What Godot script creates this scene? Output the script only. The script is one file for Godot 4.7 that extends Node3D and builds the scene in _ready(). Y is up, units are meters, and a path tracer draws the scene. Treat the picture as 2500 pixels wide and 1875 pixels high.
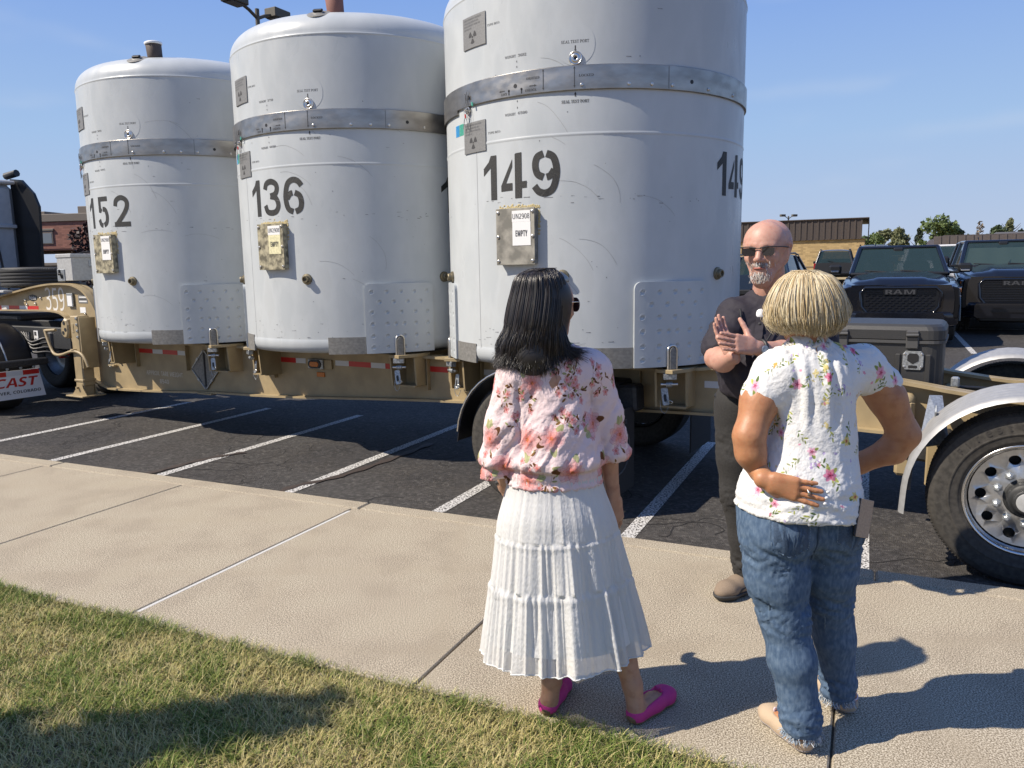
extends Node3D
# A row of three white shipping casks on a tan lowbed trailer in a parking lot, three people talking on the pavement.
# Frames used below: world (y up, asphalt of the lot at y 0); the kerb frame (a along the kerb, q away from the lawn);
# the trailer frame (x towards its tail, z towards the pavement, origin on the ground under the axis of the last cask).

const KERB := Vector3(0.9077, 0, 0.4195)
const OUT := Vector3(0.4195, 0, -0.9077)
const TRAILER_AT := Vector3(0.700, 0, -6.595)
const TRAILER_TURN := -0.53935
var rng := RandomNumberGenerator.new()
var M := {}
var noise := FastNoiseLite.new()

# ---------------------------------------------------------------- naming
func tag(o: Node3D, label := "", category := "", group := "", kind := "") -> Node3D:
	if label: o.set_meta("label", label)
	if category: o.set_meta("category", category)
	if group: o.set_meta("group", group)
	if kind: o.set_meta("kind", kind)
	return o

func thing(called: String, label: String, category: String, at := Vector3.ZERO, turn := 0.0, group := "") -> Node3D:
	var o := Node3D.new()
	o.name = called
	add_child(o, true)
	o.position = at
	o.rotation.y = turn
	return tag(o, label, category, group)

func put(parent: Node, called: String, mesh: Mesh, m: Material, at := Vector3.ZERO, turn := Vector3.ZERO) -> MeshInstance3D:
	var o := MeshInstance3D.new()
	o.name = called
	o.mesh = mesh
	o.material_override = m
	parent.add_child(o, true)
	o.position = at
	o.rotation = turn
	return o

func ground_piece(called: String, mesh: Mesh, m: Material) -> MeshInstance3D:
	var o := put(self, called, mesh, m)
	o.set_meta("kind", "structure")
	return o

func kp(a: float, q: float, y := 0.0) -> Vector3:
	return KERB * a + OUT * q + Vector3(0, y, 0)

# ---------------------------------------------------------------- materials
func lin(r: float, g: float, b: float, a := 1.0) -> Color:
	var c := Color(r, g, b).linear_to_srgb()
	c.a = a
	return c

func mat(r: float, g: float, b: float, rough := 0.7, metal := 0.0, spec := 0.5) -> StandardMaterial3D:
	var m := StandardMaterial3D.new()
	m.albedo_color = lin(r, g, b)
	m.roughness = rough
	m.metallic = metal
	m.metallic_specular = spec
	return m

func noise_tex(freq: float, stops: Array, seed := 1, size := 512, kind := FastNoiseLite.TYPE_SIMPLEX_SMOOTH, oct := 5, bump := 0.0, ret := -1, warp := 0.0) -> NoiseTexture2D:
	var n := FastNoiseLite.new()
	n.seed = seed
	n.frequency = freq
	n.noise_type = kind
	n.fractal_type = FastNoiseLite.FRACTAL_FBM if oct > 1 else FastNoiseLite.FRACTAL_NONE
	n.fractal_octaves = oct
	if ret >= 0: n.cellular_return_type = ret
	if warp > 0.0:
		n.domain_warp_enabled = true
		n.domain_warp_amplitude = warp
		n.domain_warp_frequency = freq * 1.5
	var t := NoiseTexture2D.new()
	t.width = size
	t.height = size
	t.seamless = true
	t.seamless_blend_skirt = 0.25
	t.noise = n
	if bump > 0.0:
		t.as_normal_map = true
		t.bump_strength = bump
	elif stops.size():
		var g := Gradient.new()
		g.offsets = PackedFloat32Array()
		g.colors = PackedColorArray()
		for s in stops: g.add_point(s[0], s[1])
		while g.get_point_count() > stops.size(): g.remove_point(g.get_point_count() - 1)
		t.color_ramp = g
	return t

func tri(m: StandardMaterial3D, scale: float, world := false) -> StandardMaterial3D:
	m.uv1_triplanar = true
	m.uv1_world_triplanar = world
	m.uv1_scale = Vector3.ONE * scale
	return m

func grainy(r: float, g: float, b: float, spread: float, freq: float, scale: float, rough := 0.7, metal := 0.0, seed := 1, bump := 0.0, world := false, oct := 5) -> StandardMaterial3D:
	# one base colour with lighter and darker grain of the same hue
	var m := mat(1, 1, 1, rough, metal)
	m.albedo_color = Color.WHITE
	var lo := 1.0 - spread
	var hi := 1.0 + spread
	m.albedo_texture = noise_tex(freq, [[0.25, lin(r * lo, g * lo, b * lo)], [0.5, lin(r, g, b)], [0.75, lin(r * hi, g * hi, b * hi)]], seed, 512, FastNoiseLite.TYPE_SIMPLEX_SMOOTH, oct)
	if bump > 0.0:
		m.normal_enabled = true
		m.normal_texture = noise_tex(freq * 1.5, [], seed + 7, 512, FastNoiseLite.TYPE_SIMPLEX_SMOOTH, oct, bump)
	return tri(m, scale, world)

# ---------------------------------------------------------------- mesh building
class MB:
	var st := SurfaceTool.new()
	var xf := Transform3D.IDENTITY
	var group := 0
	var flat := true
	var col := Color.WHITE
	var any := false
	func _init(t := Transform3D.IDENTITY) -> void:
		st.begin(Mesh.PRIMITIVE_TRIANGLES)
		xf = t
	func v(p: Vector3) -> void:
		st.set_smooth_group(0xFFFFFFFF if flat else group)
		st.set_color(col)
		st.add_vertex(xf * p)
		any = true
	func tri(a: Vector3, b: Vector3, c: Vector3) -> void:
		v(a); v(b); v(c)
	func quad(a: Vector3, b: Vector3, c: Vector3, d: Vector3) -> void:
		tri(a, b, c); tri(a, c, d)
	# a convex face, turned so that it looks away from the hint
	func face(pts: Array, hint: Vector3) -> void:
		var n := Vector3.ZERO
		var mid := Vector3.ZERO
		for i in pts.size():
			n += (pts[i] - pts[0]).cross(pts[(i + 1) % pts.size()] - pts[0])
			mid += pts[i] / pts.size()
		var away: bool = n.dot(mid - hint) > 0.0
		for i in range(1, pts.size() - 1):
			if away: tri(pts[0], pts[i + 1], pts[i])
			else: tri(pts[0], pts[i], pts[i + 1])
	func box(c: Vector3, s: Vector3, bev := 0.0, turn := Basis.IDENTITY) -> void:
		var h := s * 0.5
		bev = minf(bev, minf(h.x, minf(h.y, h.z)) * 0.9)
		flat = true
		for ax in 3:
			var bx := (ax + 1) % 3
			var cx := (ax + 2) % 3
			for sg in [-1.0, 1.0]:
				var pts := []
				for k in [[-1, -1], [1, -1], [1, 1], [-1, 1]]:
					var p := Vector3.ZERO
					p[ax] = sg * h[ax]
					p[bx] = k[0] * (h[bx] - bev)
					p[cx] = k[1] * (h[cx] - bev)
					pts.append(c + turn * p)
				face(pts, c)
			if bev > 0.0:
				for k in [[-1, -1], [1, -1], [1, 1], [-1, 1]]:
					var pts := []
					for e in [[-1, 0], [1, 0], [1, 1], [-1, 1]]:
						var p := Vector3.ZERO
						p[ax] = e[0] * (h[ax] - bev)
						p[bx] = k[0] * (h[bx] - (bev if e[1] else 0.0))
						p[cx] = k[1] * (h[cx] - (0.0 if e[1] else bev))
						pts.append(c + turn * p)
					face(pts, c)
		if bev > 0.0:
			for i in 8:
				var sg := Vector3(1 if i & 1 else -1, 1 if i & 2 else -1, 1 if i & 4 else -1)
				var pts := []
				for ax in 3:
					var p := Vector3.ONE * -bev + h
					p[ax] = h[ax]
					pts.append(c + turn * (p * sg))
				face(pts, c)
	# a flat outline in the plane of x and y, given depth along z (centred), edges chamfered on the front
	func prism(poly: PackedVector2Array, depth: float, z := 0.0, bev := 0.0) -> void:
		if Geometry2D.is_polygon_clockwise(poly): poly.reverse()
		flat = true
		var z0 := z - depth * 0.5
		var z1 := z + depth * 0.5
		var cap := poly
		if bev > 0.0:
			var ins := Geometry2D.offset_polygon(poly, -bev, Geometry2D.JOIN_MITER)
			if ins.size() == 1 and ins[0].size() == poly.size():
				cap = ins[0]
				var best := 0
				for i in cap.size():
					if cap[i].distance_to(poly[0]) < cap[best].distance_to(poly[0]): best = i
				var re := PackedVector2Array()
				for i in cap.size(): re.append(cap[(best + i) % cap.size()])
				cap = re
			else: bev = 0.0
		var idx := Geometry2D.triangulate_polygon(cap)
		for i in range(0, idx.size(), 3):
			var a := cap[idx[i]]; var b := cap[idx[i + 1]]; var c := cap[idx[i + 2]]
			if (b - a).cross(c - a) < 0.0:
				var s := b; b = c; c = s
			tri(Vector3(a.x, a.y, z1), Vector3(c.x, c.y, z1), Vector3(b.x, b.y, z1))
		idx = Geometry2D.triangulate_polygon(poly)
		for i in range(0, idx.size(), 3):
			var a := poly[idx[i]]; var b := poly[idx[i + 1]]; var c := poly[idx[i + 2]]
			if (b - a).cross(c - a) < 0.0:
				var s := b; b = c; c = s
			tri(Vector3(a.x, a.y, z0), Vector3(b.x, b.y, z0), Vector3(c.x, c.y, z0))
		for i in poly.size():
			var a := poly[i]; var b := poly[(i + 1) % poly.size()]
			quad(Vector3(a.x, a.y, z0), Vector3(a.x, a.y, z1 - bev), Vector3(b.x, b.y, z1 - bev), Vector3(b.x, b.y, z0))
			if bev > 0.0:
				var c := cap[i]; var d := cap[(i + 1) % cap.size()]
				quad(Vector3(a.x, a.y, z1 - bev), Vector3(c.x, c.y, z1), Vector3(d.x, d.y, z1), Vector3(b.x, b.y, z1 - bev))
	# rings of equal length joined by quads; smooth unless told otherwise
	func loft(rings: Array, closed := true, caps := true, smooth := true) -> void:
		flat = not smooth
		group = group + 1
		var n: int = rings[0].size()
		for i in rings.size() - 1:
			for j in (n if closed else n - 1):
				var k := (j + 1) % n
				quad(rings[i][j], rings[i][k], rings[i + 1][k], rings[i + 1][j])
		if caps:
			flat = true
			var mid := Vector3.ZERO
			for r in rings:
				for p in r: mid += p / float(n * rings.size())
			for e in [0, rings.size() - 1]:
				var c := Vector3.ZERO
				for p in rings[e]: c += p / float(n)
				for j in n: face([c, rings[e][j], rings[e][(j + 1) % n]], mid if (mid - c).length() > 0.0001 else c - Vector3.UP)
	func tube(path: Array, r, sides := 8, caps := true) -> void:
		var rings := []
		var up := Vector3.ZERO
		for i in path.size():
			var d: Vector3 = (path[mini(i + 1, path.size() - 1)] - path[maxi(i - 1, 0)]).normalized()
			if up == Vector3.ZERO: up = Vector3.UP if absf(d.y) < 0.9 else Vector3.RIGHT
			var sx := d.cross(up).normalized()
			up = sx.cross(d).normalized()
			var ring := []
			var rr: float = r[i] if r is Array else r
			for k in sides:
				var t := TAU * k / sides
				ring.append(path[i] + (sx * cos(t) + up * sin(t)) * rr)
			rings.append(ring)
		loft(rings, true, caps)
	# profile of (radius, height) turned about y
	func lathe(prof: Array, seg := 32, from := 0.0, to := TAU, smooth := true) -> void:
		var full := to - from > TAU - 0.001
		var n := seg if full else seg + 1
		for i in prof.size() - 1:
			group += 1 if i == 0 else 0
			flat = not smooth
			for j in seg:
				var t0 := from + (to - from) * j / seg
				var t1 := from + (to - from) * (j + 1) / seg
				var a := Vector3(sin(t0) * prof[i].x, prof[i].y, cos(t0) * prof[i].x)
				var b := Vector3(sin(t1) * prof[i].x, prof[i].y, cos(t1) * prof[i].x)
				var c := Vector3(sin(t1) * prof[i + 1].x, prof[i + 1].y, cos(t1) * prof[i + 1].x)
				var d := Vector3(sin(t0) * prof[i + 1].x, prof[i + 1].y, cos(t0) * prof[i + 1].x)
				if prof[i].x > 0.00001: tri(a, c, b)
				if prof[i + 1].x > 0.00001: tri(a, d, c)
		assert(n > 0)
	func sphere(c: Vector3, r: Vector3, seg := 12) -> void:
		group += 1
		flat = false
		for i in seg:
			for j in seg * 2:
				var p := []
				for e in [[0, 0], [1, 0], [1, 1], [0, 1]]:
					var a: float = PI * (i + e[0]) / seg
					var b: float = PI * (j + e[1]) / seg
					p.append(c + Vector3(sin(a) * sin(b), cos(a), sin(a) * cos(b)) * r)
				if i > 0: tri(p[0], p[3], p[2])
				if i < seg - 1: tri(p[0], p[2], p[1])
	func mesh() -> ArrayMesh:
		st.generate_normals()
		return st.commit()

# one box as a mesh, edges chamfered
func box_mesh(s: Vector3, bev := 0.0, c := Vector3.ZERO) -> ArrayMesh:
	var b := MB.new()
	b.box(c, s, bev)
	return b.mesh()

func tube_mesh(path: Array, r, sides := 8) -> ArrayMesh:
	var b := MB.new()
	b.tube(path, r, sides)
	return b.mesh()

func lathe_mesh(prof: Array, seg := 32, smooth := true, t := Transform3D.IDENTITY) -> ArrayMesh:
	if smooth:
		var n := prof.size() - 1
		return sheet(seg, n, func(u: float, v: float) -> Vector3:
			var p: Vector2 = prof[int(round(v * n))]
			return t * Vector3(sin(u * TAU) * p.x, p.y, cos(u * TAU) * p.x), true, null, Vector2.ONE, prof[0].y > prof[n].y)
	var b := MB.new(t)
	b.lathe(prof, seg, 0.0, TAU, smooth)
	return b.mesh()

func prism_mesh(poly: PackedVector2Array, depth: float, bev := 0.0, t := Transform3D.IDENTITY) -> ArrayMesh:
	var b := MB.new(t)
	b.prism(poly, depth, 0.0, bev)
	return b.mesh()

func v2(flat: Array) -> PackedVector2Array:
	var p := PackedVector2Array()
	for i in range(0, flat.size(), 2): p.append(Vector2(flat[i], flat[i + 1]))
	return p

func rounded(w: float, h: float, r: float, seg := 4) -> PackedVector2Array:
	var p := PackedVector2Array()
	for k in 4:
		var c := Vector2((w / 2 - r) * [1, -1, -1, 1][k], (h / 2 - r) * [1, 1, -1, -1][k])
		for i in seg + 1:
			var t := PI / 2 * (k + float(i) / seg)
			p.append(c + Vector2(cos(t), sin(t)) * r)
	return p

func curve3(pts: Array, n: int) -> Array:
	# a smooth line through the points
	var out := []
	for i in pts.size() - 1:
		var p0: Vector3 = pts[maxi(i - 1, 0)]
		var p3: Vector3 = pts[mini(i + 2, pts.size() - 1)]
		for k in n: out.append(pts[i].cubic_interpolate(pts[i + 1], p0, p3, float(k) / n))
	out.append(pts[-1])
	return out

# an indexed surface over a grid; at(u, v) gives the point, tint(u, v) its colour
func sheet(nu: int, nv: int, at: Callable, wrap := false, tint = null, uvs := Vector2.ONE, flip := false) -> ArrayMesh:
	var vs := PackedVector3Array()
	var uv := PackedVector2Array()
	var cs := PackedColorArray()
	var ix := PackedInt32Array()
	for j in nv + 1:
		for i in nu + 1:
			var u := float(i) / nu
			var w := float(j) / nv
			vs.append(at.call(u, w))
			uv.append(Vector2(u, w) * uvs)
			if tint != null: cs.append(tint.call(u, w))
	for j in nv:
		for i in nu:
			var a := j * (nu + 1) + i
			var q := [a, a + 1, a + nu + 2, a, a + nu + 2, a + nu + 1]
			if flip: q = [a, a + nu + 2, a + 1, a, a + nu + 1, a + nu + 2]
			for k in q: ix.append(k)
	return indexed(vs, ix, uv, cs, nu + 1 if wrap else 0)

func indexed(vs: PackedVector3Array, ix: PackedInt32Array, uv := PackedVector2Array(), cs := PackedColorArray(), wrap_row := 0) -> ArrayMesh:
	var ns := PackedVector3Array()
	ns.resize(vs.size())
	for i in range(0, ix.size(), 3):
		var n := (vs[ix[i + 2]] - vs[ix[i]]).cross(vs[ix[i + 1]] - vs[ix[i]])
		ns[ix[i]] += n
		ns[ix[i + 1]] += n
		ns[ix[i + 2]] += n
	if wrap_row:
		for j in range(0, vs.size(), wrap_row):
			var s := ns[j] + ns[j + wrap_row - 1]
			ns[j] = s
			ns[j + wrap_row - 1] = s
	for i in ns.size(): ns[i] = ns[i].normalized() if ns[i].length_squared() > 0.0 else Vector3.UP
	var arr := []
	arr.resize(Mesh.ARRAY_MAX)
	arr[Mesh.ARRAY_VERTEX] = vs
	arr[Mesh.ARRAY_NORMAL] = ns
	arr[Mesh.ARRAY_INDEX] = ix
	if uv.size(): arr[Mesh.ARRAY_TEX_UV] = uv
	if cs.size(): arr[Mesh.ARRAY_COLOR] = cs
	var m := ArrayMesh.new()
	m.add_surface_from_arrays(Mesh.PRIMITIVE_TRIANGLES, arr)
	return m

# ---------------------------------------------------------------- lettering
var glyphs := {}
func letters(text: String, w: float, h: float, font := "Droid Sans", bold := true, cuts := []) -> Array:
	# triangles (Vector2) of the text fitted to w by h, lower left corner at the origin; cuts are stencil bridges (rectangles) taken out
	var t := TextMesh.new()
	var f := SystemFont.new()
	f.font_names = PackedStringArray([font])
	f.font_weight = 700 if bold else 400
	t.font = f
	t.font_size = 64
	t.pixel_size = 0.01
	t.depth = 0.0
	t.curve_step = 2.0 if h > 0.1 else 6.0
	t.text = text
	var arr := t.surface_get_arrays(0)
	var vs: PackedVector3Array = arr[Mesh.ARRAY_VERTEX]
	var ix: PackedInt32Array = arr[Mesh.ARRAY_INDEX]
	var lo := Vector2(1e9, 1e9)
	var hi := -lo
	for p in vs:
		lo = lo.min(Vector2(p.x, p.y))
		hi = hi.max(Vector2(p.x, p.y))
	var sc := Vector2(w, h) / (hi - lo)
	if w <= 0.0: sc = Vector2.ONE * sc.y
	var out := []
	for i in range(0, ix.size(), 3):
		var p := PackedVector2Array()
		for k in 3: p.append((Vector2(vs[ix[i + k]].x, vs[ix[i + k]].y) - lo) * sc)
		if absf((p[1] - p[0]).cross(p[2] - p[0])) < 1e-9: continue
		var polys := [p]
		for c in cuts:
			var left := []
			for q in polys: left.append_array(Geometry2D.clip_polygons(q, c))
			polys = left
		for q in polys:
			for k in range(1, q.size() - 1): out.append(PackedVector2Array([q[0], q[k], q[k + 1]]))
	return out

func laid(tris: Array, map: Callable, grain := 0.06) -> ArrayMesh:
	# puts flat triangles on a surface given by map(Vector2) -> Vector3, cutting long ones so that they follow its curve
	var st := SurfaceTool.new()
	st.begin(Mesh.PRIMITIVE_TRIANGLES)
	var stack := tris.duplicate()
	while stack.size():
		var t: PackedVector2Array = stack.pop_back()
		var e := 0
		for k in 3:
			if absf(t[(k + 1) % 3].x - t[k].x) > absf(t[(e + 1) % 3].x - t[e].x): e = k
		if absf(t[(e + 1) % 3].x - t[e].x) > grain:
			var m := (t[e] + t[(e + 1) % 3]) * 0.5
			stack.append(PackedVector2Array([t[e], m, t[(e + 2) % 3]]))
			stack.append(PackedVector2Array([m, t[(e + 1) % 3], t[(e + 2) % 3]]))
			continue
		if (t[1] - t[0]).cross(t[2] - t[0]) > 0.0: t = PackedVector2Array([t[0], t[2], t[1]])
		for k in 3: st.add_vertex(map.call(t[k]))
	st.generate_normals()
	return st.commit()

func rect_tris(x0: float, y0: float, x1: float, y1: float) -> Array:
	return [PackedVector2Array([Vector2(x0, y0), Vector2(x1, y0), Vector2(x1, y1)]), PackedVector2Array([Vector2(x0, y0), Vector2(x1, y1), Vector2(x0, y1)])]

func poly_tris(p: PackedVector2Array) -> Array:
	var out := []
	var ix := Geometry2D.triangulate_polygon(p)
	for i in range(0, ix.size(), 3): out.append(PackedVector2Array([p[ix[i]], p[ix[i + 1]], p[ix[i + 2]]]))
	return out

# ---------------------------------------------------------------- bodies: a field of joined rounded shapes, meshed as surface nets
class Field:
	var lo: Vector3
	var h: float
	var nx: int
	var ny: int
	var nz: int
	var f := PackedFloat32Array()
	func _init(a: Vector3, b: Vector3, cell: float) -> void:
		lo = a
		h = cell
		nx = int((b.x - a.x) / cell) + 2
		ny = int((b.y - a.y) / cell) + 2
		nz = int((b.z - a.z) / cell) + 2
		f.resize(nx * ny * nz)
		f.fill(0.2)
	# a tapered capsule joined smoothly; squashed along w by s when s > 1; carve takes it away instead
	func cone(a: Vector3, b: Vector3, ra: float, rb: float, k := 0.02, w := Vector3.ZERO, s := 1.0, carve := false) -> void:
		var m := maxf(ra, rb) * 1.02 + k * 1.1 + h
		var p0 := (a.min(b) - Vector3.ONE * m - lo) / h
		var p1 := (a.max(b) + Vector3.ONE * m - lo) / h
		var ab := b - a
		var q := 1.0 / maxf(ab.length_squared(), 1e-9)
		var dr := rb - ra
		var squash := s != 1.0
		if squash:
			var abw := ab + w * (ab.dot(w) * (s - 1.0))
			ab = abw
			q = 1.0 / maxf(ab.length_squared(), 1e-9)
		for z in range(maxi(0, int(p0.z)), mini(nz, int(p1.z) + 2)):
			for y in range(maxi(0, int(p0.y)), mini(ny, int(p1.y) + 2)):
				var row := (z * ny + y) * nx
				for x in range(maxi(0, int(p0.x)), mini(nx, int(p1.x) + 2)):
					var p := lo + Vector3(x, y, z) * h - a
					if squash: p += w * (p.dot(w) * (s - 1.0))
					var t := clampf(p.dot(ab) * q, 0.0, 1.0)
					var d := (p - ab * t).length() - ra - dr * t
					if squash: d *= 0.7
					var g := f[row + x]
					if carve:
						d = -d
						if d > g - k:
							var e := clampf(0.5 - 0.5 * (g - d) / k, 0.0, 1.0)
							f[row + x] = lerpf(g, d, e) + k * e * (1.0 - e)
					elif d < g + k:
						var e := clampf(0.5 + 0.5 * (g - d) / k, 0.0, 1.0)
						f[row + x] = lerpf(g, d, e) - k * e * (1.0 - e)
	func ball(c: Vector3, r: float, k := 0.02, w := Vector3.ZERO, s := 1.0) -> void:
		cone(c, c + Vector3(0, 0.0001, 0), r, r, k, w, s)
	func chain(pts: Array, rs: Array, k := 0.02, w := Vector3.ZERO, s := 1.0) -> void:
		for i in pts.size() - 1: cone(pts[i], pts[i + 1], rs[i], rs[i + 1], k, w, s)
	# keeps what lies on the side of the plane that its normal points away from
	func trim(at: Vector3, n: Vector3) -> void:
		for z in nz:
			for y in ny:
				var row := (z * ny + y) * nx
				for x in nx:
					var d := (lo + Vector3(x, y, z) * h - at).dot(n)
					if d > f[row + x]: f[row + x] = d
	func mesh_arrays() -> Array:
		var id := PackedInt32Array()
		id.resize(nx * ny * nz)
		id.fill(-1)
		var vs := PackedVector3Array()
		var sx := 1
		var sy := nx
		var sz := nx * ny
		var off := [0, sx, sy, sx + sy, sz, sx + sz, sy + sz, sx + sy + sz]
		var cor := [Vector3(0, 0, 0), Vector3(1, 0, 0), Vector3(0, 1, 0), Vector3(1, 1, 0), Vector3(0, 0, 1), Vector3(1, 0, 1), Vector3(0, 1, 1), Vector3(1, 1, 1)]
		var eds := [[0, 1], [2, 3], [4, 5], [6, 7], [0, 2], [1, 3], [4, 6], [5, 7], [0, 4], [1, 5], [2, 6], [3, 7]]
		for z in nz - 1:
			for y in ny - 1:
				var row := (z * ny + y) * nx
				for x in nx - 1:
					var i := row + x
					var f0 := f[i]
					if f0 > 2.0 * h or f0 < -2.0 * h: continue
					var n := 0
					for k in 8:
						if f[i + off[k]] < 0.0: n += 1
					if n == 0 or n == 8: continue
					var s := Vector3.ZERO
					var c := 0
					for e in eds:
						var a := f[i + off[e[0]]]
						var b := f[i + off[e[1]]]
						if (a < 0.0) != (b < 0.0):
							s += cor[e[0]].lerp(cor[e[1]], a / (a - b))
							c += 1
					id[i] = vs.size()
					vs.append(lo + (Vector3(x, y, z) + s / c) * h)
		var ix := PackedInt32Array()
		for z in range(1, nz - 1):
			for y in range(1, ny - 1):
				var row := (z * ny + y) * nx
				for x in range(1, nx - 1):
					var i := row + x
					var inside := f[i] < 0.0
					for ax in 3:
						var st: int = [sx, sy, sz][ax]
						if (f[i + st] < 0.0) == inside: continue
						var u: int = [sy, sz, sx][ax]
						var v: int = [sz, sx, sy][ax]
						var q := [id[i - u - v], id[i - v], id[i], id[i - u]]
						if q[0] < 0 or q[1] < 0 or q[2] < 0 or q[3] < 0: continue
						if inside: ix.append_array(PackedInt32Array([q[0], q[2], q[1], q[0], q[3], q[2]]))
						else: ix.append_array(PackedInt32Array([q[0], q[1], q[2], q[0], q[2], q[3]]))
		return [vs, ix]

# fold(p) moves the surface out by a few millimetres; tint(p) colours it
func field_mesh(fd: Field, fold = null, tint = null, uvof = null) -> ArrayMesh:
	var a := fd.mesh_arrays()
	var vs: PackedVector3Array = a[0]
	var ix: PackedInt32Array = a[1]
	if fold != null:
		var ns := PackedVector3Array()
		ns.resize(vs.size())
		for i in range(0, ix.size(), 3):
			var n := (vs[ix[i + 2]] - vs[ix[i]]).cross(vs[ix[i + 1]] - vs[ix[i]])
			ns[ix[i]] += n
			ns[ix[i + 1]] += n
			ns[ix[i + 2]] += n
		for i in vs.size():
			if ns[i].length_squared() > 0.0: vs[i] += ns[i].normalized() * fold.call(vs[i])
	var cs := PackedColorArray()
	if tint != null:
		for p in vs: cs.append(tint.call(p))
	var uv := PackedVector2Array()
	if uvof != null:
		for p in vs: uv.append(uvof.call(p))
	return indexed(vs, ix, uv, cs)

# ---------------------------------------------------------------- camera, sky, sun, exposure
func _ready() -> void:
	rng.seed = 7
	noise.seed = 11
	noise.frequency = 1.0
	var cam := Camera3D.new()
	cam.name = "camera"
	cam.fov = 53.05
	cam.far = 2000.0
	cam.near = 0.05
	var pitch := 0.148
	var roll := -0.017
	var f := Vector3(0, -sin(pitch), -cos(pitch))
	var u := Vector3(0, cos(pitch), -sin(pitch))
	var r := Vector3.RIGHT * cos(roll) + u * sin(roll)
	var u2 := u * cos(roll) - Vector3.RIGHT * sin(roll)
	add_child(cam)
	cam.transform = Transform3D(Basis(r, u2, -f), Vector3(0, 1.74, 0))
	cam.current = true
	var we := WorldEnvironment.new()
	we.name = "environment"
	var e := Environment.new()
	e.background_mode = Environment.BG_SKY
	e.sky = Sky.new()
	e.sky.sky_material = sky_material()
	e.background_energy_multiplier = 1.0
	e.tonemap_mode = Environment.TONE_MAPPER_LINEAR
	e.tonemap_exposure = 1.45
	e.sdfgi_enabled = true
	e.ssao_enabled = true
	e.ssil_enabled = true
	we.environment = e
	add_child(we)
	var sun := DirectionalLight3D.new()
	sun.name = "sun"
	sun.light_energy = 1.6
	sun.light_color = Color(1.0, 0.955, 0.89)
	sun.light_angular_distance = 0.53
	sun.shadow_enabled = true
	add_child(sun)
	var s := Vector3(-0.683, 0.713, 0.156).normalized()
	sun.look_at_from_position(s * 20.0, Vector3.ZERO, Vector3.UP)
	setting()
	casks()
	trailer()
	backdrop()
	vehicles()
	people()
	details()

func sky_material() -> PanoramaSkyMaterial:
	var w := 1024
	var h := 512
	var im := Image.create_empty(w, h, false, Image.FORMAT_RGBF)
	var n := FastNoiseLite.new()
	n.seed = 4
	n.frequency = 1.0
	n.fractal_octaves = 5
	var zen := Vector3(0.085, 0.19, 0.52)
	var mid := Vector3(0.205, 0.365, 0.78)
	var low := Vector3(0.36, 0.53, 0.80)
	var hor := Vector3(0.50, 0.58, 0.74)
	for y in h:
		var el := PI * (0.5 - (y + 0.5) / h)
		for x in w:
			var c: Vector3
			if el < 0.0: c = Vector3(0.16, 0.15, 0.13)
			else:
				var t := el / (PI / 2)
				if t < 0.1: c = hor.lerp(low, t / 0.1)
				elif t < 0.22: c = low.lerp(mid, (t - 0.1) / 0.12)
				else: c = mid.lerp(zen, pow((t - 0.22) / 0.78, 0.7))
				if el < 0.8:
					var az := TAU * x / w
					var d := Vector3(cos(az), 0, sin(az)) * cos(el) + Vector3(0, sin(el), 0)
					var k := n.get_noise_3d(d.x * 3.0 + d.y * 4.0, d.y * 17.0, d.z * 3.0)
					var cir := smoothstep(0.22, 0.6, k) * 0.16 * smoothstep(0.0, 0.06, el) * smoothstep(0.7, 0.2, el)
					c = c.lerp(Vector3(0.66, 0.72, 0.82), cir)
			im.set_pixel(x, y, Color(c.x, c.y, c.z) * 0.70)
	var m := PanoramaSkyMaterial.new()
	m.panorama = ImageTexture.create_from_image(im)
	return m

# ---------------------------------------------------------------- ground
func quad_sheet(a: Vector3, b: Vector3, c: Vector3, d: Vector3, nu := 1, nv := 1) -> ArrayMesh:
	return sheet(nu, nv, func(u: float, v: float) -> Vector3: return a.lerp(b, u).lerp(d.lerp(c, u), v), false, null, Vector2.ONE, true)

func lot_y(q: float) -> float:
	return maxf(0.0, q - 9.0) * 0.02

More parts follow.
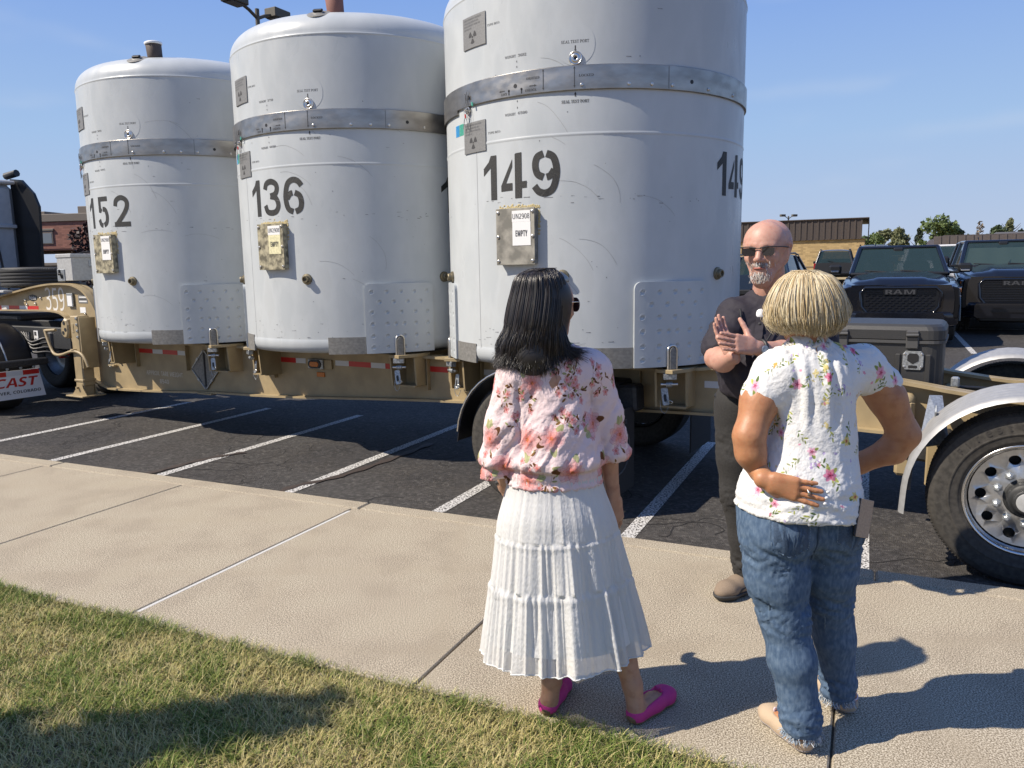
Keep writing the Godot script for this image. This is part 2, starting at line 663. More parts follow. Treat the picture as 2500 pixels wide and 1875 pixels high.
func setting() -> void:
	# earth far around, then the lot as one sheet
	var earth := grainy(0.24, 0.19, 0.11, 0.3, 0.03, 0.15, 0.95, 0.0, 3, 0.0, true)
	ground_piece("ground", quad_sheet(Vector3(-900, -0.35, 900), Vector3(900, -0.35, 900), Vector3(900, 0.2, -900), Vector3(-900, 0.2, -900)), earth)
	var asphalt := mat(1, 1, 1, 0.82, 0.0, 0.35)
	asphalt.albedo_texture = noise_tex(0.05, [[0.2, lin(0.042, 0.040, 0.038)], [0.5, lin(0.062, 0.058, 0.055)], [0.62, lin(0.073, 0.069, 0.065)], [0.85, lin(0.12, 0.114, 0.106)]], 2, 1024, FastNoiseLite.TYPE_VALUE, 6)
	asphalt.normal_enabled = true
	asphalt.normal_texture = noise_tex(0.2, [], 12, 512, FastNoiseLite.TYPE_SIMPLEX, 3, 6.0)
	asphalt.normal_scale = 0.7
	asphalt.detail_enabled = true
	asphalt.detail_blend_mode = BaseMaterial3D.BLEND_MODE_MUL
	asphalt.detail_albedo = noise_tex(0.006, [[0.3, Color(0.9, 0.9, 0.91)], [0.5, Color(0.97, 0.96, 0.95)], [0.75, Color(1, 1, 1)]], 8, 512)
	asphalt.detail_uv_layer = BaseMaterial3D.DETAIL_UV_2
	asphalt.uv2_triplanar = true
	asphalt.uv2_world_triplanar = true
	asphalt.uv2_scale = Vector3.ONE * 0.13
	tri(asphalt, 0.9, true)
	M.asphalt = asphalt
	var lot := MB.new()
	for r in [[4.28, 9.0], [9.0, 46.0]]:
		for k in 12:
			var a0 := -80.0 + k * 12.0
			lot.quad(kp(a0, r[0], lot_y(r[0])), kp(a0, r[1], lot_y(r[1])), kp(a0 + 12.0, r[1], lot_y(r[1])), kp(a0 + 12.0, r[0], lot_y(r[0])))
	ground_piece("parking_lot", lot.mesh(), asphalt)
	# kerb and pavement: each slab its own piece with open joints
	var conc := mat(1, 1, 1, 0.9, 0.0, 0.3)
	conc.albedo_texture = noise_tex(0.1, [[0.2, lin(0.13, 0.108, 0.078)], [0.38, lin(0.275, 0.236, 0.172)], [0.52, lin(0.34, 0.295, 0.22)], [0.66, lin(0.41, 0.36, 0.275)], [0.82, lin(0.62, 0.56, 0.45)]], 14, 1024, FastNoiseLite.TYPE_SIMPLEX, 3)
	conc.normal_enabled = true
	conc.normal_texture = noise_tex(0.22, [], 15, 1024, FastNoiseLite.TYPE_SIMPLEX, 2, 3.0)
	conc.normal_scale = 0.22
	conc.detail_enabled = true
	conc.detail_blend_mode = BaseMaterial3D.BLEND_MODE_MUL
	conc.detail_albedo = noise_tex(0.01, [[0.25, Color(0.95, 0.945, 0.945)], [0.45, Color(0.985, 0.98, 0.98)], [0.7, Color(1, 1, 1)]], 28, 512)
	conc.detail_uv_layer = BaseMaterial3D.DETAIL_UV_2
	conc.uv2_triplanar = true
	conc.uv2_world_triplanar = true
	conc.uv2_scale = Vector3.ONE * 0.4
	tri(conc, 1.1, true)
	M.concrete = conc
	M.joint = grainy(0.1, 0.085, 0.06, 0.3, 0.05, 3.0, 0.95)
	var walk := thing("pavement", "", "", Vector3.ZERO)
	walk.set_meta("kind", "structure")
	var joints := [-12.7, -11.1, -9.52, -7.94, -6.36, -4.73, -3.14, -1.54, -0.04, 1.5, 3.1, 4.7, 6.3]
	put(walk, "joint_bed", bar(-12.8, 6.4, 2.3, 4.16, -0.05, 0.127), M.joint)
	for i in joints.size() - 1: put(walk, "slab", bar(joints[i] + 0.004, joints[i + 1] - 0.004, 2.36, 4.155, 0.05, 0.14, 0.006), conc)
	var kerb := thing("kerb", "", "", Vector3.ZERO)
	kerb.set_meta("kind", "structure")
	var kj := [-12.7, -9.5, -6.3, -3.1, 0.1, 3.2, 6.4]
	for i in kj.size() - 1: put(kerb, "kerb_stone", bar(kj[i] + 0.004, kj[i + 1] - 0.004, 4.167, 4.31, -0.05, 0.141, 0.012), conc)
	# chalky repair along one joint
	put(walk, "joint_filler", bar(-3.136, -3.112, 2.42, 4.1, 0.118, 0.1408, 0.003), grainy(0.5, 0.49, 0.46, 0.25, 0.06, 4.0, 0.9))
	# stall lines, worn
	var paint := mat(1, 1, 1, 0.8)
	paint.albedo_texture = noise_tex(0.035, [[0.0, Color(0.55, 0.54, 0.52, 0.0)], [0.36, Color(0.6, 0.59, 0.56, 0.0)], [0.4, lin(0.4, 0.39, 0.37)], [0.6, lin(0.52, 0.51, 0.49)], [1.0, lin(0.58, 0.57, 0.55)]], 19, 512, FastNoiseLite.TYPE_SIMPLEX, 5)
	paint.transparency = BaseMaterial3D.TRANSPARENCY_ALPHA_SCISSOR
	paint.alpha_scissor_threshold = 0.5
	tri(paint, 2.2, true)
	M.line_paint = paint
	for k in 7:
		var a: float = [-8.43, -7.02, -5.58, -4.15, -2.77, -1.35, 0.03][k]
		line_piece(a - 0.05, a + 0.05, 4.36, 7.63)
	for a in [-6.5, -3.75, -1.0, 1.75, 4.5, 7.25, 10.0]: line_piece(a - 0.05, a + 0.05, 15.6, 21.0)
	line_piece(2.0, 24.0, 20.15, 20.27)
	M.tar = grainy(0.042, 0.03, 0.024, 0.25, 0.04, 3.0, 0.75)
	for c in [[[-5.9, 4.36], [-5.72, 4.7], [-5.66, 5.2], [-5.5, 5.6]], [[-4.1, 4.36], [-4.22, 4.75], [-4.06, 5.2], [-3.98, 5.9], [-3.96, 6.6]]]:
		var pts := []
		for p in c: pts.append(kp(p[0], p[1], 0.008))
		var cv := curve3(pts, 8)
		ground_piece("crack_seal", sheet(cv.size() - 1, 1, func(u: float, v: float) -> Vector3:
			var i := int(round(u * (cv.size() - 1)))
			return cv[i] + KERB * (v - 0.5) * (0.07 + 0.03 * sin(i * 1.7)), false, null, Vector2.ONE), M.tar)
	cracks()
	lawn()

func line_piece(a0: float, a1: float, q0: float, q1: float) -> void:
	var n := int(maxf(2.0, (q1 - q0) / 0.2))
	ground_piece("parking_line", sheet(1, n, func(u: float, v: float) -> Vector3:
		var q := lerpf(q0, q1, v)
		return kp(lerpf(a0, a1, u), q, lot_y(q) + 0.0045), false, null, Vector2.ONE, false), M.line_paint)

func bar(a0: float, a1: float, q0: float, q1: float, y0: float, y1: float, bev := 0.0) -> ArrayMesh:
	var b := MB.new(Transform3D(Basis(KERB, Vector3.UP, -OUT), Vector3.ZERO))
	b.box(Vector3((a0 + a1) / 2, (y0 + y1) / 2, -(q0 + q1) / 2), Vector3(a1 - a0, y1 - y0, q1 - q0), bev)
	return b.mesh()

func cracks() -> void:
	# hairline cracks of the old asphalt, thin dark ribbons along wandering lines
	var g := RandomNumberGenerator.new()
	g.seed = 90
	var mb := MB.new()
	for i in 150:
		var a := g.randf_range(-10.0, 3.0)
		var q := g.randf_range(4.4, 8.0)
		var dir := g.randf_range(0, TAU)
		var w := g.randf_range(0.002, 0.0045)
		var p := Vector2(a, q)
		for k in g.randi_range(5, 22):
			var nx := p + Vector2(cos(dir), sin(dir)) * g.randf_range(0.03, 0.08)
			dir += g.randfn(0, 0.5)
			if nx.y < 4.36: break
			var n := (nx - p).orthogonal().normalized() * w
			var q4 := [p - n, nx - n, nx + n, p + n]
			var v := []
			for z in q4: v.append(kp(z.x, z.y, lot_y(z.y) + 0.0024))
			mb.quad(v[0], v[1], v[2], v[3])
			p = nx
	var o := ground_piece("asphalt_cracks", mb.mesh(), mat(0.014, 0.013, 0.013, 0.95))
	o.set_meta("kind", "stuff")
	tag(o, "hairline cracks spread over the asphalt in front of the trailer", "cracks")

func lawn() -> void:
	var soil := grainy(0.2, 0.15, 0.085, 0.4, 0.06, 2.0, 0.95, 0.0, 5, 0.0, true)
	var g0 := MB.new()
	g0.quad(kp(-14, -6, 0.12), kp(-14, 2.355, 0.12), kp(8, 2.355, 0.12), kp(8, -6, 0.12))
	ground_piece("lawn_ground", g0.mesh(), soil)
	# one blade: a bent tapering strip
	var vs := PackedVector3Array()
	var ix := PackedInt32Array()
	for i in 4:
		var t := i / 3.0
		var w := 0.0017 * (1.0 - t * 0.92)
		var z := t * t * 0.6
		vs.append(Vector3(-w, t - t * t * 0.2, z))
		vs.append(Vector3(w, t - t * t * 0.2, z))
	for i in 3:
		var a := i * 2
		ix.append_array(PackedInt32Array([a, a + 2, a + 1, a + 1, a + 2, a + 3]))
	var blade := indexed(vs, ix)
	var g := RandomNumberGenerator.new()
	g.seed = 31
	var n := FastNoiseLite.new()
	n.seed = 3
	n.frequency = 1.1
	n.fractal_octaves = 3
	var mm := MultiMesh.new()
	mm.transform_format = MultiMesh.TRANSFORM_3D
	mm.use_colors = true
	mm.mesh = blade
	var xs := []
	var cs := []
	for i in 260000:
		var near := g.randf()
		var a := g.randf_range(-5.6, 1.5)
		var q := 2.37 - pow(near, 1.2) * 2.2
		var p := kp(a, q)
		# keep to what the picture can plausibly see
		if p.z > 0.2 - 1.0 or p.x < -3.6: continue
		var k := n.get_noise_2d(a * 1.2, q * 2.0) + 0.5 * n.get_noise_2d(a * 4.0 + 30.0, q * 4.0)
		var green := smoothstep(-0.22, 0.35, k - 0.1 + 0.3 * smoothstep(-1.9, -3.4, a) + 0.3 * smoothstep(1.7, 1.0, q) + 0.45 * smoothstep(-1.2, 0.3, a))
		var c: Vector3
		if g.randf() < 0.16 + green * 0.55: c = Vector3(0.09, 0.145, 0.028).lerp(Vector3(0.21, 0.25, 0.06), g.randf())
		else: c = Vector3(0.33, 0.29, 0.095).lerp(Vector3(0.54, 0.46, 0.23), g.randf())
		if g.randf() < 0.12: c *= 0.5
		if q > 2.3 and g.randf() < 0.55: c = c.lerp(Vector3(0.1, 0.14, 0.04), 0.6)
		var h := (0.038 + 0.03 * g.randf()) * (1.0 + 0.5 * k)
		var yaw := g.randf() * TAU
		var lean := absf(g.randfn(0, 0.5))
		var b := Basis(Vector3.UP, yaw) * Basis(Vector3.RIGHT, lean) * Basis.from_scale(Vector3(g.randf_range(0.9, 1.7), h, h))
		xs.append(Transform3D(b, p + Vector3(0, 0.12 + g.randf() * 0.004, 0)))
		cs.append(Color(c.x, c.y, c.z))
	mm.instance_count = xs.size()
	for i in xs.size():
		mm.set_instance_transform(i, xs[i])
		mm.set_instance_color(i, cs[i])
	var m := mat(1, 1, 1, 0.75, 0.0, 0.3)
	m.vertex_color_use_as_albedo = true
	m.backlight_enabled = true
	m.backlight = Color(0.25, 0.25, 0.12)
	var o := MultiMeshInstance3D.new()
	o.name = "grass"
	o.multimesh = mm
	o.material_override = m
	add_child(o, true)
	tag(o, "patchy lawn of green and dry straw coloured grass beside the pavement", "grass", "", "stuff")

# ---------------------------------------------------------------- shipping casks
const CASK_R := 1.2
func on_cask(t: float, y: float, r := 1.2) -> Vector3:
	return Vector3(sin(deg_to_rad(t)) * r, y - 1.03, cos(deg_to_rad(t)) * r)

# flat lettering or plates wrapped on the round wall: x metres along the wall from angle t, y metres above the ground
func onwall(tris: Array, t: float, y: float, proud := 0.0025, r := 1.2, grain := 0.06) -> ArrayMesh:
	return laid(tris, func(p: Vector2) -> Vector3: return on_cask(t + rad_to_deg(p.x / r), y + p.y, r + proud), grain)

func arc_plate(t0: float, t1: float, y0: float, y1: float, r: float, thick: float, dims := [], corner := 0.0, n := 24) -> ArrayMesh:
	# a bent plate with thickness, standing on the wall; dims are round dents (angle, height)
	var mb := MB.new()
	var ny := 2 if dims.is_empty() else int((y1 - y0) / 0.007)
	var nx := n if dims.is_empty() else int((t1 - t0) / 57.3 * r / 0.007)
	var g := []
	for j in ny + 1:
		var row := []
		for i in nx + 1:
			var u := float(i) / nx
			var y := lerpf(y0, y1, float(j) / ny)
			var top := y1
			if corner > 0.0:
				var x := minf(u, 1.0 - u) * (t1 - t0) / 57.3 * r
				if x < corner: top = y1 - corner + sqrt(maxf(0.0, corner * corner - (corner - x) * (corner - x)))
			y = lerpf(y0, top, float(j) / ny)
			var t := lerpf(t0, t1, u)
			var rr := r + thick
			for d in dims:
				var e := Vector2((t - d[0]) / 57.3 * r, y - d[1]).length() / 0.017
				if e < 1.3: rr -= 0.0085 * (1.0 - smoothstep(0.62, 1.0, e)) - 0.002 * exp(-pow((e - 1.1) / 0.12, 2.0))
			row.append(on_cask(t, y, rr))
		g.append(row)
	mb.flat = false
	mb.group = 1
	for j in ny:
		for i in nx: mb.quad(g[j][i], g[j + 1][i], g[j + 1][i + 1], g[j][i + 1])
	mb.group = 2
	var rim := []
	for j in ny + 1: rim.append(g[j][0])
	for i in range(1, nx + 1): rim.append(g[ny][i])
	for j in range(ny - 1, -1, -1): rim.append(g[j][nx])
	for i in rim.size() - 1:
		var a: Vector3 = rim[i]
		var b: Vector3 = rim[i + 1]
		var ia := Vector3(a.x, 0, a.z).normalized() * (r - 0.01) + Vector3(0, a.y, 0)
		var ib := Vector3(b.x, 0, b.z).normalized() * (r - 0.01) + Vector3(0, b.y, 0)
		mb.quad(ia, ib, b, a)
	return mb.mesh()

func cask_materials() -> void:
	var paint := mat(1, 1, 1, 0.42, 0.0, 0.45)
	paint.albedo_texture = noise_tex(0.006, [[0.3, lin(0.405, 0.43, 0.44)], [0.45, lin(0.43, 0.455, 0.465)], [0.62, lin(0.45, 0.475, 0.483)], [0.75, lin(0.43, 0.452, 0.458)]], 5, 1024, FastNoiseLite.TYPE_SIMPLEX_SMOOTH, 6)
	paint.albedo_color = Color.WHITE
	tri(paint, 0.45)
	paint.uv1_scale = Vector3(0.55, 0.22, 0.55)
	paint.roughness_texture = noise_tex(0.02, [[0.2, Color(0.62, 0.62, 0.62)], [0.8, Color(1, 1, 1)]], 9, 512)
	M.paint = paint
	M.stencil = grainy(0.022, 0.022, 0.02, 0.5, 0.05, 3.0, 0.6)
	M.ink = mat(0.04, 0.04, 0.042, 0.7)
	M.ink_grey = mat(0.13, 0.135, 0.14, 0.7)
	var ss := mat(1, 1, 1, 0.3, 0.9)
	ss.albedo_texture = noise_tex(0.012, [[0.25, lin(0.27, 0.255, 0.235)], [0.5, lin(0.34, 0.325, 0.3)], [0.75, lin(0.4, 0.385, 0.36)]], 3, 512, FastNoiseLite.TYPE_SIMPLEX_SMOOTH, 5)
	ss.roughness_texture = noise_tex(0.02, [[0.3, Color(0.8, 0.8, 0.8)], [0.7, Color(1.0, 1.0, 1.0)]], 21, 512, FastNoiseLite.TYPE_SIMPLEX_SMOOTH, 5)
	ss.roughness = 0.4
	M.steel = tri(ss, 1.4)
	M.steel.uv1_scale = Vector3(0.7, 1.4, 0.7)
	M.plate = grainy(0.2, 0.195, 0.18, 0.18, 0.03, 2.0, 0.6, 0.3, 31)
	M.nameplate = grainy(0.2, 0.2, 0.195, 0.12, 0.04, 3.0, 0.55, 0.3, 33)
	M.bright = mat(0.62, 0.6, 0.56, 0.28, 1.0)
	M.boxmetal = grainy(0.24, 0.228, 0.195, 0.3, 0.008, 1.6, 0.6, 0.2, 41)
	M.boxworn = grainy(0.26, 0.235, 0.16, 0.55, 0.014, 1.8, 0.75, 0.1, 43)
	M.label = mat(0.7, 0.7, 0.69, 0.6)
	M.label_yellow = grainy(0.62, 0.58, 0.36, 0.12, 0.02, 3.0, 0.7)
	M.sealant = grainy(0.46, 0.38, 0.2, 0.4, 0.08, 5.0, 0.9, 0.0, 45, 4.0)
	M.brass = grainy(0.2, 0.17, 0.11, 0.3, 0.05, 6.0, 0.45, 0.6, 47)
	M.black = mat(0.012, 0.012, 0.013, 0.5)
	M.rubber = grainy(0.03, 0.03, 0.03, 0.2, 0.05, 4.0, 0.7)
	M.blue = mat(0.02, 0.25, 0.55, 0.5)
	M.green = mat(0.05, 0.33, 0.24, 0.5)
	M.scuff = mat(0.16, 0.165, 0.17, 0.8)
	M.red = mat(0.5, 0.02, 0.02, 0.5)

var cask_mesh := {}
func cask_shapes() -> void:
	var d := {}
	var body := [Vector2(0, 0.0), Vector2(1.08, 0.0), Vector2(1.15, 0.008), Vector2(1.185, 0.03), Vector2(1.2, 0.065), Vector2(1.203, 0.1), Vector2(1.2, 0.128), Vector2(1.196, 0.134), Vector2(1.2, 0.15)]
	for y in [0.6, 1.1, 1.596]: body.append(Vector2(1.2, y))
	body.append_array([Vector2(1.202, 1.605), Vector2(1.2045, 1.612), Vector2(1.202, 1.62), Vector2(1.2, 1.628), Vector2(1.2, 1.905), Vector2(1.19, 1.912), Vector2(1.0, 1.912)])
	d.body = lathe_mesh(body, 128)
	var lid := [Vector2(1.19, 2.04), Vector2(1.2, 2.05), Vector2(1.2, 2.640), Vector2(1.204, 2.645), Vector2(1.206, 2.652), Vector2(1.203, 2.66)]
	for i in 13:
		var a := deg_to_rad(72.0 * i / 12)
		lid.append(Vector2(0.985 + 0.215 * cos(a), 2.662 + 0.205 * sin(a)))
	for i in range(1, 13):
		var r := 1.0515 * (1.0 - i / 12.0)
		lid.append(Vector2(r, 2.857 + 0.165 * (1.0 - pow(r / 1.0515, 2.0))))
	d.lid = lathe_mesh(lid, 128)
	d.band = lathe_mesh([Vector2(1.196, 2.052), Vector2(1.213, 2.055), Vector2(1.216, 2.05), Vector2(1.216, 1.9), Vector2(1.213, 1.895), Vector2(1.19, 1.895)], 128)
	# the lower step of the ring round its hinge side
	d.band_step = arc_plate(-180, -31.5, 2.896, 2.93, 1.2, 0.0158, [], 0.0, 60)
	var dims := []
	var rows := [[1.565, [41.4, 47.4, 53.3, 59.0, 64.8]], [1.479, [44.5, 50.3, 56.1, 61.8]], [1.389, [41.4, 47.4, 53.3, 59.3, 64.8]], [1.288, [41.5, 47.4, 50.9, 54.4, 59.4, 64.8]], [1.183, [41.6, 47.4, 54.4, 59.4, 64.8]], [1.087, [41.6, 47.4, 54.4, 59.4, 64.8]]]
	for r in rows:
		for t in r[1]: dims.append([t, r[0]])
	d.gusset = arc_plate(38.6, 67.6, 1.034, 1.638, 1.2, 0.021, dims, 0.05)
	d.gusset_left = arc_plate(-67.6, -38.6, 1.034, 1.638, 1.2, 0.021, dims.map(func(x): return [-x[0], x[1]]), 0.05)
	d.foot = arc_plate(22.8, 38.4, 1.032, 1.18, 1.2, 0.006)
	d.foot_left = arc_plate(-38.4, -22.8, 1.032, 1.18, 1.2, 0.006)
	var hub := [Vector2(0.0, 0.03), Vector2(0.017, 0.03), Vector2(0.02, 0.045), Vector2(0.027, 0.045), Vector2(0.03, 0.04), Vector2(0.032, 0.018), Vector2(0.045, 0.014), Vector2(0.047, 0.0)]
	d.hub = lathe_mesh(hub, 20, false, Transform3D(Basis(Vector3.RIGHT, PI / 2), Vector3.ZERO))
	var port := [Vector2(0.0, 0.002), Vector2(0.012, 0.002), Vector2(0.013, 0.012), Vector2(0.026, 0.012), Vector2(0.029, 0.006), Vector2(0.037, 0.005), Vector2(0.039, 0.011), Vector2(0.045, 0.01), Vector2(0.047, 0.0)]
	d.port = lathe_mesh(port, 24, true, Transform3D(Basis(Vector3.RIGHT, PI / 2), Vector3.ZERO))
	d.socket = lathe_mesh([Vector2(0, 0.0005), Vector2(0.011, 0.0005)], 6, false, Transform3D(Basis(Vector3.RIGHT, PI / 2), Vector3(0, 0, 0.003)))
	d.pad = laid(poly_tris(rounded(0.26, 0.27, 0.128, 8)), func(p: Vector2) -> Vector3: return on_cask(19.5 + rad_to_deg(p.x / 1.2), 3.12 + p.y + 0.1, 1.2 + 0.0012), 0.04)
	d.bolt = lathe_mesh([Vector2(0, 0.004), Vector2(0.005, 0.004), Vector2(0.006, 0.008), Vector2(0.011, 0.006), Vector2(0.012, 0.0)], 12, false, Transform3D(Basis(Vector3.RIGHT, PI / 2), Vector3.ZERO))
	d.hole = lathe_mesh([Vector2(0, 0.0012), Vector2(0.014, 0.0012), Vector2(0.014, 0.0)], 14, false, Transform3D(Basis(Vector3.RIGHT, PI / 2), Vector3.ZERO))
	var key := rounded(0.016, 0.016, 0.008, 4)
	d.key = laid(poly_tris(key) + rect_tris(-0.0045, -0.03, 0.0045, 0.0), func(p: Vector2) -> Vector3: return Vector3(p.x, p.y, 0.0012), 1.0)
	d.cap = lathe_mesh([Vector2(0, 0), Vector2(0.062, 0), Vector2(0.072, 0.02), Vector2(0.076, 0.15), Vector2(0.0, 0.152)], 20)
	d.cap_rim = lathe_mesh([Vector2(0.074, 0.14), Vector2(0.084, 0.142), Vector2(0.086, 0.16), Vector2(0.07, 0.168), Vector2(0, 0.17)], 20)
	d.plug = lathe_mesh([Vector2(0.1, 0), Vector2(0.096, 0.004), Vector2(0.05, 0.006), Vector2(0.048, 0.012), Vector2(0, 0.014)], 24)
	d.plug_nut = box_mesh(Vector3(0.08, 0.02, 0.04), 0.005)
	cask_mesh = d

func stroke(pts: Array, w: float, h: float, half: float, n := 6) -> Array:
	# a stencil stroke of even width along a smooth line given in the unit square of the digit
	var p := []
	for i in range(0, pts.size(), 2): p.append(Vector3(pts[i] * w, pts[i + 1] * h, 0))
	var line := PackedVector2Array()
	for q in curve3(p, n): line.append(Vector2(q.x, q.y))
	var out := []
	for poly in Geometry2D.offset_polyline(line, half, Geometry2D.JOIN_ROUND, Geometry2D.END_BUTT): out.append_array(poly_tris(poly))
	return out

func digit(c: String, w: float, h: float) -> Array:
	var o := []
	var s := 0.0245
	var poly := func(f: Array) -> Array:
		var p := v2(f)
		for i in p.size(): p[i] *= Vector2(w, h)
		return poly_tris(p)
	match c:
		"1": o = poly.call([0.56, 0, 1, 0, 1, 1, 0.58, 1, 0.42, 0.87, 0, 0.73, 0, 0.56, 0.56, 0.73])
		"4":
			o = poly.call([0, 0.17, 0.46, 0.18, 0.46, 0.345, 0.21, 0.345, 0.46, 0.7, 0.46, 0.87, 0, 0.3])
			o.append_array(poly.call([0.56, 0, 0.82, 0, 0.82, 0.215, 1, 0.22, 1, 0.37, 0.82, 0.365, 0.82, 1, 0.6, 0.99, 0.56, 0.97]))
		"9", "6":
			o = stroke([0.42, 0.925, 0.2, 0.86, 0.125, 0.69, 0.2, 0.5, 0.42, 0.42], w, h, s)
			o.append_array(stroke([0.53, 0.925, 0.76, 0.85, 0.87, 0.65, 0.87, 0.42, 0.75, 0.17, 0.5, 0.075, 0.25, 0.115, 0.09, 0.24], w, h, s))
			o.append_array(stroke([0.53, 0.42, 0.66, 0.45, 0.8, 0.57], w, h, s * 0.95))
			if c == "6":
				for t in o:
					for k in 3: t[k] = Vector2(w, h) - t[k]
		"3":
			o = stroke([0.1, 0.72, 0.2, 0.87, 0.48, 0.925, 0.75, 0.86, 0.83, 0.73, 0.72, 0.58, 0.42, 0.53], w, h, s)
			o.append_array(stroke([0.42, 0.53, 0.74, 0.47, 0.87, 0.28, 0.75, 0.12, 0.48, 0.075, 0.2, 0.12, 0.08, 0.29], w, h, s))
		"2":
			o = stroke([0.12, 0.66, 0.2, 0.84, 0.5, 0.925, 0.79, 0.85, 0.86, 0.68, 0.7, 0.46, 0.34, 0.2, 0.16, 0.09], w, h, s)
			o.append_array(poly.call([0, 0, 1, 0, 1, 0.155, 0, 0.155]))
		"5":
			o = poly.call([0.1, 0.85, 0.96, 0.85, 0.96, 1, 0.1, 1])
			o.append_array(poly.call([0.1, 0.85, 0.1, 0.5, 0.3, 0.48, 0.42, 0.56, 0.42, 0.63, 0.34, 0.6, 0.33, 0.85]))
			o.append_array(stroke([0.5, 0.6, 0.75, 0.56, 0.87, 0.36, 0.78, 0.16, 0.54, 0.08], w, h, s))
			o.append_array(stroke([0.42, 0.07, 0.22, 0.12, 0.1, 0.27], w, h, s))
	return o

func stencil_number(text: String) -> Array:
	# the tall digits, each with its left and right edge in degrees round the wall
	var spans: Array = {"149": [["1", -16.1, -9.9], ["4", -7.9, 2.4], ["9", 4.4, 14.2]], "136": [["1", -14.9, -8.6], ["3", -6.1, 3.7], ["6", 5.4, 15.3]], "152": [["1", -16.7, -11.0], ["5", -6.4, 2.5], ["2", 6.5, 16.5]]}[text]
	var out := []
	for s in spans:
		var w: float = deg_to_rad(s[2] - s[1]) * 1.2
		var one := digit(s[0], w, 0.312)
		for t in one:
			for k in 3: t[k].x += deg_to_rad(s[1]) * 1.2
		out.append(one)
	return out

func arrow(x: float, y: float, dx: float, dy: float, w := 0.006, head := 0.02) -> Array:
	var a := Vector2(x, y)
	var d := Vector2(dx, dy)
	var u := d.normalized()
	var n := u.orthogonal()
	var e := a + d
	var neck := e - u * head
	return [PackedVector2Array([a - n * w / 2, neck - n * w / 2, neck + n * w / 2]), PackedVector2Array([a - n * w / 2, neck + n * w / 2, a + n * w / 2]), PackedVector2Array([neck - n * head * 0.45, e, neck + n * head * 0.45])]

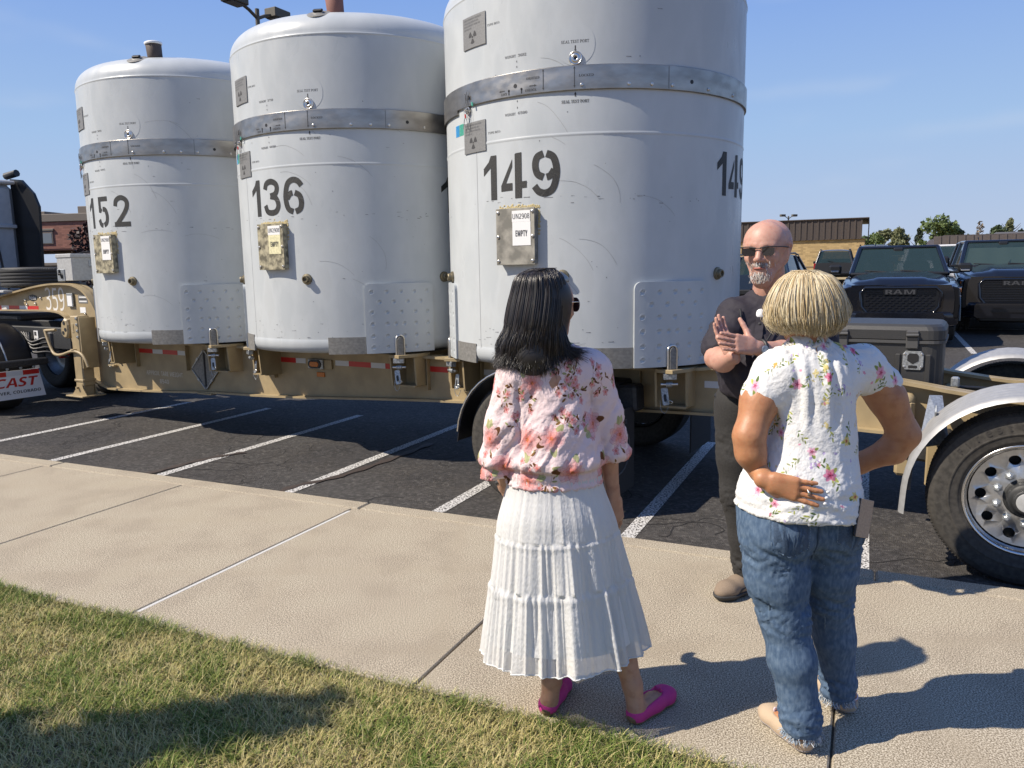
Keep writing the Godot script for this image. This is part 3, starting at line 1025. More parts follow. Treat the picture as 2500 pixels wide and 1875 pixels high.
func cask(number: String, weight_up: String, weight_low: String, label: String, x: float, opt := {}) -> Node3D:
	var d := cask_mesh
	var at := TRAILER_AT + Basis(Vector3.UP, TRAILER_TURN) * Vector3(x, 0, 0) + Vector3(0, 1.03, 0)
	var o := thing("shipping_cask", label, "cask", at, TRAILER_TURN, "casks standing on the trailer")
	var body := put(o, "body", d.body, M.paint)
	var lid := put(o, "lid", d.lid, M.paint)
	var band := put(o, "locking_ring", d.band, M.steel)
	put(band, "ring_step", d.band_step, M.steel)
	for t in [[-51.0, 1.9], [-31.5, 1.9], [49.8, 1.9]]: put(band, "seam", onwall(rect_tris(0, 0, 0.005, 0.145), t[0], 2.932, 0.0165), M.ink_grey)
	put(o, "side_plate", d.gusset, M.paint)
	put(o, "side_plate", d.gusset_left, M.paint)
	put(o, "foot_plate", d.foot, M.plate)
	put(o, "foot_plate", d.foot_left, M.plate)
	for t in [14.8, 74.2, -44.7, 134.0, -104.0]:
		var h := put(o, "wall_plug", d.hub, M.brass, on_cask(t, 1.685, 1.2), Vector3(0, deg_to_rad(t), 0))
		put(h, "plug_slot", box_mesh(Vector3(0.022, 0.006, 0.004)), M.black, Vector3(0, 0, 0.031))
	put(lid, "port_pad", d.pad, M.paint)
	var port := put(o, "seal_port", d.port, M.bright, on_cask(19.5, 3.132, 1.2), Vector3(0, deg_to_rad(19.5), 0))
	put(port, "hex_socket", d.socket, M.black)
	for t in [21.5, 36.4, 44.0, 51.2, 66.3, 81.2]: put(band, "ring_bolt", d.bolt, M.bright, on_cask(t, 2.956, 1.216), Vector3(0, deg_to_rad(t), 0))
	put(band, "ring_hole", d.hole, M.black, on_cask(58.8, 2.99, 1.216), Vector3(0, deg_to_rad(58.8), 0))
	put(band, "ring_hole", d.hole, M.black, on_cask(-1.0, 2.992, 1.216), Vector3(0, deg_to_rad(-1.0), 0))
	for t in [-3.5, 1.3]: put(band, "keyhole", d.key, M.black, on_cask(t, 2.967, 1.216), Vector3(0, deg_to_rad(t), 0))
	# seams
	put(body, "weld_seam", onwall(rect_tris(0, 0, 0.004, 1.45), -20.0, 1.15, 0.0012), M.ink_seam)
	# lettering
	for one in stencil_number(number):
		put(body, "stencil_digit", onwall(one, 0.0, 2.237, 0.0018), M.stencil)
		put(body, "stencil_digit", onwall(one, 89.0, 2.247, 0.0018), M.stencil)
	var f := "Droid Serif"
	put(lid, "lettering", onwall(letters("SEAL TEST PORT", 0.187, 0.02, f), 14.9, 3.228, 0.0015), M.ink)
	put(lid, "lettering", onwall(arrow(0, 0.048, 0, -0.044, 0.009, 0.018), 19.45, 3.165, 0.0015), M.ink)
	put(body, "lettering", onwall(letters("SEAL TEST PORT", 0.187, 0.02, f), 14.9, 2.845, 0.0015), M.ink)
	put(body, "lettering", onwall(arrow(0, 0, 0, 0.032, 0.009, 0.018), 19.4, 2.886, 0.0015), M.ink)
	put(lid, "lettering", onwall(letters("WEIGHT", 0.09, 0.017, f), -5.4, 3.186, 0.0015), M.ink_grey)
	put(lid, "lettering", onwall(letters(weight_up, 0.064, 0.018, f), -0.2, 3.186, 0.0015), M.ink_grey)
	put(body, "lettering", onwall(letters("WEIGHT", 0.09, 0.017, f), -5.8, 2.803, 0.0015), M.ink_grey)
	put(body, "lettering", onwall(letters(weight_low, 0.074, 0.018, f), -0.6, 2.805, 0.0015), M.ink_grey)
	for y in [3.15, 3.115]: put(lid, "lettering", onwall(rect_tris(0, 0, 0.006, 0.012), -0.9, y, 0.0015), M.ink_grey)
	for y in [2.888, 2.845]: put(body, "lettering", onwall(rect_tris(0, 0, 0.006, 0.012), -0.9, y, 0.0015), M.ink_grey)
	var up: float = opt.get("up", 3.43)
	put(lid, "lettering", onwall(letters("TYPE B(U)", 0.115, 0.018, f), -13.0, up, 0.0015), M.ink_grey)
	put(body, "lettering", onwall(letters("TYPE B(U)", 0.118, 0.018, f), -13.6, 2.7, 0.0015), M.ink_grey)
	var r := 1.2163
	put(band, "lettering", onwall(letters("UNLOCKED", 0.098, 0.016, f), 3.1, 3.02, 0.001, r), M.ink)
	put(band, "lettering", onwall(letters("UNLOCK", 0.086, 0.016, f), 2.6, 2.943, 0.001, r), M.ink)
	put(band, "lettering", onwall(letters("LOCK", 0.05, 0.016, f), -6.6, 2.94, 0.001, r), M.ink)
	put(band, "lettering", onwall(letters("LOCKED", 0.1, 0.016, f), 20.6, 3.008, 0.001, r), M.ink)
	for t in [9.0, 19.2]: put(band, "lettering", onwall(arrow(0, 0.07, 0, 0.074, 0.005, 0.016) + arrow(0, 0.07, 0, -0.066, 0.005, 0.016), t, 2.935, 0.001, r), M.ink)
	put(band, "lettering", onwall(arrow(0, 0, 0.055, 0.0, 0.006, 0.018), 4.2, 2.978, 0.001, r), M.ink)
	put(band, "lettering", onwall(arrow(0, 0, -0.05, 0.0, 0.006, 0.018), -5.2, 2.97, 0.001, r), M.ink)
	# nameplates with the trefoil
	for k in 2:
		var y0: float = up - 0.106 if k == 0 else 2.594
		var t0 := -26.1 if k == 0 else -27.1
		var np := put(lid if k == 0 else body, "nameplate", arc_plate(t0, t0 + 12.5, y0, y0 + 0.217, 1.2, 0.008), M.nameplate)
		for q in 4: put(np, "lettering", onwall(letters(["DEPT OF ENERGY PACKAGE", "TYPE B CERTIFICATE NO", "GROSS WEIGHT 19250 LBS", "SER NO " + number][q], [0.2, 0.17, 0.19, 0.09][q], 0.011, "Droid Sans"), t0 + 0.9, y0 + 0.192 - q * 0.021, 0.009), M.ink_grey)
		var fan := []
		for b in 3:
			var a0 := PI / 2 + TAU / 3 * b + PI / 3 * 0.5
			var c := Vector2(0.128, 0.062)
			for e in 4:
				var a := a0 + PI / 3 * e / 4.0
				var a2 := a0 + PI / 3 * (e + 1) / 4.0
				var p := [Vector2(cos(a), sin(a)), Vector2(cos(a2), sin(a2))]
				fan.append(PackedVector2Array([c + p[0] * 0.013, c + p[0] * 0.046, c + p[1] * 0.046]))
				fan.append(PackedVector2Array([c + p[0] * 0.013, c + p[1] * 0.046, c + p[1] * 0.013]))
		for e in 8: fan.append(PackedVector2Array([Vector2(0.128, 0.062), Vector2(0.128, 0.062) + Vector2(cos(e * PI / 4), sin(e * PI / 4)) * 0.008, Vector2(0.128, 0.062) + Vector2(cos((e + 1) * PI / 4), sin((e + 1) * PI / 4)) * 0.008]))
		put(np, "trefoil_symbol", onwall(fan, t0 - 0.3, y0 + 0.01, 0.009), M.ink)
	if opt.get("sticker", true):
		for k in 8:
			put(body, "sticker", onwall(rect_tris(0, 0, 0.068, 0.008), -34.8, 2.741 + k * 0.0105, 0.0015), M.blue)
			put(body, "sticker", onwall(rect_tris(0, 0, 0.07, 0.008), -31.4, 2.741 + k * 0.0105, 0.0015), M.green)
	# document box with its two labels
	var bx := put(o, "document_box", box_mesh(Vector3(0.305, 0.385, 0.1), 0.004), M.boxworn if opt.get("worn", false) else M.boxmetal, Vector3(-0.022, 1.968 - 1.03, 1.196))
	put(bx, "box_lid", box_mesh(Vector3(0.315, 0.395, 0.006), 0.002), M.boxworn if opt.get("worn", false) else M.boxmetal, Vector3(0, 0, 0.049))
	for p in [[-0.14, -0.17], [0.14, -0.17], [-0.14, 0.17], [0.14, 0.17], [-0.14, 0], [0.14, 0]]: put(bx, "rivet", d.bolt, M.bright, Vector3(p[0], p[1], 0.052))
	var l1 := put(bx, "label", box_mesh(Vector3(0.147, 0.078, 0.002)), M.label, Vector3(0.05, 0.14, 0.0535))
	put(l1, "lettering", laid(letters("UN2908", 0.135, 0.036, "Droid Sans", false), func(p: Vector2) -> Vector3: return Vector3(p.x - 0.0675, p.y - 0.018, 0.0025)), M.ink)
	var l2 := put(bx, "label", box_mesh(Vector3(0.147, 0.163, 0.002)), opt.get("paper", M.label), Vector3(0.053, 0.019, 0.0535))
	put(l2, "lettering", laid(letters("EMPTY", 0.096, 0.042, "Droid Sans", true), func(p: Vector2) -> Vector3: return Vector3(p.x - 0.048, p.y - 0.018, 0.0025)), M.ink)
	# old sealant round the box
	var g := RandomNumberGenerator.new()
	g.seed = number.to_int()
	var mb := MB.new()
	for i in 170:
		var t := g.randf()
		var p := Vector2(g.randf_range(-0.165, 0.165), 0.195 + absf(g.randfn(0, 0.011))) if t < 0.7 else Vector2(-0.16 - absf(g.randfn(0, 0.006)) if t < 0.85 else 0.16 + absf(g.randfn(0, 0.005)), g.randf_range(0.0, 0.2) if t > 0.85 else g.randf_range(-0.15, 0.2))
		mb.sphere(on_cask(rad_to_deg((p.x - 0.022) / 1.2), p.y + 1.968, 1.199), Vector3(g.randf_range(0.006, 0.014), g.randf_range(0.004, 0.011), 0.004), 4)
	put(body, "sealant", mb.mesh(), M.sealant)
	# wires and tags of the tamper seals
	var wires := MB.new()
	for k in 5:
		var p := []
		var t := -24.0 + g.randf_range(-3, 3)
		for i in 6: p.append(on_cask(t + g.randfn(0, 0.7), 3.02 - i * 0.05 + g.randfn(0, 0.008), 1.222 + g.randf() * 0.01))
		wires.tube(curve3(p, 4), 0.0016, 4)
	put(band, "seal_wire", wires.mesh(), M.ink_grey)
	for k in 3:
		var t := [-22.5, -20.2, -24.5][k] as float
		put(band, "seal_tag", box_mesh(Vector3(0.014, 0.03, 0.01), 0.003), [M.ink, M.green, M.red][k], on_cask(t, [2.985, 2.93, 2.86][k], 1.226), Vector3(0, deg_to_rad(t), 0.2))
	put(band, "ring_bolt", d.hub, M.bright, on_cask(-24.0, 2.9, 1.205), Vector3(0, deg_to_rad(-24), 0)).scale = Vector3.ONE * 0.6
	# scuffs from handling
	var marks := []
	for i in 90:
		var y: float = [1.17, 1.23, 2.2, 2.23, 1.29][g.randi() % 5] + g.randfn(0, 0.012)
		if i > 60: y = g.randf_range(1.2, 3.5)
		var w := absf(g.randfn(0, 0.02)) + 0.004
		var h := 0.0025 + g.randf() * 0.002
		if i > 72: w = 0.006; h = 0.008 * g.randf() + 0.003
		var xx := g.randf_range(-0.5, 1.4)
		if y > 1.75 and y < 2.2 and xx < 0.2: continue
		for t in rect_tris(0, 0, w, h):
			for k in 3: t[k] = t[k].rotated(g.randfn(0, 0.05)) + Vector2(xx, y)
			marks.append(t)
	put(body, "scuff_marks", onwall(marks, 0.0, 0.0, 0.0009), M.scuff).set_meta("kind", "stuff")
	var streaks := []
	for i in 9:
		# thin curved scratches
		var p := Vector2(g.randf_range(0.0, 0.9), g.randf_range(1.5, 3.3))
		var dir := g.randf_range(-0.6, 0.4)
		for k in 12:
			var q := p + Vector2(cos(dir), sin(dir)) * 0.028
			var nn := (q - p).normalized().orthogonal() * 0.0011
			streaks.append(PackedVector2Array([p - nn, q - nn, q + nn]))
			streaks.append(PackedVector2Array([p - nn, q + nn, p + nn]))
			p = q
			dir -= g.randf_range(0.0, 0.16)
	put(body, "scratches", onwall(streaks, 0.0, 0.0, 0.0008), M.scratch).set_meta("kind", "stuff")
	# on the dome
	var cap := put(lid, "dome_cap", d.cap, M.cap_brown if not opt.get("red_cap", false) else M.cap_red, Vector3(0.436, opt.get("cap_y", 2.9), 0.787), Vector3(0.05, 0, 0.04))
	if not opt.get("red_cap", false): put(cap, "cap_rim", d.cap_rim, M.label)
	else: put(cap, "cap_rim", d.cap_rim, M.cap_red)
	var pl := put(lid, "dome_plug", d.plug, M.plate, on_cask(23.4, 0, 1.075) * Vector3(1, 0, 1) + Vector3(0, 2.842, 0))
	pl.basis = Basis(Vector3(cos(deg_to_rad(23.4)), 0, -sin(deg_to_rad(23.4))), 0.5) * Basis(Vector3.UP, 0.4)
	put(pl, "plug_nut", d.plug_nut, M.black, Vector3(0, 0.026, 0))
	return o

func casks() -> void:
	cask_materials()
	M.ink_seam = mat(0.27, 0.28, 0.29, 0.6)
	M.scratch = mat(0.28, 0.285, 0.28, 0.8)
	M.cap_brown = grainy(0.07, 0.05, 0.04, 0.4, 0.05, 6.0, 0.7)
	M.cap_red = grainy(0.2, 0.09, 0.07, 0.3, 0.05, 6.0, 0.8)
	cask_shapes()
	cask("149", "3682", "6500", "pale grey domed cask stencilled 149, nearest the camera behind the dark haired woman", 0.0)
	cask("136", "3710", "6690", "pale grey domed cask stencilled 136, middle of the three, with a yellowed label", -2.47, {"worn": true, "up": 3.33, "paper": M.label_yellow, "red_cap": true, "cap_y": 2.87})
	cask("152", "3691", "6335", "pale grey domed cask stencilled 152, farthest left, by the curved trailer neck", -4.94, {"worn": true, "up": 3.36, "sticker": false, "cap_y": 2.88})

# ---------------------------------------------------------------- the trailer and its parts
func path_strip(pts: Array, z0: float, z1: float, thick: float) -> ArrayMesh:
	# a flange: follows a line in the plane of x and y, from z0 to z1
	var mb := MB.new()
	for i in pts.size() - 1:
		var a: Vector2 = pts[i]
		var b: Vector2 = pts[i + 1]
		var na := ((pts[mini(i + 1, pts.size() - 1)] - pts[maxi(i - 1, 0)]) as Vector2).orthogonal().normalized() * thick
		var nb := ((pts[mini(i + 2, pts.size() - 1)] - pts[i]) as Vector2).orthogonal().normalized() * thick
		var v := []
		for e in [[a, z0], [b, z0], [b, z1], [a, z1]]: v.append(Vector3(e[0].x, e[0].y, e[1]))
		var w := [v[0] + Vector3(na.x, na.y, 0), v[1] + Vector3(nb.x, nb.y, 0), v[2] + Vector3(nb.x, nb.y, 0), v[3] + Vector3(na.x, na.y, 0)]
		var mid: Vector3 = (v[0] + v[1] + v[2] + v[3] + w[0] + w[1] + w[2] + w[3]) / 8.0
		mb.flat = false
		mb.group = 1
		mb.face(v, mid)
		mb.group = 2
		mb.face(w, mid)
		mb.flat = true
		mb.face([v[0], v[1], w[1], w[0]], mid)
		mb.face([v[3], v[2], w[2], w[3]], mid)
		if i == 0: mb.face([v[0], v[3], w[3], w[0]], mid)
		if i == pts.size() - 2: mb.face([v[1], v[2], w[2], w[1]], mid)
	return mb.mesh()

func smooth2(flat: Array, n: int) -> Array:
	var p := []
	for i in range(0, flat.size(), 2): p.append(Vector3(flat[i], flat[i + 1], 0))
	return curve3(p, n).map(func(v): return Vector2(v.x, v.y))

func text_at(parent: Node, s: String, w: float, h: float, m: Material, x: float, y: float, z: float, font := "Droid Sans", bold := true, called := "lettering") -> MeshInstance3D:
	return put(parent, called, laid(letters(s, w, h, font, bold), func(p: Vector2) -> Vector3: return Vector3(p.x, p.y, 0), 9.0), m, Vector3(x, y, z))

func trailer_materials() -> void:
	M.tan = grainy(0.31, 0.24, 0.133, 0.1, 0.01, 0.8, 0.5, 0.0, 51)
	M.tape_red = mat(0.42, 0.015, 0.012, 0.35)
	M.tape_white = grainy(0.5, 0.51, 0.52, 0.08, 0.08, 6.0, 0.4)
	M.white_ink = mat(0.62, 0.61, 0.58, 0.6)
	M.pale_ink = mat(0.6, 0.55, 0.46, 0.7)
	M.alu = grainy(0.36, 0.36, 0.355, 0.08, 0.02, 2.0, 0.5, 0.45, 53)
	M.polished = mat(0.6, 0.6, 0.6, 0.22, 1.0)
	M.galv = grainy(0.36, 0.38, 0.39, 0.25, 0.03, 3.0, 0.42, 0.7, 55)
	M.darksteel = grainy(0.03, 0.031, 0.032, 0.25, 0.03, 2.0, 0.55, 0.2, 57)
	M.amber = mat(0.45, 0.12, 0.01, 0.25)
	M.tyre = grainy(0.043, 0.039, 0.033, 0.3, 0.02, 2.5, 0.75, 0.0, 59)
	M.tyre_mark = mat(0.03, 0.027, 0.024, 0.7)
	M.greybox = grainy(0.36, 0.365, 0.36, 0.08, 0.02, 2.0, 0.5, 0.0, 61)
	M.white = mat(0.62, 0.62, 0.62, 0.4)

func wheel_mesh(d: Dictionary) -> void:
	# axis along z, outer face towards +z; tyre 0.96 across
	var pr := []
	for p in [[0.297, -0.105], [0.31, -0.12], [0.36, -0.134], [0.42, -0.136], [0.455, -0.128], [0.472, -0.115], [0.479, -0.1]]: pr.append(Vector2(p[0], p[1]))
	for g in [-0.065, -0.022, 0.022, 0.065]:
		for e in [[0.48, -0.008], [0.468, -0.006], [0.468, 0.006], [0.48, 0.008]]: pr.append(Vector2(e[0], g + e[1]))
	for p in [[0.479, 0.1], [0.472, 0.115], [0.463, 0.122], [0.461, 0.1265], [0.455, 0.129], [0.443, 0.1315], [0.44, 0.134], [0.432, 0.135], [0.42, 0.1363], [0.4, 0.1365], [0.372, 0.1345], [0.37, 0.1375], [0.362, 0.1375], [0.36, 0.1335], [0.33, 0.127], [0.322, 0.127], [0.32, 0.123], [0.308, 0.117], [0.297, 0.105]]: pr.append(Vector2(p[0], p[1]))
	var n := pr.size() - 1
	d.tyre = sheet(72, n, func(u: float, v: float) -> Vector3:
		var p: Vector2 = pr[int(round(v * n))]
		return Vector3(sin(u * TAU) * p.x, cos(u * TAU) * p.x, p.y), true, null, Vector2.ONE, true)
	# shoulder grooves
	var mb := MB.new()
	for i in 150:
		var a := TAU * i / 150
		mb.xf = Transform3D(Basis(Vector3(0, 0, 1), -a), Vector3.ZERO)
		for s in [-1.0, 1.0]: mb.box(Vector3(0, 0.4715, s * 0.109), Vector3(0.008, 0.012, 0.018), 0.002, Basis(Vector3.RIGHT, s * 0.75))
	d.tread = mb.mesh()
	# rim flange and barrel
	var rp := []
	for p in [[0.285, -0.13], [0.27, -0.1], [0.268, 0.02], [0.276, 0.06], [0.279, 0.1], [0.289, 0.118], [0.3, 0.122], [0.306, 0.116], [0.305, 0.106], [0.296, 0.1]]: rp.append(Vector2(p[0], p[1]))
	var m := rp.size() - 1
	d.rim = sheet(64, m, func(u: float, v: float) -> Vector3:
		var p: Vector2 = rp[int(round(v * m))]
		return Vector3(sin(u * TAU) * p.x, cos(u * TAU) * p.x, p.y), true, null, Vector2.ONE, false)
	# disc with ten hand holes, dished
	var dish := func(r: float) -> float:
		return 0.062 - 0.012 * smoothstep(0.15, 0.19, r) + 0.012 * smoothstep(0.185, 0.27, r)
	var disc := MB.new()
	for k in 10:
		for s in [-1.0, 1.0]:
			var pl := []
			var half := PI / 10
			pl.append(Vector2(half, 0.105))
			pl.append(Vector2(half * 0.5, 0.105))
			pl.append(Vector2(0, 0.105))
			pl.append(Vector2(0, 0.15))
			for i in 9:
				var t := PI * i / 8.0
				pl.append(Vector2(sin(t) * 0.0295 / 0.213, 0.213 - cos(t) * 0.0275))
			pl.append(Vector2(0, 0.27))
			pl.append(Vector2(half * 0.5, 0.27))
			pl.append(Vector2(half, 0.27))
			pl.append(Vector2(half, 0.23))
			pl.append(Vector2(half, 0.18))
			var ring := PackedVector2Array()
			for q in pl: ring.append(q)
			var ix := Geometry2D.triangulate_polygon(ring)
			disc.flat = false
			disc.group = 1
			var at := func(q: Vector2, dz: float) -> Vector3:
				var a: float = TAU * k / 10 + q.x * s
				return Vector3(sin(a) * q.y, cos(a) * q.y, dish.call(q.y) + dz)
			for i in range(0, ix.size(), 3):
				var q := [ring[ix[i]], ring[ix[i + 1]], ring[ix[i + 2]]]
				var v := [at.call(q[0], 0.0), at.call(q[1], 0.0), at.call(q[2], 0.0)]
				if (v[1] - v[0]).cross(v[2] - v[0]).z > 0.0: disc.tri(v[0], v[2], v[1])
				else: disc.tri(v[0], v[1], v[2])
			disc.group = 2
			for i in range(4, 12):
				var v := [at.call(ring[i], 0.0), at.call(ring[i + 1], 0.0), at.call(ring[i + 1], -0.02), at.call(ring[i], -0.02)]
				disc.quad(v[0], v[1], v[2], v[3])
	d.disc = disc.mesh()
	d.back = lathe_mesh([Vector2(0.27, 0.0), Vector2(0.0, 0.0)], 24, true, Transform3D(Basis(Vector3.RIGHT, PI / 2), Vector3(0, 0, -0.06)))
	d.hub = lathe_mesh([Vector2(0.112, 0.05), Vector2(0.11, 0.064), Vector2(0.1, 0.066), Vector2(0.095, 0.07), Vector2(0.092, 0.105), Vector2(0.085, 0.118), Vector2(0.07, 0.122), Vector2(0.068, 0.15), Vector2(0.06, 0.16), Vector2(0.0, 0.163)], 28, true, Transform3D(Basis(Vector3.RIGHT, PI / 2), Vector3.ZERO))
	d.cap = lathe_mesh([Vector2(0.052, 0.161), Vector2(0.05, 0.1655), Vector2(0.0, 0.167)], 24, true, Transform3D(Basis(Vector3.RIGHT, PI / 2), Vector3.ZERO))
	d.lug = lathe_mesh([Vector2(0.024, 0.0), Vector2(0.024, 0.006), Vector2(0.017, 0.008), Vector2(0.016, 0.03), Vector2(0.009, 0.034), Vector2(0.008, 0.045), Vector2(0, 0.046)], 6, false, Transform3D(Basis(Vector3.RIGHT, PI / 2), Vector3.ZERO))

func arc_text(s: String, r: float, h: float, a0: float, step: float) -> ArrayMesh:
	# letters standing round a wheel; angles clockwise from the top
	var all := []
	for i in s.length():
		if s[i] == " ": continue
		for t in letters(s[i], 0.0, h, "Droid Sans", true):
			for k in 3: t[k] = t[k] + Vector2((a0 + step * i) * r, 0)
			all.append(t)
	return laid(all, func(p: Vector2) -> Vector3:
		var a := p.x / r
		return Vector3(sin(a) * (r + p.y), cos(a) * (r + p.y), 0.138), 0.02)

func wheel(parent: Node, d: Dictionary, at: Vector3, turn := 0.0, spin := 0.0) -> Node3D:
	var w := put(parent, "wheel", d.tyre, M.tyre, at, Vector3(0, turn, 0))
	put(w, "tread_grooves", d.tread, M.tyre_mark)
	put(w, "sidewall_lettering", d.words, M.tyre_mark)
	var rim := put(w, "rim", d.rim, M.polished)
	rim.rotation.z = spin
	put(w, "wheel_disc", d.disc, M.alu_disc, Vector3.ZERO, Vector3(0, 0, spin))
	put(w, "brake_drum", d.back, M.darksteel)
	put(w, "hub", d.hub, M.darksteel)
	put(w, "hub_cap", d.cap, M.greybox)
	for k in 10:
		var a := TAU * (k + 0.5) / 10 + spin
		put(w, "lug_nut", d.lug, M.galv, Vector3(sin(a) * 0.142, cos(a) * 0.142, 0.06))
	return w

func fender(c: Vector3, r: float, z0: float, z1: float, from: float, to: float, rib := 0.006, tail := 0.14) -> ArrayMesh:
	# a quarter or half round mudguard with lengthwise ribs; angles from the top, negative towards the nose
	var n := 28
	var nz := 36
	return sheet(nz, n + 2, func(u: float, v: float) -> Vector3:
		var i := v * (n + 2) - 1.0
		var a := lerpf(from, to, clampf(i / n, 0.0, 1.0))
		var ph := u * 6.0 + 0.5
		var rr := r + rib * (0.5 + 0.5 * cos(ph * TAU)) - 0.016 * smoothstep(0.03, 0.0, minf(u, 1.0 - u))
		var p := Vector3(sin(a) * rr, cos(a) * rr, lerpf(z0, z1, u))
		var along := Vector3(cos(a), -sin(a), 0)
		if i < 0.0: p -= along * tail
		if i > n: p += along * tail
		return c + p, false, null, Vector2.ONE, true)

func tiedown(parent: Node, x: float, s: float, at: Vector3) -> void:
	# outrigger bracket, shelf, locking lever and U-bolt beside a cask; s is +1 on its tail side
	var t := Transform3D(Basis.from_scale(Vector3(1, 1, 1)), Vector3.ZERO)
	var mb := MB.new(t)
	# two cheek plates run from the shelf back to the beam
	for k in [0.845, 1.045]:
		var z1 := 0.75 if k < 1.0 else 0.66
		mb.xf = Transform3D(Basis(Vector3(0, 0, -1), Vector3.UP, Vector3.RIGHT), Vector3(s * k, 0, 0))
		mb.prism(v2([-0.46, 0.985, -z1, 0.985, -z1 + 0.02, 0.73, -0.46, 0.71]), 0.016)
	mb.xf = Transform3D.IDENTITY
	mb.box(Vector3(s * 0.945, 0.722, 0.56), Vector3(0.2, 0.014, 0.2))
	mb.box(Vector3(s * 0.945, 0.85, 0.53), Vector3(0.19, 0.25, 0.014))
	var b := put(parent, "tiedown_bracket", mb.mesh(), M.tan, at)
	var poly := v2([0.853, -0.775, 0.992, -0.808, 1.07, -0.64, 1.07, -0.46, 0.83, -0.46])
	if s < 0.0:
		for i in poly.size(): poly[i].x = -poly[i].x
		poly.reverse()
	var sm := MB.new(Transform3D(Basis(Vector3.RIGHT, Vector3(0, 0, -1), Vector3.UP), Vector3(0, 1.0, 0)))
	sm.prism(poly, 0.027, 0.0, 0.003)
	put(b, "shelf", sm.mesh(), M.tan)
	var u := []
	for i in 13:
		var a := PI * i / 12.0
		u.append(Vector3(cos(a) * 0.036, 1.148 + sin(a) * 0.036, 0))
	u.push_front(Vector3(0.036, 1.0, 0))
	u.push_back(Vector3(-0.036, 1.0, 0))
	var ub := put(b, "u_bolt", tube_mesh(u, 0.0085, 8), M.bright, Vector3(s * 0.951, 0, 0.738), Vector3(0, s * deg_to_rad(52.3), 0))
	ub.position += Vector3(s * 0.79, 0, 0.61) * 0.024
	var lv := prism_mesh(v2([-0.026, 0.0, 0.026, 0.0, 0.026, 0.13, 0.018, 0.152, 0.0, 0.16, -0.018, 0.152, -0.026, 0.13]), 0.014, 0.002)
	put(ub, "clamp_tongue", lv, M.plate, Vector3(0, 1.013, 0.006))
	put(b, "nut_block", box_mesh(Vector3(0.095, 0.045, 0.05), 0.004), M.galv, Vector3(s * 0.955, 0.962, 0.76), Vector3(0, s * 0.5, 0))
	put(b, "lock_pin", tube_mesh([Vector3(-0.06, 0, 0), Vector3(0.06, 0, 0)], 0.011, 10), M.bright, Vector3(s * 0.95, 0.903, 0.75), Vector3(0, s * 0.35, 0))
	put(b, "pin_sleeve", tube_mesh([Vector3(-0.022, 0, 0), Vector3(0.022, 0, 0)], 0.021, 12), M.galv, Vector3(s * 0.95, 0.903, 0.75), Vector3(0, s * 0.35, 0))
	var lp := rounded(0.05, 0.13, 0.012)
	put(b, "lock_lever", prism_mesh(lp, 0.008, 0.002), M.galv, Vector3(s * 0.915, 0.81, 0.735), Vector3(-0.18, s * 0.4, 0.12))
	put(b, "lever_slot", prism_mesh(rounded(0.02, 0.055, 0.009), 0.003), M.black, Vector3(s * 0.917, 0.8, 0.7405), Vector3(-0.18, s * 0.4, 0.12))
	put(b, "cotter_pin", tube_mesh(curve3([Vector3(0, 0, 0), Vector3(0.03, 0.012, 0.01), Vector3(0.055, 0.0, 0.012), Vector3(0.03, -0.014, 0.01), Vector3(0, -0.004, 0)], 4), 0.0028, 5), M.bright, Vector3(s * 0.925, 0.775, 0.745))
	put(b, "chain", tube_mesh(curve3([Vector3(-0.03, 0.02, 0), Vector3(-0.02, -0.05, 0.005), Vector3(0.01, -0.07, 0.005), Vector3(0.035, -0.02, 0)], 5), 0.0022, 5), M.galv, Vector3(s * 0.91, 0.76, 0.742))

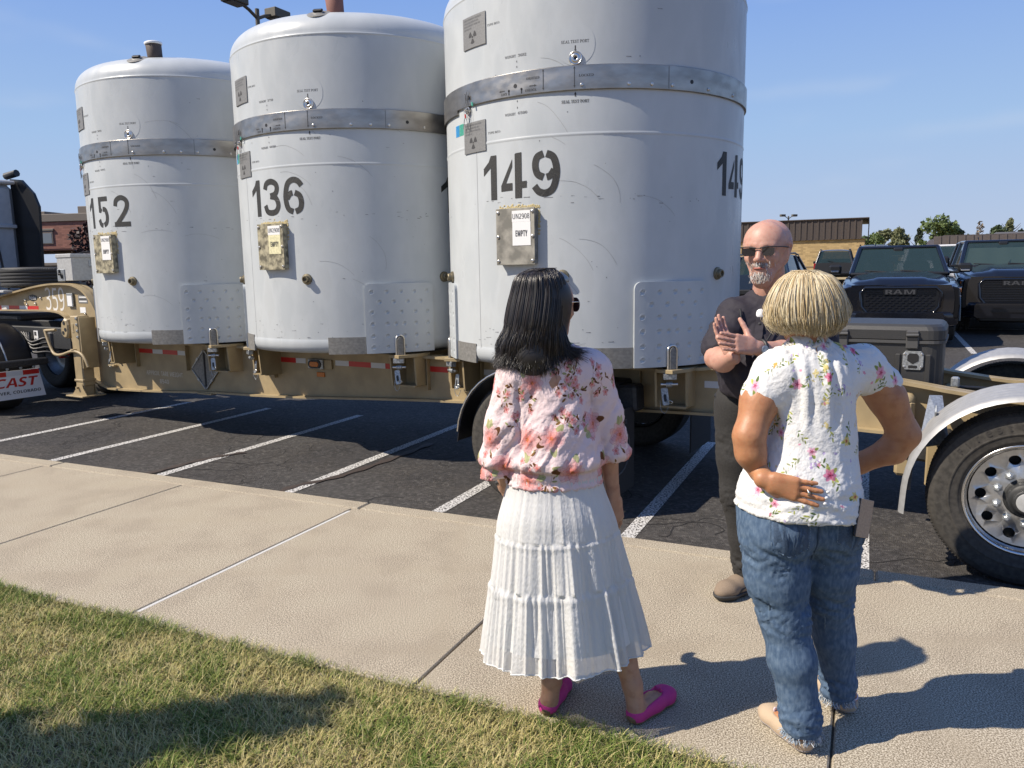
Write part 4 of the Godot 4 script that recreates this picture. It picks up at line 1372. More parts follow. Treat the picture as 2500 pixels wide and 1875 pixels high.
func trailer() -> void:
	trailer_materials()
	M.black_gloss = mat(0.012, 0.012, 0.013, 0.3)
	M.flap_ink = mat(0.2, 0.2, 0.2, 0.7)
	M.alu_disc = grainy(0.52, 0.53, 0.54, 0.06, 0.03, 2.0, 0.33, 0.9, 65)
	var o := thing("lowbed_trailer", "tan lowbed trailer with a curved raised neck, carrying the three casks, numbered 359 in white", "trailer", TRAILER_AT, TRAILER_TURN)
	# main beams: web with top and bottom flanges, raised into the neck at the front
	var top := smooth2([-9.6, 1.33, -8.75, 1.475, -7.93, 1.6, -7.39, 1.658, -6.99, 1.66, -6.79, 1.635, -6.6, 1.56, -6.45, 1.42, -6.3, 1.2, -6.12, 1.03, -5.8, 0.985], 4)
	for q in [[-3.0, 0.985], [0.9, 0.985]]: top.append(Vector2(q[0], q[1]))
	var bot := smooth2([-9.6, 1.26, -8.8, 1.29, -7.9, 1.3, -7.4, 1.296, -7.16, 1.26, -7.03, 1.16, -6.96, 0.9, -6.88, 0.66, -6.76, 0.525, -6.6, 0.44, -6.36, 0.38, -6.18, 0.361, -5.35, 0.388, -4.33, 0.441, -3.3, 0.469, -1.43, 0.567, 0.56, 0.638, 1.3, 0.656], 3)
	top.append_array(smooth2([1.3, 1.03, 1.9, 1.05, 2.37, 0.996, 2.84, 0.93, 3.3, 0.9, 5.2, 0.88], 3))
	bot.append_array([Vector2(2.3, 0.63), Vector2(5.2, 0.62)])
	for s in [1.0, -1.0]:
		var poly := PackedVector2Array()
		for p in top: poly.append(p)
		for i in range(bot.size() - 1, -1, -1): poly.append(bot[i])
		var beam := put(o, "main_beam", prism_mesh(poly, 0.016), M.tan, Vector3(0, 0, 0.46 * s))
		put(beam, "top_flange", path_strip(top, -0.06, 0.09 if s > 0 else 0.06, 0.022), M.tan)
		put(beam, "bottom_flange", path_strip(bot, -0.06, 0.075, -0.02), M.tan)
		for x in [-5.7, -4.78, -3.37, -1.4, -0.82, 0.63, 1.6]:
			var y0 := 0.66 if x < 1.5 else 0.67
			put(beam, "stiffener", box_mesh(Vector3(0.01, 0.3, 0.05), 0.002), M.tan, Vector3(x, y0 + 0.16, 0.03 * s))
	# cross members and the deck plate between the beams
	for x in [-6.4, -5.9, -4.0, -3.4, -1.55, -0.95, 0.95, 1.5, 2.7, 3.5, 4.4]:
		put(o, "cross_member", box_mesh(Vector3(0.1, 0.2, 0.88), 0.01), M.tan, Vector3(x, 0.84 if x < 2.0 else 0.76, 0))
	for k in 3: put(o, "deck_plate", box_mesh(Vector3(1.5, 0.012, 0.86)), M.tan, Vector3(-2.47 * k, 0.965, 0))
	for k in 3:
		for s in [1.0, -1.0]:
			put(o, "cask_rest", box_mesh(Vector3(0.16, 0.045, 1.0), 0.006), M.darksteel, Vector3(-2.47 * k + s * 0.5, 1.006, 0))
			tiedown(o, 0, s, Vector3(-2.47 * k, 0, 0))
			put(o, "far_bracket", box_mesh(Vector3(0.2, 0.27, 0.32), 0.01), M.tan, Vector3(-2.47 * k + s * 0.95, 0.86, -0.62))
	# dark air tank and suspension beams above the front axle
	put(o, "suspension_beam", box_mesh(Vector3(0.9, 0.2, 0.16), 0.02), M.darksteel, Vector3(0.25, 0.75, 0.62), Vector3(0, -0.1, 0.06))
	put(o, "hanger_bracket", box_mesh(Vector3(0.26, 0.26, 0.5), 0.015), M.darksteel, Vector3(0.42, 0.76, 0.55))
	# reflective tape along the beam and the neck
	var z := 0.4693
	for t in [[-8.95, -8.72, 0], [-8.72, -8.525, 1], [-8.525, -8.26, 0], [-8.255, -8.06, 1], [-8.055, -7.785, 0]]:
		put(o, "reflective_tape", sheet(2, 1, func(u: float, v: float) -> Vector3: return Vector3(lerpf(t[0], t[1], u), lerpf(1.306, 1.366, v), z), false, null, Vector2.ONE), M.tape_white if t[2] else M.tape_red)
	for t in [[-5.7, -5.435, 0], [-5.433, -5.25, 1], [-5.248, -4.98, 0], [-4.975, -4.79, 1], [-3.305, -3.09, 0], [-3.09, -2.955, 1], [-2.55, -2.375, 1], [-2.375, -2.096, 0], [-2.094, -1.92, 1], [-1.918, -1.73, 0], [-1.405, -1.2, 0], [-0.84, -0.62, 1], [1.122, 1.36, 1], [2.3, 2.5, 0]]:
		put(o, "reflective_tape", box_mesh(Vector3(t[1] - t[0], 0.05, 0.0016)), M.tape_white if t[2] else M.tape_red, Vector3((t[0] + t[1]) / 2, (0.861 if t[0] < 1.0 else 0.877) - (0.07 if t[0] > 2 else 0.0), z))
	# lettering
	text_at(o, "APPROX. TARE WEIGHT", 0.67, 0.052, M.pale_ink, -5.585, 0.578, z, "Droid Sans", false)
	text_at(o, "8940", 0.165, 0.05, M.pale_ink, -5.345, 0.487, z, "Droid Sans", false)
	text_at(o, "359", 0.43, 0.3, M.white_ink, -7.595, 1.31, z, "Droid Sans", false, "fleet_number")
	var badge := put(o, "maker_badge", prism_mesh(v2([-0.1, 0.02, -0.06, 0.035, 0, 0.045, 0.06, 0.035, 0.1, 0.02, 0.1, -0.02, 0.06, -0.035, 0, -0.045, -0.06, -0.035, -0.1, -0.02]), 0.003), M.black, Vector3(-7.897, 1.473, z))
	text_at(badge, "Reinke", 0.16, 0.05, M.white_ink, -0.08, -0.024, 0.003, "Droid Sans", true)
	# plates and holders on the neck
	var pouch := put(o, "permit_holder", box_mesh(Vector3(0.13, 0.17, 0.02), 0.003), M.galv, Vector3(-7.0, 1.45, 0.485))
	put(pouch, "clear_front", box_mesh(Vector3(0.1, 0.13, 0.003)), M.label, Vector3(0, -0.01, 0.011))
	var dp := put(o, "data_plate", box_mesh(Vector3(0.2, 0.1, 0.003)), M.nameplate, Vector3(-6.75, 1.46, z))
	for k in 3: put(dp, "print_row", box_mesh(Vector3(0.16, 0.014, 0.001)), M.label if k != 1 else M.ink, Vector3(0, 0.026 - k * 0.026, 0.002))
	put(o, "white_plate", box_mesh(Vector3(0.12, 0.07, 0.003)), M.label, Vector3(-6.77, 1.325, z))
	for p in [[-8.08, 1.44], [-8.05, 1.385], [-7.84, 1.4], [-7.7, 1.47], [-6.72, 1.28]]: put(o, "frame_bolt", cask_mesh.bolt, M.bright, Vector3(p[0], p[1], z + 0.002)).scale = Vector3.ONE * 1.6
	# marker lamp and small amber reflector under the middle cask
	var lamp := put(o, "marker_lamp", box_mesh(Vector3(0.2, 0.1, 0.05), 0.008), M.galv, Vector3(-2.785, 0.842, 0.49))
	put(lamp, "lamp_bracket", box_mesh(Vector3(0.1, 0.09, 0.02), 0.003), M.tan, Vector3(0.15, 0.0, -0.01))
	put(lamp, "lamp_bezel", prism_mesh(rounded(0.17, 0.082, 0.04, 6), 0.012, 0.003), M.black, Vector3(0, 0, 0.03))
	put(lamp, "amber_lens", prism_mesh(rounded(0.12, 0.05, 0.024, 6), 0.012, 0.004), M.amber, Vector3(0, 0, 0.036))
	put(o, "amber_reflector", prism_mesh(rounded(0.105, 0.045, 0.008), 0.012, 0.003), M.amber, Vector3(-2.75, 0.735, 0.475))
	# placard holder: a diamond frame
	var dia := v2([0, 0.225, 0.225, 0, 0, -0.225, -0.225, 0])
	var ph := put(o, "placard_holder", prism_mesh(dia, 0.006, 0.002), M.plate, Vector3(-4.505, 0.692, 0.476))
	for k in 4:
		var a: Vector2 = dia[k]
		var b: Vector2 = dia[(k + 1) % 4]
		var m := (a + b) / 2
		put(ph, "frame_rail", box_mesh(Vector3(0.3, 0.014, 0.012), 0.003), M.galv, Vector3(m.x, m.y, 0.007), Vector3(0, 0, (b - a).angle()))
		put(ph, "clip", box_mesh(Vector3(0.045, 0.028, 0.012), 0.003), M.galv, Vector3(m.x, m.y, 0.012), Vector3(0, 0, (b - a).angle()))
	put(ph, "hinge", tube_mesh([Vector3(0, 0.19, 0.005), Vector3(0, -0.19, 0.005)], 0.012, 8), M.darksteel)
	put(o, "bottom_lug", box_mesh(Vector3(0.24, 0.018, 0.08), 0.004), M.tan, Vector3(-4.45, 0.435, 0.52))
	# landing leg with its gearbox and crank
	var leg := put(o, "landing_leg", box_mesh(Vector3(0.17, 0.86, 0.15), 0.012), M.tan, Vector3(-6.57, 0.84, 0.64))
	put(leg, "leg_flange", box_mesh(Vector3(0.02, 0.62, 0.2), 0.004), M.tan, Vector3(0.1, 0.1, -0.03))
	put(leg, "lower_tube", box_mesh(Vector3(0.145, 0.3, 0.13), 0.008), M.tan, Vector3(-0.005, -0.42, 0))
	put(leg, "collar", box_mesh(Vector3(0.19, 0.03, 0.17), 0.006), M.tan, Vector3(0, -0.36, 0))
	put(leg, "foot", box_mesh(Vector3(0.36, 0.018, 0.3), 0.004), M.tan, Vector3(-0.02, -0.55, 0))
	for s in [-1.0, 1.0]:
		var gp := MB.new(Transform3D(Basis.IDENTITY, Vector3(0, 0, s * 0.075)))
		gp.prism(v2([-0.17, -0.545, 0.14, -0.545, 0.07, -0.46, 0.05, -0.4, -0.06, -0.4, -0.08, -0.46]), 0.01)
		put(leg, "foot_cheek", gp.mesh(), M.tan)
	put(leg, "foot_pin", tube_mesh([Vector3(-0.03, -0.45, -0.1), Vector3(-0.03, -0.45, 0.11)], 0.016, 10), M.tan)
	for k in 4: put(leg, "leg_bolt", cask_mesh.bolt, M.galv, Vector3(0.06, 0.4 - k * 0.075, 0.077)).scale = Vector3.ONE * 1.5
	put(leg, "side_plate", box_mesh(Vector3(0.04, 0.11, 0.006), 0.004), M.tan, Vector3(-0.03, 0.28, 0.077))
	var gear := []
	for p in [[0.0, 0.12], [0.06, 0.1], [0.085, 0.04], [0.08, -0.06], [0.05, -0.12], [-0.01, -0.13], [-0.07, -0.09], [-0.08, -0.02], [-0.06, 0.07]]: gear.append(Vector2(p[0], p[1]))
	var gbx := put(leg, "gearbox", prism_mesh(PackedVector2Array(gear), 0.09, 0.018), M.tan, Vector3(-0.19, 0.28, 0.05))
	for k in 3: put(gbx, "gearbox_hole", lathe_mesh([Vector2(0.024, 0), Vector2(0.024, 0.003), Vector2(0, 0.003)], 12, false, Transform3D(Basis(Vector3.RIGHT, PI / 2), Vector3.ZERO)), M.black, Vector3([0.01, 0.03, -0.02][k], [0.06, -0.02, -0.06][k], 0.0455))
	var crank := curve3([Vector3(-7.05, 1.085, 0.68), Vector3(-7.26, 1.075, 0.7)], 1)
	put(o, "crank_shaft", tube_mesh(crank, 0.018, 8), M.tan)
	put(o, "crank_handle", tube_mesh(curve3([Vector3(-7.26, 1.085, 0.7), Vector3(-7.2, 0.98, 0.71), Vector3(-7.1, 0.83, 0.72), Vector3(-7.0, 0.785, 0.735), Vector3(-6.85, 0.79, 0.74), Vector3(-6.62, 0.84, 0.74), Vector3(-6.45, 0.82, 0.74), Vector3(-6.36, 0.75, 0.74), Vector3(-6.31, 0.66, 0.74)], 5), 0.018, 8), M.tan)
	put(o, "crank_clip", box_mesh(Vector3(0.06, 0.012, 0.05), 0.003), M.tan, Vector3(-6.6, 0.862, 0.735))
	put(o, "air_hose_bracket", box_mesh(Vector3(0.12, 0.02, 0.05), 0.004), M.tan, Vector3(-6.2, 0.66, 0.5))
	for k in 3: put(o, "front_chain_hook", tube_mesh(curve3([Vector3(-5.95 + k * 0.03, 0.93 - k * 0.06, 0.6), Vector3(-5.9 + k * 0.02, 0.86 - k * 0.06, 0.61), Vector3(-5.87, 0.8 - k * 0.06, 0.58)], 4), 0.008, 6), M.galv)
	# tool box and spare tyre on the neck
	var tb := put(o, "tool_box", box_mesh(Vector3(0.33, 0.32, 1.0), 0.006), M.greybox, Vector3(-7.03, 1.85, 0.0))
	put(tb, "box_lid", box_mesh(Vector3(0.35, 0.05, 1.02), 0.008), M.greybox, Vector3(0, 0.15, 0))
	put(tb, "latch", box_mesh(Vector3(0.012, 0.08, 0.05), 0.004), M.galv, Vector3(0.17, 0.05, 0.26))
	put(tb, "latch_plate", box_mesh(Vector3(0.16, 0.15, 0.012), 0.004), M.galv, Vector3(-0.08, -0.09, 0.505))
	put(tb, "latch_hook", tube_mesh(curve3([Vector3(-0.1, -0.02, 0.515), Vector3(-0.09, -0.08, 0.53), Vector3(-0.06, -0.07, 0.53), Vector3(-0.05, -0.13, 0.515)], 4), 0.012, 6), M.black)
	put(tb, "lid_handle", tube_mesh(curve3([Vector3(-0.05, 0.175, 0.3), Vector3(-0.02, 0.2, 0.2), Vector3(0.0, 0.2, 0.05), Vector3(0.02, 0.175, -0.05)], 4), 0.012, 6), M.black)
	var d := {}
	wheel_mesh(d)
	d.words = arc_text("Firestone", 0.385, 0.033, -0.95, 0.135)
	var spare := put(o, "spare_tyre", d.tyre, M.rubber, Vector3(-8.35, 1.74, 0.1), Vector3(-PI / 2, 0, 0))
	put(spare, "tread_grooves", d.tread, M.black)
	put(spare, "rim", d.rim, M.white)
	put(spare, "wheel_disc", d.disc, M.white, Vector3(0, 0, 0.05))
	put(o, "spare_bracket", box_mesh(Vector3(0.05, 0.22, 0.03), 0.006), M.greybox, Vector3(-8.6, 1.66, 0.62), Vector3(0, 0, 0.25))
	put(o, "spare_shelf", box_mesh(Vector3(0.5, 0.03, 0.4), 0.006), M.greybox, Vector3(-8.5, 1.56, 0.45))
	# axles, wheels, mudguards and flaps
	for x in [0.03, 3.1]:
		put(o, "axle", tube_mesh([Vector3(x, 0.48, -1.1), Vector3(x, 0.48, 1.1)], 0.065, 12), M.darksteel)
		for s in [1.0, -1.0]:
			wheel(o, d, Vector3(x, 0.475, 1.12 * s), 0.0 if s > 0 else PI, 0.31 if x > 1.0 else 0.1)
			put(o, "suspension_arm", box_mesh(Vector3(0.7, 0.12, 0.1), 0.02), M.darksteel, Vector3(x - 0.3, 0.52, 0.55 * s), Vector3(0, 0, -0.1))
	for s in [1.0, -1.0]:
		put(o, "mudguard", fender(Vector3(3.1, 0.455, 0), 0.585, 0.79 if s > 0 else -1.33, 1.33 if s > 0 else -0.79, -PI / 2 + 0.05, PI / 2, 0.016), M.alu)
		put(o, "mudguard", fender(Vector3(0.03, 0.47, 0), 0.56, 0.85 if s > 0 else -1.3, 1.3 if s > 0 else -0.85, -PI / 2 + 0.2, PI / 2 - 0.5, 0.0), M.black_gloss)
		put(o, "guard_edge", tube_mesh(range(17).map(func(i): return Vector3(0.03 + sin(-PI / 2 + 0.1 + i * 0.16) * 0.562, 0.47 + cos(-PI / 2 + 0.1 + i * 0.16) * 0.562, 1.302 * s)), 0.008, 6), M.polished)
	var flap := put(o, "mud_flap", box_mesh(Vector3(0.012, 0.62, 0.6), 0.004), M.rubber, Vector3(0.72, 0.41, -0.78))
	for s in [1.0, -1.0]:
		if s > 0: flap = put(o, "mud_flap", box_mesh(Vector3(0.012, 0.62, 0.6), 0.004), M.rubber, Vector3(0.66, 0.41, 1.0))
		var ring := put(flap, "flap_emblem", tube_mesh(range(25).map(func(i): return Vector3(0.008, sin(i * TAU / 24) * 0.17 + 0.02, cos(i * TAU / 24) * 0.2)), 0.006, 6), M.flap_ink)
		put(ring, "lettering", laid(letters("Reinke", 0.34, 0.12), func(p: Vector2) -> Vector3: return Vector3(0.0075, p.y - 0.03, 0.17 - p.x), 9.0), M.flap_ink)
		put(flap, "lettering", laid(letters("reinke.com", 0.3, 0.05), func(p: Vector2) -> Vector3: return Vector3(0.0075, p.y + 0.2, 0.15 - p.x), 9.0), M.flap_ink)
	# silver bracket of the near mudguard and the air line along the rail
	var br := MB.new()
	br.loft([[Vector3(2.59, 0.92, 0.62), Vector3(2.66, 0.92, 0.6), Vector3(2.66, 0.91, 0.56), Vector3(2.59, 0.91, 0.56)], [Vector3(2.56, 0.66, 1.0), Vector3(2.72, 0.7, 0.98), Vector3(2.72, 0.68, 0.9), Vector3(2.56, 0.64, 0.92)]], true, true, false)
	put(o, "mudguard_bracket", br.mesh(), M.galv)
	put(o, "bracket_rib", box_mesh(Vector3(0.012, 0.34, 0.05), 0.003), M.galv, Vector3(2.64, 0.79, 0.8), Vector3(0.95, 0, 0))
	var post := put(o, "hanger_post", box_mesh(Vector3(0.1, 0.5, 0.09), 0.02), M.tan, Vector3(2.46, 0.62, 0.53))
	put(post, "hanger_cap", lathe_mesh([Vector2(0.05, 0.0), Vector2(0.05, 0.03), Vector2(0.03, 0.05), Vector2(0, 0.055)], 16), M.tan, Vector3(0, 0.24, 0))
	put(post, "hanger_tab", box_mesh(Vector3(0.22, 0.03, 0.05), 0.004), M.tan, Vector3(-0.06, -0.17, 0))
	put(o, "spring_hanger", box_mesh(Vector3(0.13, 0.34, 0.2), 0.01), M.tan, Vector3(2.66, 0.53, 0.62))
	put(o, "hanger_bolt", lathe_mesh([Vector2(0.04, 0), Vector2(0.04, 0.02), Vector2(0.022, 0.022), Vector2(0.02, 0.05), Vector2(0, 0.05)], 6, false, Transform3D(Basis(Vector3.RIGHT, PI / 2), Vector3.ZERO)), M.tan, Vector3(2.66, 0.5, 0.72))
	put(o, "air_line", tube_mesh(curve3([Vector3(2.7, 0.92, 0.2), Vector3(3.0, 0.9, 0.1), Vector3(3.5, 0.82, 0.0), Vector3(4.1, 0.8, -0.1)], 6), 0.012, 8), M.black)
	put(o, "gladhand", box_mesh(Vector3(0.05, 0.07, 0.05), 0.01), M.galv, Vector3(2.72, 0.96, 0.25))
	# the black case on the rails is a thing of its own
	case_box(d)

func case_box(_d: Dictionary) -> void:
	var t := Basis(Vector3.UP, TRAILER_TURN)
	var o := thing("equipment_case", "black hard plastic equipment case with grey latches on the trailer, behind the blonde woman", "case", TRAILER_AT + t * Vector3(2.0, 0.87, -0.02), TRAILER_TURN)
	M.case = grainy(0.028, 0.028, 0.028, 0.15, 0.1, 8.0, 0.5, 0.0, 71, 1.0)
	M.case_grey = mat(0.06, 0.06, 0.06, 0.45)
	var body := MB.new()
	body.prism(rounded(1.28, 0.64, 0.09, 5), 0.36)
	put(o, "case_body", body.mesh(), M.case, Vector3(0, 0.18, 0), Vector3(-PI / 2, 0, 0))
	var lid := []
	for k in [[0.0, 0.0], [0.06, 0.0], [0.085, 0.012], [0.1, 0.03]]:
		var ring := []
		for p in rounded(1.3 - k[1] * 2, 0.66 - k[1] * 2, 0.1, 5): ring.append(Vector3(p.x, 0.365 + k[0], -p.y))
		lid.append(ring)
	var lm := MB.new()
	lm.loft(lid, true, true, false)
	put(o, "case_lid", lm.mesh(), M.case)
	var rimb := MB.new()
	rimb.prism(rounded(1.31, 0.67, 0.1, 5), 0.02)
	put(o, "seam_rim", rimb.mesh(), M.case_grey, Vector3(0, 0.35, 0), Vector3(-PI / 2, 0, 0))
	for x in [-0.4, 0.03, 0.46]:
		var l := put(o, "latch", box_mesh(Vector3(0.075, 0.12, 0.02), 0.006), M.case_grey, Vector3(x, 0.365, 0.335))
		put(l, "latch_hinge", tube_mesh([Vector3(-0.036, 0.03, 0.012), Vector3(0.036, 0.03, 0.012)], 0.011, 8), M.case_grey)
		put(l, "latch_recess", box_mesh(Vector3(0.06, 0.03, 0.004)), M.black, Vector3(0, 0.012, 0.011))
	for x in [-0.46, 0.47]:
		# fixing plate with its two openings
		var p := put(o, "tie_plate", prism_mesh(v2([-0.045, -0.06, 0.045, -0.06, 0.062, -0.04, 0.062, 0.045, 0.045, 0.065, -0.045, 0.065, -0.062, 0.045, -0.062, -0.04]), 0.008, 0.002), M.galv, Vector3(x, 0.225, 0.328))
		put(p, "opening", prism_mesh(v2([-0.034, -0.004, 0.0, -0.026, 0.034, -0.004, 0.034, 0.03, 0.022, 0.045, -0.022, 0.045, -0.034, 0.03]), 0.002), M.black, Vector3(0, 0.004, 0.0045))
		put(p, "opening", prism_mesh(rounded(0.055, 0.02, 0.008), 0.002), M.black, Vector3(0, -0.04, 0.0045))
		for q in [[-0.05, -0.04], [0.05, -0.04], [-0.05, 0.045], [0.05, 0.045]]: put(p, "rivet", cask_mesh.bolt, M.bright, Vector3(q[0], q[1], 0.004)).scale = Vector3.ONE * 0.6
	for x in [-0.56, -0.2, 0.2, 0.38, 0.56]: put(o, "case_rib", box_mesh(Vector3(0.035, 0.24, 0.02), 0.008), M.case, Vector3(x, 0.15, 0.322))

# ---------------------------------------------------------------- buildings, trees and lamps beyond the lot
func metal_ribs(w: float, h: float, step: float) -> ArrayMesh:
	# upright standing ribs, one profile pushed up the height
	var prof := []
	var n := int(w / step)
	for i in n:
		var x := -w / 2 + i * step
		for p in [[0.0, 0.0], [0.62, 0.0], [0.7, 0.05], [0.92, 0.05]]: prof.append(Vector2(x + p[0] * step, p[1]))
	var mb := MB.new()
	for i in prof.size() - 1:
		var a: Vector2 = prof[i]
		var b: Vector2 = prof[i + 1]
		mb.quad(Vector3(a.x, 0, a.y), Vector3(a.x, h, a.y), Vector3(b.x, h, b.y), Vector3(b.x, 0, b.y))
	return mb.mesh()

func brick_mat(r: float, g: float, b: float, seed: int, scale := 0.35) -> StandardMaterial3D:
	# far brickwork, courses too fine to pick apart: tone varies brick by brick
	var im := Image.create_empty(256, 256, false, Image.FORMAT_RGB8)
	var gen := RandomNumberGenerator.new()
	gen.seed = seed
	im.fill(lin(r * 0.8, g * 0.8, b * 0.82))
	for y in 32:
		for x in 12:
			var k := gen.randf_range(0.78, 1.22)
			var x0 := x * 21 + (10 if y % 2 else 0)
			for e in [x0, x0 - 252]: im.fill_rect(Rect2i(e, y * 8, 20, 7), lin(r * k, g * k, b * k))
	var m := mat(1, 1, 1, 0.9)
	m.albedo_color = Color.WHITE
	m.albedo_texture = ImageTexture.create_from_image(im)
	return tri(m, scale, false)

func leaf_crown(c: Vector3, r: Vector3, n: int, leaf: float, g: RandomNumberGenerator, lumps := 9, cone := 0.0) -> ArrayMesh:
	# leaf clusters spread through lumps, denser at their skins
	var centres := []
	for i in lumps:
		var d := Vector3(g.randfn(0, 0.5), g.randfn(0, 0.45), g.randfn(0, 0.5))
		if d.length() > 0.95: d = d.normalized() * 0.95
		if cone > 0.0:
			var t := float(i) / lumps
			d = Vector3(g.randfn(0, 0.35), 0, g.randfn(0, 0.35)) * (1.05 - t) + Vector3(0, t * 2.0 - 1.0, 0)
		centres.append([d, g.randf_range(0.25, 0.48) * (1.0 if cone == 0.0 else 1.1 - 0.75 * i / lumps)])
	var vs := PackedVector3Array()
	var ix := PackedInt32Array()
	for i in n:
		var l: Array = centres[g.randi() % lumps]
		var d := Vector3(g.randfn(), g.randfn(), g.randfn()).normalized()
		var p: Vector3 = l[0] + d * l[1] * pow(g.randf(), 0.35)
		p = c + p * r
		var a := Vector3(g.randfn(), g.randfn(), g.randfn()).normalized()
		var b := a.cross(Vector3(g.randfn(), g.randfn(), g.randfn())).normalized()
		var s := leaf * g.randf_range(0.6, 1.4)
		var k := vs.size()
		vs.append_array(PackedVector3Array([p - a * s * 0.5, p + b * s * 0.35, p + a * s * 0.7, p - b * s * 0.35]))
		ix.append_array(PackedInt32Array([k, k + 1, k + 2, k, k + 2, k + 3]))
	return indexed(vs, ix)

func tree(called: String, label: String, at: Vector3, h: float, w: float, m: Material, n: int, leaf: float, cone := 0.0, group := "trees beyond the parking lot", seed := 1, lumps := 10) -> void:
	var g := RandomNumberGenerator.new()
	g.seed = seed
	var o := thing(called, label, "tree", at, 0.0, group)
	var mb := MB.new()
	var bend := Vector3(g.randfn(0, 0.05), 0, g.randfn(0, 0.05)) * h
	mb.tube(curve3([Vector3.ZERO, Vector3(0, h * 0.3, 0) + bend * 0.3, Vector3(0, h * 0.6, 0) + bend, Vector3(0, h * 0.9, 0) + bend], 3), range(10).map(func(i): return h * 0.03 * (1.0 - i * 0.095)), 7)
	for i in 7:
		var y := h * g.randf_range(0.3, 0.75)
		var t := g.randf() * TAU
		var s := Vector3(0, y, 0) + bend * y / h
		mb.tube([s, s + Vector3(cos(t) * w * 0.2, h * 0.08, sin(t) * w * 0.2), s + Vector3(cos(t) * w * 0.36, h * 0.18, sin(t) * w * 0.36)], [h * 0.011, h * 0.008, h * 0.003], 5)
	put(o, "trunk", mb.mesh(), M.bark)
	put(o, "crown", leaf_crown(Vector3(0, h * (0.6 if cone == 0.0 else 0.55), 0) + bend * 0.8, Vector3(w * 0.5, h * (0.4 if cone == 0.0 else 0.45), w * 0.5), n, leaf, g, lumps, cone), m)

func leaf_mat(r: float, g: float, b: float) -> StandardMaterial3D:
	var m := grainy(r, g, b, 0.35, 0.05, 0.7, 0.7)
	m.backlight_enabled = true
	m.backlight = lin(r * 0.8, g * 0.9, b * 0.4)
	return m

func lamp_post(label: String, at: Vector3, h: float, heads: int, turn: float, size := 1.0) -> void:
	var o := thing("street_lamp", label, "street lamp", at, turn)
	put(o, "pole", lathe_mesh([Vector2(0.2, 0), Vector2(0.2, 0.5), Vector2(0.08, 0.52), Vector2(0.06, h), Vector2(0, h)], 12, false), M.lamp_paint)
	for k in heads:
		var s := 1.0 if k == 0 else -1.0
		put(o, "arm", tube_mesh([Vector3(0, h - 0.25, 0), Vector3(s * 0.3 * size, h - 0.1, 0), Vector3(s * 0.55 * size, h - 0.02, 0)], 0.045 * size, 8), M.lamp_paint)
		var hd := put(o, "lamp_head", box_mesh(Vector3(0.62, 0.26, 0.42) * size, 0.02), M.lamp_paint, Vector3(s * 0.8 * size, h + 0.05, 0))
		put(hd, "lens", box_mesh(Vector3(0.5, 0.02, 0.34) * size), M.glass_dark, Vector3(0, -0.135 * size, 0))

